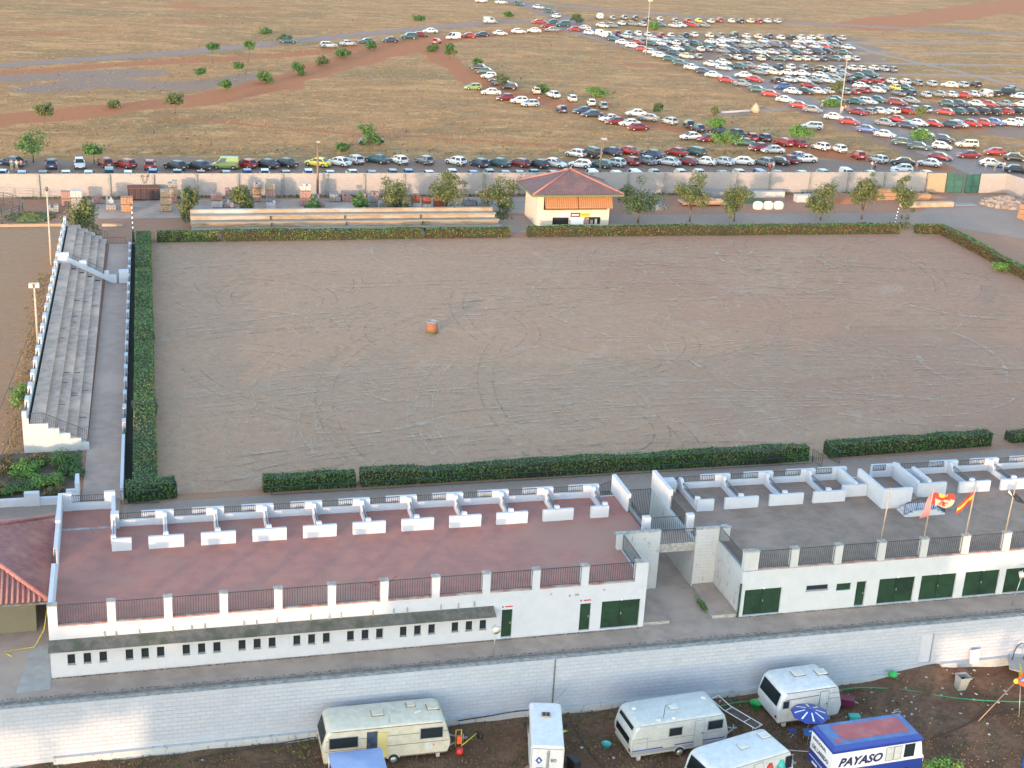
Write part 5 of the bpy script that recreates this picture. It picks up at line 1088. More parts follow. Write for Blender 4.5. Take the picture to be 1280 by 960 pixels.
# poles and lamp masts
t = thing('utility_pole', 'brown wooden utility pole against the boundary wall above the bleachers', 'pole', (26.0, 205.9, 0)); mb = MB(); mb.tube([(26, 205.9, 0), (26, 205.9, 8.4)], [.19, .13], 'pole_wood', 9); mb.build('pole', t); mb = MB(); mb.box(25.8, 26.2, 205.3, 205.85, 8.2, 8.38, 'galv'); mb.build('lamp_head', t)
t = thing('utility_pole', 'wooden pole between the front row cars just behind the kiosk roof', 'pole', (72.2, 214.5, 0)); mb = MB(); mb.tube([(72.2, 214.5, 0), (72.2, 214.5, 7.3)], [.18, .13], 'pole_wood', 9); mb.build('pole', t); mb = MB(); mb.box(72.0, 72.9, 214.2, 214.6, 7.1, 7.35, 'galv'); mb.build('lamp_head', t)
def mast(x, y, h, label, head=True, r=.16, lean=0):
    t = thing('lamp_mast', label, 'lamp post', (x, y, 0)); mb = MB(); mb.tube([(x, y, 0), (x + lean, y, h)], [r, r * .55], 'pole_pale', 9); mb.build('pole', t)
    if head:
        mb = MB(); mb.box(x + lean - .5, x + lean + .5, y - .06, y + .06, h - .1, h, 'galv'); [mb.obox((x + lean + q, y - .2, h - .45), (.35, .25, .38), 0, 'lamp_face') for q in (-.32, .32)]; mb.build('lamp_head', t)
MAT['lamp_face'] = plain('lamp_face', (.62, .58, .48), .3)
p = (136.82, 374.86); mast(p[0], p[1], 14.6, 'tall thin lamp mast at the left edge of the car lot', True, .13); p = (144.34, 273.79); mast(p[0], p[1], 13.6, 'tall pale lamp mast among cars in the middle of the lot', True, .13)
mast(-9.95, 142.6, 6.4, 'cream lamp post standing in the dirt left of the grandstand', True, .14); mast(-9.9, 172.0, 8.9, 'tall cream lamp post behind the far half of the grandstand', False, .13)
mb = MB(); mb.lathe((-9.9, 172.0, 8.9), [(.1, 0), (.22, .2), (.15, .5)], 'iron_grey', 8); tag(mb.build('pole_lantern'), 'grey lantern on top of the tall cream lamp post', 'lantern')
def flood(x, y, label, h=2.05, dx=.1):
    t = thing('floodlight', label, 'floodlight', (x, y, 0)); mb = MB(); mb.tube([(x, y, 0), (x + dx, y, h)], .035, 'galv', 8); mb.build('pole', t)
    mb = MB(); c = Vector((x + dx, y, h)); mb.tube([c + Vector((-.05, .25, .22)), c + Vector((0, .05, .12)), c + Vector((.04, -.14, .03))], [.10, .22, .30], 'lamp_face', 14); mb.tube([c + Vector((-.32, 0, .3)), c + Vector((.32, 0, .3))], .025, 'galv', 6); mb.tube([c, c + Vector((0, .05, .45))], .03, 'galv', 6); mb.build('lamp', t)
flood(21.1, 77.0, 'round floodlight on a thin pole in front of the left white building', 1.85); flood(59.4, 77.6, 'round white floodlight on a pole in front of the garage doors at right', 2.3, .35)
# flagpoles on the terrace posts
def fpole(x, h, label, flag=None):
    t = thing('flagpole', label, 'flagpole', (x, 79.45, 4.98)); mb = MB(); mb.tube([(x, 79.45, 4.98), (x + .12, 79.45, 4.98 + h)], [.055, .045], 'pole_flag', 8); mb.lathe((x + .12, 79.45, 4.98 + h), [(.05, 0), (.07, .05), (.03, .12)], 'pole_flag', 8); mb.build('pole', t); return (x + .12, 79.45, 4.98 + h)
MAT['pole_flag'] = mott('weathered_pole', (.34, .28, .22), (.27, .23, .19), 2)
c1 = fpole(49.25, 3.9, 'bare flagpole left of the two flags on the grey terrace'); c2 = fpole(52.6, 3.75, 'flagpole with the big pale flag'); c3 = fpole(55.9, 3.9, 'flagpole with the small red and yellow flag'); c4 = fpole(59.1, 3.75, 'flagpole at the right edge with the black and white flag')
MAT['flag_red'] = plain('flag_red', (.36, .03, .028), .8); MAT['flag_pink'] = plain('flag_pink', (.50, .18, .18), .8); MAT['flag_yellow'] = plain('flag_yellow', (.52, .34, .03), .8); MAT['flag_pale'] = plain('flag_pale', (.42, .32, .23), .8); MAT['flag_black'] = plain('flag_black', (.02, .025, .035), .8); MAT['flag_white'] = plain('flag_white', (.7, .68, .62), .8)
def cloth(name, label, top, fn, nu, nv, matfn):
    """waving flag: fn(u, v) gives a point relative to the pole top"""
    vs = [tuple(Vector(top) + Vector(fn(i / nu, j / nv))) for i in range(nu + 1) for j in range(nv + 1)]; mb = MB()
    for i in range(nu):
        for j in range(nv): mb.add([vs[i * (nv + 1) + j], vs[(i + 1) * (nv + 1) + j], vs[(i + 1) * (nv + 1) + j + 1], vs[i * (nv + 1) + j + 1]], [(0, 1, 2, 3)], matfn(i / nu, j / nv), True)
    return tag(mb.build(name), label, 'flag')
def big(u, v):
    a = 1.15 * v + .1; r = 1.5 * u ** .9 + .05; return (.05 + r * math.cos(-a + .35) * (.62 + .38 * u) , -.25 * u + .16 * math.sin(u * 9 + v * 3), -.35 - r * math.sin(a) * .72 - v * (1 - u) * .8)
def bigm(u, v):
    if u < .15: return 'flag_red'
    if v < .30: return 'flag_yellow' if .3 < u < .75 and v < .2 else 'flag_red'
    if .30 < v < .40 and u < .85: return 'flag_red'
    # a small rampant figure in red
    du, dv = (u - .66) * 20, (v - .68) * 16
    body = {(-3, 0), (-2, -1), (-2, 0), (-1, -1), (-1, 0), (0, -2), (0, -1), (0, 0), (0, 1), (1, -1), (1, 0), (1, 1), (2, 0), (2, -2), (3, -1), (-1, 2), (1, 2), (2, 2), (-3, -2), (-2, 2), (-3, 3)}
    if (round(du), round(dv)) in body: return 'flag_red'
    return 'flag_pale'
cloth('pennant_flag', 'big pale flag with a red figure and a red and yellow band', c2, big, 26, 18, bigm)
def pk(u, v): return (-.05 - .75 * u * v, .12 * math.sin(v * 6), -.1 - 2.0 * v - .15 * u)
cloth('pink_flag', 'narrow pink flag hanging down the left side of the pole beside the pale flag', c2, pk, 6, 14, lambda u, v: 'flag_pink')
def sp_(u, v): return (-1.05 * u + .12 * math.sin(u * 5) * v, .15 * math.sin(u * 7), -.5 - .75 * v - .95 * u - .15 * math.sin(u * 8))
cloth('striped_flag', 'small red and yellow striped flag waving left of its pole', c3, sp_, 16, 9, lambda u, v: 'flag_yellow' if .27 < v < .66 else 'flag_red')
def bk(u, v): return ((-.45 if v < .4 else .1) + .9 * u * (v - .2) + .5 * u, .12 * math.sin(u * 6 + v * 4), -.45 - .9 * v - .5 * u)
cloth('dark_flag', 'black flag with a white corner at the right edge of the photo', c4, bk, 12, 10, lambda u, v: 'flag_white' if v < .3 and u < .5 else ('flag_yellow' if .3 < v < .4 else 'flag_black'))
# bushes of the bed left of the promenade
def shrub(name, label, c, rx, ry, h, leaf, n, seed, ls=.2, cat='shrub', z0=0.):
    rr = random.Random(seed); t = thing(name, label, cat, (*c, z0)); tm = MB()
    for k in range(9): a = 6.283 * k / 9; e = Vector((c[0] + rx * .6 * math.cos(a), c[1] + ry * .6 * math.sin(a), z0 + h * rr.uniform(.4, .8))); tm.tube([(c[0], c[1], z0 - .03), e], [.04, .012], 'bark', 4)
    tm.build('stem', t); fo = MB(); lumps = [(rr.uniform(-.65, .65), rr.uniform(-.65, .65), rr.uniform(.25, .75), rr.uniform(.3, .5)) for _ in range(16)]
    def fn(rr):
        lx, ly, lz, s = rr.choice(lumps); v = Vector((rr.gauss(0, 1), rr.gauss(0, 1), rr.gauss(0, 1))); v.normalize(); q = s * rr.uniform(.5, 1)
        return Vector((c[0] + rx * (lx + v.x * q), c[1] + ry * (ly + v.y * q), z0 + max(.03, h * (lz + v.z * q * .8)))), v + Vector((0, 0, .4))
    leaf_cloud(fo, n, fn, ls, leaf, rr); fo.build('foliage', t); return t
for i, (c, rx, ry, h, lf, lb) in enumerate((((-7.6, 107.6), 1.5, 1.4, 1.1, 'leaf_bright', 'bright green shrub in the middle front of the bed'), ((-6.2, 111.6), 1.6, 1.3, 1.2, 'leaf_green', 'dark green shrub under the white grandstand end wall'), ((-8.6, 111.8), 1.3, 1.2, 1.0, 'leaf_autumn', 'brownish shrub under the left end of the grandstand wall'),
    ((-9.3, 109.8), 1.5, 1.4, 1.1, 'leaf_bright', 'large bright green shrub in the middle of the bed'), ((-5.6, 109.3), 1.2, 1.2, .95, 'leaf_green', 'green shrub at the edge of the promenade'), ((-11.6, 110.6), 1.5, 1.5, 1.1, 'leaf_autumn', 'reddish brown shrub at the left edge of the bed'), ((-9.9, 106.6), 1.6, 1.2, .9, 'leaf_green', 'low green shrub behind the white stepped wall'), ((-6.9, 105.9), 1.0, .9, .6, 'leaf_autumn', 'small brown shrub in the corner of the stepped wall'), ((-12, 106.8), 1.6, 1.3, .9, 'leaf_autumn', 'brown shrub behind the left end of the stepped wall'))):
    shrub('shrub', lb, c, rx, ry, h, lf, 2000, 100 + i, .15)
MAT['bed_soil'] = mott('bed_soil', (.12, .085, .06), (.085, .07, .045), 1.2)
sheet('shrub_bed', [(-25, 104.3), (-5.2, 104.3), (-5.0, 114.4), (-25, 114.4)], .016, 'bed_soil')
shrub('roadside_weed', 'light green leafy weed clump growing against the right hedge', (111.2, 160.5), 1.7, 1.7, 1.5, 'leaf_bright', 700, 120, .25, 'weed'); shrub('weed', 'pale green straggly bush beside the back of the grandstand', (-10.8, 127), .9, 3.2, 1.3, 'leaf_bright', 700, 121, .2, 'weed'); shrub('weed', 'small green weeds at the edge of the right concrete ramp', (36.95, 80.8), .3, 1.3, .4, 'leaf_green', 420, 122, .1, 'weed')
tufts('verge_grass', 4200, lambda rr: ((rr.uniform(6, 52), rr.uniform(191.5, 196)) if rr.random() < .35 else ((rr.uniform(66, 112), rr.uniform(183, 187)) if rr.random() < .55 else (rr.uniform(-16, 128), rr.uniform(205.8, 207.2)))), lambda x, y: 0, 'weed', .08, .28, 'low green grass along the verges of the storage yard', 7)
tufts('dry_verge', 900, lambda rr: (-10.6 + rr.gauss(0, .5) , rr.uniform(106, 168)), lambda x, y: 0, 'drybrush', .05, .18, 'dry yellow grass strip behind the grandstand', 8)
for a, b in (((-12.6, 114.0), (-10.2, 152)), ((-11.2, 112.0), (-10.1, 124))):
    mb = MB(); mb.bar((*a, .9), (*b, .9), .07, 'pole_wood'); n = 6
    for i in range(n + 1): f_ = i / n; mb.bar((a[0] + (b[0] - a[0]) * f_, a[1] + (b[1] - a[1]) * f_, 0), (a[0] + (b[0] - a[0]) * f_, a[1] + (b[1] - a[1]) * f_, .9), .06, 'pole_wood')
    tag(mb.build('wooden_rail'), 'long thin wooden rail running behind the grandstand' if b[1] > 150 else 'short wooden rail at the near corner of the grandstand', 'rail')

# ------------------------------------------------------------------ the caravan yard
ZY = -4.0
def local(t, c, rz):
    """returns a transform: local caravan frame -> world"""
    ca, sa = math.cos(rz), math.sin(rz); return lambda x, y, z: (c[0] + ca * x - sa * y, c[1] + sa * x + ca * y, c[2] + z)
def wheel(t, tf, x, y, r=.33, w=.2, side=-1):
    mb = MB(tf); pts = [(x, y - w / 2 * side * -1, r), (x, y + w / 2 * side * -1, r)]
    mb.tube([(x, y, r), (x, y + side * w, r)], r, 'tyre', 18); wh = mb.build('wheel', t)
    m2 = MB(tf); m2.tube([(x, y + side * w, r), (x, y + side * (w + .015), r)], r * .62, 'rim', 14); m2.build('rim', wh)
def rounded(pts, rads, seg=5):
    out = []; n = len(pts)
    for i, (p, r) in enumerate(zip(pts, rads)):
        p = Vector(p); a = Vector(pts[i - 1]); b = Vector(pts[(i + 1) % n])
        if r <= 0: out.append(tuple(p)); continue
        u = (a - p).normalized(); v = (b - p).normalized(); p0 = p + u * r; p1 = p + v * r
        for k in range(seg + 1): f_ = k / seg; out.append(tuple(p0 * (1 - f_) ** 2 + p * 2 * f_ * (1 - f_) + p1 * f_ ** 2))
    return out
def shell(tf, prof, W, mat, edge=.10, roofmat=None):
    """caravan body: rounded side profile pushed across the width, with softened shoulders"""
    mb = MB(tf); n = len(prof); cx = sum(p[0] for p in prof) / n; cz = sum(p[1] for p in prof) / n; zmx = max(p[1] for p in prof)
    rings = []
    for y, k in ((0, edge), (edge * .35, edge * .3), (edge, 0), (W - edge, 0), (W - edge * .35, edge * .3), (W, edge)):
        ring = []
        for i, (x, z) in enumerate(prof):
            kk = k if z > cz else k * .2
            dx = -kk if x > cx else kk; top = (z - cz) > (zmx - cz) * .3
            ring.append((x + dx * .7, y, z - (k * .8 if top else 0)))
        rings.append(ring)
    vs = [p for r_ in rings for p in r_]
    fs = [(r_ * n + i, r_ * n + (i + 1) % n, (r_ + 1) * n + (i + 1) % n, (r_ + 1) * n + i) for r_ in range(5) for i in range(n)]
    mb.add(vs, fs, mat, True); mb.add(rings[0], [tuple(range(n))[::-1]], mat); mb.add(rings[5], [tuple(range(n))], mat); return mb
def pane(mb, x0, x1, z0, z1, y, mat='glass', fr='trim_grey', t=.05, d=.02):
    mb.box(x0 - t, x1 + t, y - d, y - .002, z0 - t, z1 + t, fr); mb.box(x0, x1, y - d - .008, y - d - .001, z0, z1, mat)
def caravan(label, c, rz, L, W, H, body, wins, doorx, hatches, wheelx, nose='r', extra=None, front=None, cloth_='curtain', z0=.42, trim='trim_brown', stripes=()):
    t = thing('caravan', label, 'caravan', (*c, ZY), 'caravans and show vehicles in the lower yard'); tf = local(t, (*c, ZY), rz)
    z1 = z0 + H
    prof = rounded([(.12, z0), (L - .25, z0), (L, z0 + .75), (L - .45, z1), (.35, z1 - .02), (0, z0 + 1.0)], [.05, .2, .5, .45, .5, .4])
    b = shell(tf, prof, W, body, .14).build('body', t)
    for x0, x1, za, zb in wins: mb = MB(tf); pane(mb, x0, x1, z0 + za, z0 + zb, 0); mb.build('side_window', t)
    mb = MB(tf)    # left end windows, following the slanted end
    ex = lambda z: .35 * (z - 1.0) / (H - 1.0) if z > 1.0 else .12 * (1 - z)
    if front == 'big':
        mb.add([(ex(1.15) - .03, .25, z0 + 1.15), (ex(1.15) - .03, W - .25, z0 + 1.15), (ex(2.0) - .01, W - .28, z0 + 2.0), (ex(2.0) - .01, .28, z0 + 2.0)], [(0, 1, 2, 3), (3, 2, 1, 0)], 'glass')
    elif front == 'two':
        for za, zb in ((.75, 1.2), (1.7, 1.95)): mb.add([(ex(za) - .03, .35, z0 + za), (ex(za) - .03, W - .35, z0 + za), (ex(zb) - .02, W - .35, z0 + zb), (ex(zb) - .02, .35, z0 + zb)], [(0, 1, 2, 3), (3, 2, 1, 0)], 'glass')
    if mb.v: mb.build('end_window', t)
    mb = MB(tf)
    for (x, z) in doorx[:1] and [(doorx[0], z0 + .12)]: mb.box(x, x + .62, -.035, -.003, z, z + 1.85, body if len(doorx) < 2 else doorx[1]); mb.box(x - .02, x, -.04, -.003, z, z + 1.87, trim); mb.box(x + .62, x + .64, -.04, -.003, z, z + 1.87, trim); mb.box(x, x + .62, -.04, -.003, z + 1.852, z + 1.87, trim)
    d = mb.build('door', t); h = MB(tf); h.box(doorx[0] + .5, doorx[0] + .56, -.07, -.036, z0 + 1.0, z0 + 1.1, 'black'); h.build('handle', d)
    mb = MB(tf)
    for za in stripes: mb.box(.2, L - .2, -.010, -.002, z0 + za, z0 + za + .03, trim)
    mb.box(.15, L - .2, -.014, -.002, z0 + .02, z0 + .07, trim); mb.bar((.5, -.01, z1 - .12), (L - .6, -.01, z1 - .12), .03, trim); mb.build('trim', t)
    for (x, y, sx, sy) in hatches:
        m_ = MB(tf); m_.box(x - sx / 2, x + sx / 2, y - sy / 2, y + sy / 2, z1 - .05, z1 + .09, 'hatch' if body != 'caravan_cream' else 'caravan_cream'); m_.box(x - sx / 2 - .04, x + sx / 2 + .04, y - sy / 2 - .04, y + sy / 2 + .04, z1 - .06, z1 + .02, trim); m_.build('roof_hatch', t)
    for x in wheelx: wheel(t, tf, x, .06, .33, .18, -1) ; wheel(t, tf, x, W - .06, .33, .18, 1)
    for x in wheelx: m_ = MB(tf); m_.prism_y([(x + .42 * math.cos(a), .33 + .42 * math.sin(a)) for a in np.linspace(.15, 2.99, 9)], -.02, -.004, body); m_.build('wheel_arch', t)
    m_ = MB(tf)   # drawbar
    for q in (.5, W - .5): m_.bar((L - .3, q, z0 - .02), (L + 1.1, W / 2, z0 - .05), .07, 'galv')
    m_.bar((L + 1.0, W / 2, z0 - .04), (L + 1.3, W / 2, z0 - .02), .09, 'galv'); m_.tube([(L + 1.05, W / 2, -.02), (L + 1.05, W / 2, z0 + .25)], .035, 'galv', 8); m_.build('drawbar', t)
    m_ = MB(tf); [m_.box(x, x + .22, y, y + .22, 0, z0, 'block_white') for x in (.6, L - .9) for y in (.15, W - .4)]; m_.build('support_block', t)
    m_ = MB(tf); m_.box(-.0, .03, .1, .3, z0 + .35, z0 + .5, 'taillamp'); m_.box(0., .03, W - .3, W - .1, z0 + .35, z0 + .5, 'taillamp'); m_.build('tail_light', t)
    if extra: extra(t, tf, z0, z1, L, W)
    return t
MAT['hatch'] = plain('roof_hatch', (.62, .62, .58), .4, 0, 0, .2)
MAT['curtain_dark'] = mott('curtained_glass', (.10, .085, .075), (.05, .045, .045), 3, bs=0, rough=.2)
def ex1(t, tf, z0, z1, L, W):
    m_ = MB(tf); m_.tube([(4.1, .35, z1 - .02), (4.1, .35, z1 + .9)], .02, 'galv', 6); [m_.tube([(4.1 - .3, .35, z1 + .9 - .12 * k), (4.1 + .35, .35, z1 + .9 - .12 * k)], .012, 'galv', 5) for k in range(2)]; m_.tube([(3.8, .35, z1 + .9), (4.5, .6, z1 + .95)], .012, 'galv', 5); m_.build('aerial', t)
    m_ = MB(tf); m_.box(3.35, 3.95, -.06, -.037, z0 + .12, z0 + 1.9, 'door_yellow'); m_.build('inner_door', t)
    m_ = MB(tf); m_.obox((6.0, 1.15, z1 - .02), (.42, .14, .12), .4, 'hatch'); m_.build('roof_vent', t)
    m_ = MB(tf); m_.box(6.3, 6.75, -.02, -.004, z0 + .35, z0 + .8, 'caravan_white'); m_.box(8.0 - 1.2, 8.08 - 1.2, -.03, -.004, z0 + .6, z0 + .68, 'orange'); m_.build('service_hatch', t)
MAT['door_yellow'] = plain('yellowed_door', (.55, .46, .20), .5)
MAT['navy_door'] = mott('dark_doorway', (.03, .045, .08), (.07, .09, .13), 3, bs=0, rough=.3)
caravan('large cream caravan with brown lines parked against the retaining wall', (9.55, 72.4), -.005, 7.95, 2.65, 2.3, 'caravan_cream', [(.45, 2.15, 1.05, 1.75), (6.0, 7.35, 1.15, 1.85)], (2.72, 'navy_door'), [(3.55, 1.45, .7, .6), (5.7, 2.0, .5, .45), (7.0, 1.55, .7, .6)][:3], [4.35], front='big', extra=ex1, stripes=(.85, 1.55))

def ex3(t, tf, z0, z1, L, W):
    m_ = MB(tf); m_.tube([(2.3, .5, z1 - .02), (2.35, .5, z1 + .85)], .02, 'black', 6); m_.tube([(2.35, .5, z1 + .85), (3.0, .9, z1 + .6)], .018, 'hose', 5); m_.build('aerial', t)
    m_ = MB(tf); [m_.lathe((x, y, z1 - .03), [(.17, 0), (.17, .07), (.1, .1)], 'hatch', 12) for x, y in ((.9, 1.9), (5.7, 1.9), (1.9, .3), (2.9, .28))]; m_.build('roof_vent', t)
    m_ = MB(tf); m_.box(.1, 2.2, -.018, -.004, z0 + .38, z0 + .46, 'stripe_blue'); m_.box(3.0, L - .3, -.018, -.004, z0 + .42, z0 + .50, 'stripe_blue'); m_.box(.1, L - .4, -.014, -.003, z0 + .12, z0 + .34, 'trim_grey'); m_.build('stripe', t)
    m_ = MB(tf); [m_.bar(a, b, .025, 'trim_grey') for a, b in (((.15, -.01, z0 + .35), (.15, -.01, z0 + 1.25)), ((.15, -.01, z0 + 1.25), (1.1, -.01, z0 + 1.25)), ((1.1, -.01, z0 + 1.25), (1.1, -.01, z0 + .35)))]; m_.build('locker_hatch', t)
caravan('pale grey caravan with a blue stripe along its side', (28.2, 69.75), .07, 6.75, 2.75, 2.25, 'caravan_grey', [(2.55, 3.4, 1.15, 1.7), (5.2, 6.2, 1.2, 1.8)], (4.3,), [(3.35, 1.4, .55, .5)], [3.35], front='two', extra=ex3, trim='trim_grey', stripes=(.95,))
def ex4(t, tf, z0, z1, L, W):
    m_ = MB(tf)
    for x, mt in ((4.3, 'red'), (5.15, 'teal_plastic')): m_.tube([(x, -.02, z0 + .85), (x + .05, -.05, z0 + 1.3), (x + .1, -.02, z0 + 1.75)], [.12, .30, .10], mt, 12)
    m_.build('surfboard_panel', t)
caravan('white caravan at the bottom edge between the striped caravan and the painted van', (31.2, 64.35), .24, 6.35, 2.65, 2.25, 'caravan_white', [(1.2, 2.2, 1.1, 1.7), (5.55, 6.05, 1.0, 1.85)], (3.2,), [(3.4, 1.5, .55, .5), (5.3, 1.9, .6, .55)], [3.0], front='big', extra=ex4, trim='trim_grey')
def ex5(t, tf, z0, z1, L, W):
    m_ = MB(tf); m_.box(.9, 2.7, -.05, -.02, z0 + 1.0, z0 + 1.65, 'hatch'); m_.bar((.5, -.03, z0 + 1.7), (2.9, -.03, z0 + 1.75), .03, 'trim_brown'); m_.build('shutter', t)
    m_ = MB(tf); m_.box(3.6, L - .1, -.012, -.003, z0 + 1.35, z0 + 1.38, 'trim_brown'); m_.box(3.6, L - .12, -.012, -.003, z0 + 1.75, z0 + 1.78, 'trim_brown'); m_.build('seam', t)
caravan('small white caravan with an open window flap beside the blue parasol', (38.85, 71.6), .06, 4.75, 2.85, 2.3, 'caravan_white', [(.35, .75, 1.1, 1.6)], (3.0,), [(2.3, 1.9, .75, .6), (3.9, 1.7, .7, .6)], [2.2], front='big', extra=ex5, trim='trim_brown')

# white box truck seen from behind
rz = math.atan2(4.5, 1.1); t = thing('box_truck', 'white box truck parked nose to the retaining wall with its back doors facing us', 'truck', (22.6, 68.5, ZY), 'caravans and show vehicles in the lower yard')
tf = lambda x, y, z, c=(21.5, 68.75), a=rz - math.pi / 2: (c[0] + math.cos(a) * x - math.sin(a) * y, c[1] + math.sin(a) * x + math.cos(a) * y, ZY + z)
prof = rounded([(0, .5), (1.98, .5), (1.98, 2.85), (0, 2.85)], [.05, .05, .25, .25])
mb = MB(tf); n = len(prof); mb.add([(x, 0, z) for x, z in prof] + [(x, 4.5, z) for x, z in prof] + [(.12 + (x - .12) * .9, 4.95, .5 + (z - .5) * .9) for x, z in prof], [(i, (i + 1) % n, n + (i + 1) % n, n + i) for i in range(n)] + [(n + i, n + (i + 1) % n, 2 * n + (i + 1) % n, 2 * n + i) for i in range(n)] + [tuple(range(n)), tuple(range(2 * n, 3 * n))], 'truck_white'); MAT['truck_white'] = plain('grimy_white', (.70, .70, .70), .45, 0, .1, .18)
mb.build('body', t)
mb = MB(tf); mb.box(.7, 1.25, 2.9, 3.4, 2.80, 2.95, 'wood_pale'); mb.box(.76, .95, 2.96, 3.34, 2.953, 2.96, 'black'); mb.box(1.0, 1.19, 2.96, 3.34, 2.953, 2.96, 'black'); mb.build('roof_vent', t)
for x0, x1 in ((.06, 1.03), (1.07, 1.92)):
    m_ = MB(tf); m_.box(x0, x1, -.04, -.003, .55, 2.62, 'truck_white'); m_.bar((x0, -.05, .55), (x0, -.05, 2.62), .025, 'trim_grey'); m_.bar((x0, -.05, 2.63), (x1, -.05, 2.63), .025, 'trim_grey'); d_ = m_.build('back_door', t)
    m_ = MB(tf); m_.bar(((x0 + x1) / 2 + (.43 if x0 < .5 else -.4), -.07, .7), ((x0 + x1) / 2 + (.43 if x0 < .5 else -.4), -.07, 2.5), .04, 'galv'); m_.build('bolt', d_)
a = rz - math.pi / 2; ux = Vector((math.cos(a), math.sin(a), 0)); o = Vector(tf(1.2, -.05, 1.72)); lay_text('80', .36, o, ux, (0, 0, 1), 'black', 'number', t)
m_ = MB(tf); m_.add([(.5, -.045, 1.55), (.72, -.045, 1.82), (.5, -.045, 2.09), (.28, -.045, 1.82)], [(0, 1, 2, 3)], 'stripe_blue'); m_.add([(.5, -.048, 1.68), (.6, -.048, 1.80), (.5, -.048, 1.93), (.42, -.048, 1.82)], [(0, 1, 2, 3)], 'white_paint'); m_.add([(.42, -.050, 1.74), (.5, -.050, 1.72), (.52, -.050, 1.82), (.44, -.050, 1.8)], [(0, 1, 2, 3)], 'orange'); m_.build('diamond_mark', t)
m_ = MB(tf); m_.box(.3, .9, -.06, -.041, .62, .78, 'stripe_violet'); MAT['stripe_violet'] = plain('violet_text', (.16, .08, .35), .5); m_.box(.35, .8, -.065, -.061, 1.30, 1.35, 'stripe_violet'); m_.build('lower_mark', t)
for x in (-.32, 2.02): m_ = MB(tf); m_.add([(x, -.1, .5), (x + .3, .25 if x < 0 else -.3, .5), (x + .3, .25 if x < 0 else -.3, 1.35), (x, -.1, 1.35)], [(0, 1, 2, 3), (3, 2, 1, 0)], 'wood_pale'); m_.build('side_flap', t)
for x in (.1, 1.88):
    for y in (.9, 4.0): wheel(t, tf, x, y, .36, .0) if False else None
m_ = MB(tf)
for x in (-.02, 1.8):
    for y in (.9, 3.9): m_.tube([(x, y, .36), (x + .2, y, .36)], .36, 'tyre', 16)
m_.build('wheel', t)
m_ = MB(tf); m_.box(-.03, -.004, 3.2, 4.2, 1.5, 2.2, 'glass'); m_.box(1.984, 2.01, 3.2, 4.2, 1.5, 2.2, 'glass'); m_.build('cab_window', t)
m_ = MB(tf); m_.obox((-.25, 3.6, 1.7), (.2, .12, .35), 0, 'black'); m_.obox((2.25, 3.6, 1.7), (.2, .12, .35), 0, 'black'); m_.build('mirror', t)
mb = MB(); mb.obox((24.6, 69.8, ZY), (.45, .9, .8), .3, 'black'); tag(mb.build('dark_bag'), 'dark bag on the ground right of the white box truck', 'bag')

# painted show van
t = thing('show_van', 'blue and white painted van lettered PAYASO with a faded red roof', 'van', (42.5, 66.4, ZY), 'caravans and show vehicles in the lower yard'); rzv = .05; tf = local(t, (39.4, 65.1, ZY), rzv)
L, W, Z0, Z1 = 6.4, 2.6, .35, 2.98
def band(mb, za, zb, mat, o=0.): # body with a raked cab front
    fx = lambda z: L - max(0, (z - 1.5)) * .28
    mb.add([(0 - o, -o, za), (fx(za) + o, -o, za), (fx(za) + o, W + o, za), (0 - o, W + o, za), (0 - o, -o, zb), (fx(zb) + o, -o, zb), (fx(zb) + o, W + o, zb), (0 - o, W + o, zb)], [(0, 3, 2, 1), (0, 1, 5, 4), (1, 2, 6, 5), (2, 3, 7, 6), (3, 0, 4, 7), (4, 5, 6, 7)], mat)
mb = MB(tf); band(mb, Z0, 1.25, 'blue', .02); band(mb, 1.253, 2.5, 'white_paint'); b_ = mb.build('body', t)
mb = MB(tf); prof = [(-.03, 2.503), (-.03, 2.68), (.14, 2.93), (6.0, 2.93), (6.2, 2.70), (6.22, 2.503)]
k = len(prof); mb.add([(x, -.03, z) for x, z in prof[:2]] + [(.14, .16, 2.93), (6.0, .16, 2.93)] + [(x, -.03, z) for x, z in prof[4:]] + [(x, W + .03, z) for x, z in prof[:2]] + [(.14, W - .16, 2.93), (6.0, W - .16, 2.93)] + [(x, W + .03, z) for x, z in prof[4:]],
       [(0, 5, 4, 1), (1, 4, 3, 2), (6, 7, 10, 11), (7, 8, 9, 10), (0, 1, 7, 6), (1, 2, 8, 7), (4, 5, 11, 10), (3, 4, 10, 9), (2, 3, 9, 8)], 'blue'); mb.add([(.16, .18, 2.934), (5.98, .18, 2.934), (5.98, W - .18, 2.934), (.16, W - .18, 2.934)], [(0, 1, 2, 3)], 'blue_roof')
rf = mb.build('roof', t); mb = MB(tf); mb.add([(1.0, .55, 2.94), (5.6, .55, 2.94), (5.55, W - .5, 2.94), (.95, W - .45, 2.94)], [(0, 1, 2, 3)], 'red_roof'); mb.add([(.45, .35, 2.94), (.85, .5, 2.94), (.9, .75, 2.94), (.6, .9, 2.94), (.42, .7, 2.94)], [(0, 1, 2, 3, 4)], 'red_roof'); mb.build('red_panel', rf)
ux = Vector((math.cos(rzv), math.sin(rzv), 0)); o = Vector(tf(.45, -.012, 1.52)); lay_text('PAYASO', .80, o, ux, (0, 0, 1), 'navy_paint', 'lettering', t, .3, .004, .032)
uy = Vector((math.sin(rzv), -math.cos(rzv), 0)); o = Vector(tf(-.012, 2.35, 2.06)); lay_text('NACIONAL', .31, o, uy, (0, 0, 1), 'navy_paint', 'lettering', t, 0, .004, .006); o = Vector(tf(-.012, 2.35, 1.48)); lay_text('DE LAREDO', .37, o, uy, (0, 0, 1), 'navy_paint', 'lettering', t, 0, .004, .010)
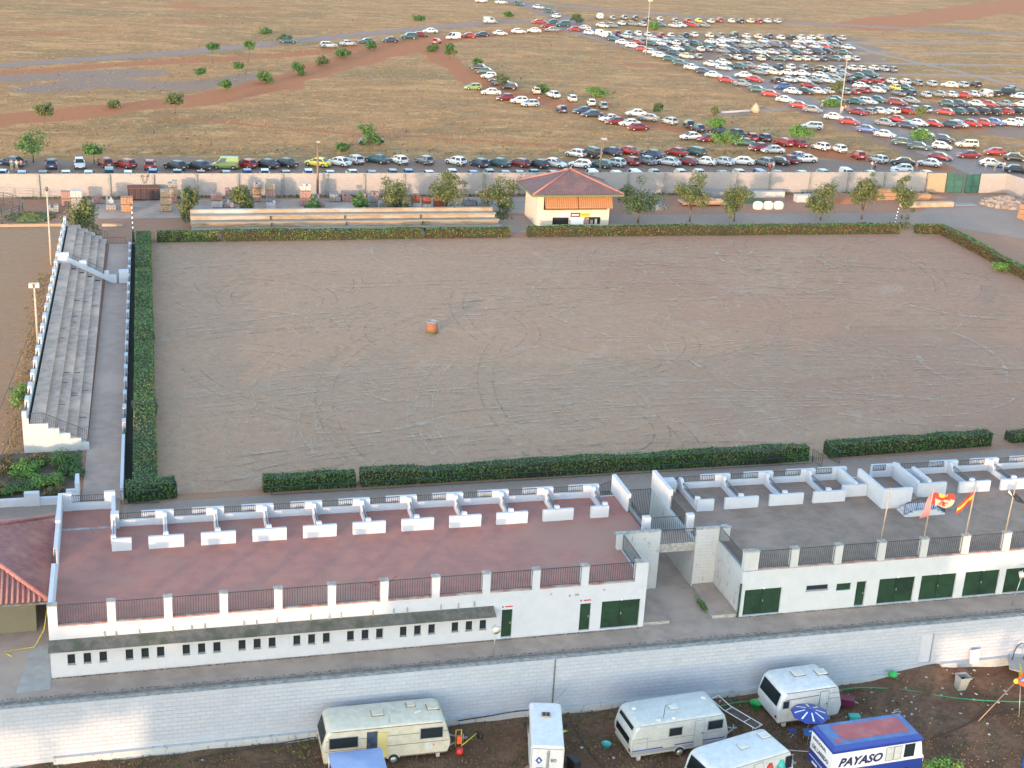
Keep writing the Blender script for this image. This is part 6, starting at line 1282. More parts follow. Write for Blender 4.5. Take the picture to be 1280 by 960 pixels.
m_ = MB(tf); pane(m_, 3.75, 4.22, 1.45, 2.35, 0, 'hatch', 'trim_grey'); pane(m_, 4.3, 4.77, 1.45, 2.35, 0, 'hatch', 'trim_grey'); m_.build('side_window', t)
m_ = MB(tf); m_.box(5.0, 5.72, -.03, -.003, 1.5, 2.42, 'glass'); m_.build('cab_window', t); m_ = MB(tf); fx = lambda z: L - max(0, (z - 1.5)) * .28 + .02
m_.add([(fx(1.6), .15, 1.6), (fx(1.6), W - .15, 1.6), (fx(2.4), W - .15, 2.4), (fx(2.4), .15, 2.4)], [(0, 1, 2, 3), (3, 2, 1, 0)], 'glass'); m_.build('windscreen', t)
m_ = MB(tf); m_.box(-.05, -.024, .1, W - .1, .85, .88, 'white_paint'); m_.box(-.06, -.024, 1.5, 2.1, .5, .62, 'white_paint'); m_.build('back_trim', t); m_ = MB(tf); m_.box(L - .05, L + .15, .1, W - .1, .9, 1.3, 'white_paint'); m_.build('bonnet', t)
for x in (1.3, 5.3): wheel(t, tf, x, .08, .36, .12, -1); wheel(t, tf, x, W - .08, .36, .12, 1)
m_ = MB(tf); m_.tube([(5.5, 2.3, 2.93), (5.5, 2.3, 3.3), (5.9, 2.4, 3.3)], .02, 'galv', 5); m_.tube([(5.3, 2.3, 3.15), (5.8, 2.3, 3.2)], .02, 'galv', 5); m_.build('aerial', t)
shrub('yard_bush', 'bright green bush in front of the painted van at the bottom edge', (46.7, 64.5), 1.35, 1.0, 1.9, 'leaf_bright', 1700, 130, .16, 'bush', ZY)

# blue canopy, parasol and small things in the yard
t = thing('canopy_tent', 'pale blue cloth canopy beside the cream caravan at the bottom edge', 'canopy', (11.8, 69.8, ZY))
cx0, cx1, cy0, cy1, ze_, za_ = 9.8, 12.95, 68.2, 71.35, 1.95, 2.35; mb = MB(); n = 12; vs = []
for i in range(n + 1):
    for j in range(n + 1):
        u, v = i / n, j / n; ridge = min(u, 1 - u, v, 1 - v) * 2; vs.append((cx0 + (cx1 - cx0) * u, cy0 + (cy1 - cy0) * v, ZY + ze_ + (za_ - ze_) * ridge - .07 * math.sin(math.pi * u) * (1 if v in (0, 1) else 0) + .012 * math.sin(i * 2.3 + j * 1.7)))
mb.add(vs, [(i * (n + 1) + j, (i + 1) * (n + 1) + j, (i + 1) * (n + 1) + j + 1, i * (n + 1) + j + 1) for i in range(n) for j in range(n)], 'cloth_blue', True)
for (a, b) in (((cx0, cy0), (cx1, cy0)), ((cx0, cy1), (cx1, cy1)), ((cx0, cy0), (cx0, cy1)), ((cx1, cy0), (cx1, cy1))): mb.add([(*a, ZY + ze_ - .01), (*b, ZY + ze_ - .01), (*b, ZY + ze_ - .22), (*a, ZY + ze_ - .22)], [(0, 1, 2, 3)], 'cloth_blue')
mb.build('canopy', t)
for x in (cx0 + .03, cx1 - .03):
    for y in (cy0 + .03, cy1 - .03): m_ = MB(); m_.tube([(x, y, ZY), (x, y, ZY + ze_)], .03, 'white_paint', 7); m_.build('leg', t)
t = thing('parasol', 'blue parasol with white lettering stripes over a small blue table', 'parasol', (40.6, 70.6, ZY)); px, py, n = 40.55, 70.5, 8
for k in range(n):
    m_ = MB(); a0, a1 = 6.283 * k / n + .2, 6.283 * (k + 1) / n + .2; m_.add([(px, py, ZY + 2.1), (px + 1.25 * math.cos(a0), py + 1.25 * math.sin(a0), ZY + 1.72), (px + 1.25 * math.cos(a1), py + 1.25 * math.sin(a1), ZY + 1.72)], [(0, 1, 2)], 'blue')
    am = (a0 + a1) / 2; q = Vector((math.cos(am), math.sin(am), 0)); w_ = Vector((-q.y, q.x, 0)); c0 = Vector((px, py, ZY + 2.1)); f1 = lambda r: c0 + q * r + Vector((0, 0, -.41 * r / 1.25 * 1.0 + .018))
    m_.add([f1(.35) - w_ * .04, f1(1.0) - w_ * .06, f1(1.0) + w_ * .06, f1(.35) + w_ * .04], [(0, 1, 2, 3)], 'white_paint'); m_.build('canopy_panel', t)
m_ = MB(); m_.tube([(px, py, ZY), (px, py, ZY + 2.15)], .025, 'galv', 7); m_.build('pole', t)
t = thing('camp_table', 'small blue folding table with white things on it under the parasol', 'table', (40.6, 69.9, ZY)); m_ = MB(); m_.obox((40.65, 69.9, ZY + .68), (1.2, .8, .04), -.2, 'blue_top'); MAT['blue_top'] = plain('blue_table_top', (.04, .17, .50), .5); m_.build('tabletop', t)
for dx in (-.5, .5):
    for dy in (-.3, .3): m_ = MB(); m_.tube([(40.65 + dx, 69.9 + dy, ZY), (40.65 + dx * .9, 69.9 + dy * .9, ZY + .68)], .018, 'galv', 6); m_.build('leg', t)
m_ = MB(); [m_.obox((40.6 + x, 69.9 + y, ZY + .722), (.22, .12, .02), a, 'white_paint') for x, y, a in ((-.1, .1, .4), (.15, -.12, -.3), (.0, -.05, 1.2))]; tag(m_.build('papers'), 'white papers lying on the blue folding table', 'papers')
t = thing('camp_stool', 'small dark blue stool beside the folding table', 'stool', (39.7, 70.6, ZY)); m_ = MB(); m_.obox((39.6, 70.7, ZY + .4), (.5, .4, .05), .2, 'blue'); m_.build('seat', t); m_ = MB(); [m_.bar((39.6 + x, 70.7 + y, ZY), (39.6 - x, 70.7 + y, ZY + .4), .03, 'galv') for x in (-.2, .2) for y in (-.15, .15)]; m_.build('leg', t)
t = thing('sun_bed', 'white framed sun bed frame lying in the dirt beside the wall', 'sun bed', (36.3, 73.6, ZY)); A, B_ = (36.0, 75.1), (37.7, 71.7)
d = Vector((B_[0] - A[0], B_[1] - A[1], 0)).normalized(); w_ = Vector((-d.y, d.x, 0)) * .36; m_ = MB(); P0 = Vector((*A, ZY + .28)); LL = math.hypot(B_[0] - A[0], B_[1] - A[1])
for s in (-1, 1): m_.tube([P0 + w_ * s + Vector((0, 0, .25)), P0 + d * 1.1 + w_ * s, P0 + d * LL + w_ * s], .03, 'white_paint', 6)
for f_ in (0, .33, .75, 1): m_.tube([P0 + d * LL * f_ + w_ + Vector((0, 0, .25 if f_ == 0 else 0)), P0 + d * LL * f_ - w_ + Vector((0, 0, .25 if f_ == 0 else 0))], .025, 'white_paint', 6)
for f_ in (.05, .95):
    for s in (-1, 1): m_.tube([P0 + d * LL * f_ + w_ * s, P0 + d * LL * f_ + w_ * s - Vector((0, 0, .28))], .02, 'white_paint', 6)
m_.build('frame', t); m_ = MB(); [m_.bar(P0 + d * LL * f_ + w_, P0 + d * LL * f_ - w_, .012, 'trim_grey') for f_ in np.linspace(.36, .97, 22)]; m_.build('webbing', t)
def tub(name, label, c, r, h, mat): m_ = MB(); m_.lathe((*c, ZY), [(r * .8, 0), (r, h), (r * 1.06, h), (r * .92, h - .03), (r * .74, .04)], mat, 16); return tag(m_.build(name), label, 'tub')
tub('plastic_tub', 'turquoise plastic tub on the dirt between the truck and the striped caravan', (27.35, 71.7), .3, .26, 'teal_plastic'); tub('plastic_tub', 'bright green plastic tub behind the small white caravan', (38.6, 74.2), .42, .42, 'green_plastic'); tub('plastic_tub', 'pale blue bucket behind the white caravan at the bottom', (36.7, 69.3), .3, .28, 'pipe_blue')
t = thing('wheelie_bin', 'grey open bin leaning beside a rusty drum near the retaining wall', 'bin', (53.6, 73.7, ZY)); m_ = MB(); c = (53.6, 73.8); vs = []
for z, a, b_ in ((0, .28, .27), (1.05, .38, .36)):
    for sx, sy in ((-1, -1), (1, -1), (1, 1), (-1, 1)): vs.append((c[0] + sx * a + z * .14, c[1] + sy * b_, ZY + z))
m_.add(vs, [(0, 1, 5, 4), (1, 2, 6, 5), (2, 3, 7, 6), (3, 0, 4, 7), (3, 2, 1, 0)], 'grey_plastic'); m_.build('body', t); m_ = MB(); cx, cy = c[0] + .15, c[1]
for a in ((-.44, .44, -.43, -.36), (-.44, .44, .36, .43), (-.44, -.36, -.36, .36), (.36, .44, -.36, .36)): m_.box(cx + a[0], cx + a[1], cy + a[2], cy + a[3], ZY + 1.04, ZY + 1.12, 'grey_plastic')
m_.build('rim', t); m_ = MB(); m_.box(cx - .34, cx + .34, cy - .34, cy + .34, ZY + .75, ZY + .76, 'dark_hole'); m_.build('inside', t)
m_ = MB(); m_.lathe((54.2, 74.6, ZY + .1), [(.42, 0), (.45, .3), (.42, .85), (.1, .9)], 'rust_orange', 16); MAT['rust_orange'] = mott('orange_rust', (.28, .10, .04), (.16, .06, .03), 3); tag(m_.build('rusty_drum'), 'rusty orange drum behind the grey bin', 'drum')
m_ = MB(); m_.lathe((49.3, 75.4, ZY + .55), [(.25, 0), (.36, .12), (.26, .32), (.05, .45)], 'green_plastic', 9); tag(m_.build('green_bag'), 'green plastic bag at the foot of the retaining wall', 'bag')
m_ = MB(); m_.tube([(58.4, 75.2, ZY + .4), (58.5, 75.2, ZY + 1.7), (58.65, 75.2, ZY + 2.15), (58.95, 75.2, ZY + 2.35), (59.3, 75.2, ZY + 2.2), (59.4, 75.2, ZY + 1.8), (59.35, 75.2, ZY + .4)], .035, 'iron', 8); tag(m_.build('pipe_hoop'), 'bent metal pipe hoop standing against the retaining wall at right', 'hoop')
m_ = MB(); m_.tube([(41.9 + 0, 76, 0), (41.95, 76, .12)], .1, 'litter', 8) if False else None
t = thing('metal_trailer', 'yellow edged metal trailer ramp at the right edge of the yard', 'trailer', (60.2, 73.0, ZY)); m_ = MB(); m_.obox((60.5, 73.3, ZY + .9), (2.6, 1.9, .08), -.5, 'galv', ry=.12); m_.build('deck', t); m_ = MB(); m_.obox((59.6, 72.7, ZY + .55), (.12, 2.0, .5), -.5, 'yellow'); m_.obox((60.6, 72.2, ZY + .35), (2.6, .1, .1), -.5, 'yellow'); m_.build('edge_frame', t); t.location.x -= 1.4; t.location.y += 1.0; m_ = MB(); [m_.tube([(x, y, ZY + .3), (x, y + .15, ZY + .3)], .3, 'tyre', 14) for x, y in ((60.3, 72.2), (60.9, 74.2))]; m_.build('wheel', t)
t = thing('bounce_tent', 'orange and blue peaked tent corner with guy ropes at the right edge', 'tent', (58.5, 69.3, ZY)); m_ = MB(); tp = (56.6, 70.4, ZY + 2.1)
m_.add([tp, (59.6, 68.0, ZY + 1.6), (61.2, 70.6, ZY + 1.8), (59.2, 72.2, ZY + 1.9), (59.2, 70.2, ZY + 2.8)], [(0, 1, 4), (1, 2, 4), (2, 3, 4), (3, 0, 4)], 'cloth_blue'); m_.build('canopy', t); m_ = MB(); m_.tube([tp, (58.0, 69.2, ZY + 1.85), (59.6, 68.0, ZY + 1.6)], [.12, .2, .2], 'orange', 8); m_.tube([tp, (57.8, 71.2, ZY + 2.0), (59.2, 72.2, ZY + 1.9)], [.1, .16, .16], 'orange', 8); m_.lathe((tp[0], tp[1], tp[2] - .1), [(.14, 0), (.2, .12), (.08, .3)], 'yellow', 8); m_.build('orange_edge', t); t.location.x -= .7; t.location.y += .7
m_ = MB(); m_.tube([tp, (53.4, 69.3, ZY + .02)], .035, 'rope', 6); MAT['rope'] = plain('rope', (.33, .20, .14), .8); m_.tube([(56.9, 70.3, ZY + 2.0), (56.6, 69.4, ZY)], .03, 'galv', 6); m_.build('guy_rope', t)
m_ = MB(); n = 9; vs = []; 
for i in range(7):
    a = math.pi / 2 * i / 6
    for j in range(14): b_ = 6.283 * j / 14; vs.append((53.9 + 1.2 * math.cos(a) * math.cos(b_), 64.6 + 1.2 * math.cos(a) * math.sin(b_), ZY + 1.1 * math.sin(a)))
m_.add(vs, [(i * 14 + j, i * 14 + (j + 1) % 14, (i + 1) * 14 + (j + 1) % 14, (i + 1) * 14 + j) for i in range(6) for j in range(14)], 'blue_tarp', True); MAT['blue_tarp'] = plain('blue_tarpaulin', (.03, .12, .42), .6, 0, 0, .3); tag(m_.build('blue_tarpaulin'), 'rounded blue tarpaulin covered heap at the lower right edge', 'tarpaulin')
def line(name, label, pts, r, mat, cat='cable'):
    P_ = [Vector(p) for p in pts]; out = []
    for i in range(len(P_) - 1):
        p0 = P_[max(i - 1, 0)]; p1 = P_[i]; p2 = P_[i + 1]; p3 = P_[min(i + 2, len(P_) - 1)]
        for k in range(6): t_ = k / 6; out.append(.5 * ((2 * p1) + (-p0 + p2) * t_ + (2 * p0 - 5 * p1 + 4 * p2 - p3) * t_ * t_ + (-p0 + 3 * p1 - 3 * p2 + p3) * t_ ** 3))
    out.append(P_[-1]); m_ = MB(); m_.tube(out, r, mat, 5); return tag(m_.build(name), label, cat)
gz = lambda p, z=ZY + .15: (p[0], p[1], z)
line('garden_hose', 'long green hose snaking across the yard dirt', [gz((35.58, 74.41)), gz((38.32, 74.80)), (40.5, 73.4, ZY + .15), gz((45.50, 75.04)), gz((48.60, 74.61)), gz((50.12, 74.04)), gz((51.97, 73.02)), gz((54.48, 72.09)), gz((57.70, 71.33))], .035, 'hose', 'hose')
line('power_cable', 'thick black cable from the painted van to the right edge', [gz((48.55, 68.68)), gz((49.95, 69.07)), gz((52.00, 69.82)), gz((53.72, 70.37)), gz((57.35, 70.80))], .045, 'cable'); line('power_cable', 'black cable on the ground left of the cream caravan', [gz((2.02, 74.77)), gz((4.90, 75.09)), gz((7.86, 75.49)), gz((9.62, 75.70))], .03, 'cable')
line('power_cable', 'black cable hanging along the foot of the wall behind the truck', [(18.6, 75.4, ZY + .5), (20.5, 75.5, ZY + .55), (22.2, 75.2, ZY + .9), (23, 73.6, ZY + 2)], .04, 'cable'); line('power_cable', 'dark cable running down the yard beside the turquoise tub', [(25.9, 74.6, ZY + .1), (26.0, 72.4, ZY + .1), (26.3, 70.2, ZY + .1), (27.2, 67.5, ZY + .1)], .03, 'cable')
line('bent_pipe', 'bent grey pipe sticking up from the wall foot behind the white truck', [(24.4, 74.9, ZY + 1.0), (25.0, 75.2, ZY + 1.5), (25.6, 75.5, ZY + 1.85), (26.0, 75.6, ZY + 2.3)], .035, 'galv', 'pipe'); line('white_rope', 'pale rope stretched between the bottom caravan and the painted van', [(36.9, 69.0, ZY + .9), (38.0, 68.4, ZY + .75), (39.4, 67.7, ZY + .9)], .025, 'litter', 'rope')
t = thing('toy_trolley', 'yellow and red hand trolley by the drawbar of the cream caravan', 'trolley', (18.2, 73.0, ZY)); m_ = MB(); m_.tube([(18.0, 73.4, ZY), (18.0, 73.4, ZY + 1.2), (18.35, 73.4, ZY + 1.2), (18.35, 73.2, ZY)], .035, 'yellow', 7); m_.tube([(18.3, 73.0, ZY + .3), (19.4, 73.7, ZY + .6)], .03, 'yellow', 6); m_.build('frame', t); m_ = MB(); m_.obox((18.15, 73.1, ZY + .45), (.3, .2, .5), 0, 'orange'); m_.build('orange_box', t); m_ = MB(); m_.lathe((18.1, 72.6, ZY), [(.22, 0), (.26, .15), (.2, .42)], 'red', 12); m_.build('red_canister', t); m_ = MB(); m_.tube([(19.6, 73.9, ZY + .25), (19.75, 73.95, ZY + .25)], .25, 'tyre', 12); m_.build('wheel', t)
m_ = MB(); m_.add([(24.2, 73.2, ZY + .05), (25.4, 73.6, ZY + .15), (25.0, 73.9, ZY + .1), (24.2, 74.0, ZY + .4)], [(0, 1, 2, 3)], 'yellow_bag'); MAT['yellow_bag'] = plain('yellow_green_cloth', (.55, .62, .04), .7); tag(m_.build('yellow_bag'), 'bright yellow bag right of the nose of the white truck', 'bag')
t = thing('red_cart', 'maroon folding cart and turquoise basket behind the small white caravan', 'cart', (44.6, 72.4, ZY)); m_ = MB(); m_.obox((44.7, 73.2, ZY + .25), (1.0, .7, .5), -.5, 'maroon_plastic'); MAT['maroon_plastic'] = plain('maroon_plastic', (.14, .02, .05), .5); m_.build('body', t); m_ = MB(); m_.obox((44.6, 71.8, ZY + .05), (.7, .5, .25), -.2, 'teal_plastic'); m_.build('basket', t)
rr = random.Random(12); m_ = MB()
for _ in range(120):
    x = rr.uniform(-6, 58); y = rr.uniform(64, 75.5); s = rr.uniform(.04, .13)
    if rr.random() < .5: x = rr.uniform(44, 57); y = rr.uniform(70, 75.5)
    m_.obox((x, y, ZY + .02 + (.75 * math.exp(-(((x - 52.6) / 3.2) ** 2 + ((y - 76.3) / 1.7) ** 2))) + .25 * max(0, min(1, (x - 46) / 12)) * max(0, min(1, (y - 68) / 8))), (s * 1.5, s, s * .5), rr.uniform(0, 3), 'litter', rx=rr.uniform(-.3, .3))
tag(m_.build('litter'), 'scattered white scraps of litter over the yard dirt', 'litter', kind='stuff')
tufts('yard_debris', 9000, lambda rr: (rr.uniform(-20, 62), rr.uniform(62, 75.6)), lambda x, y: ZY + .05, 'drybrush', .02, .07, 'dry brown debris and stalks trodden over the yard', 10, 1.6)
tufts('wall_foot_dirt', 2600, lambda rr: rr.choice([(rr.uniform(-6, 32), 78.93 - abs(rr.gauss(0, .05))), (rr.uniform(39, 90), 79.13 - abs(rr.gauss(0, .05))), (rr.uniform(-30, 70), 76.9 + abs(rr.gauss(0, .08)))]), lambda x, y: 0, 'drybrush', .02, .06, 'dry dirt and weeds along the wall feet', 11, 1.5)
tufts('yard_weeds', 3800, lambda rr: (rr.uniform(-20, 62), 75.7 - abs(rr.gauss(0, 1.6))) if rr.random() < .5 else (rr.uniform(-10, 62), rr.uniform(64, 75)), lambda x, y: ZY + .05, 'weed', .03, .12, 'thin green weeds on the trodden yard', 9)

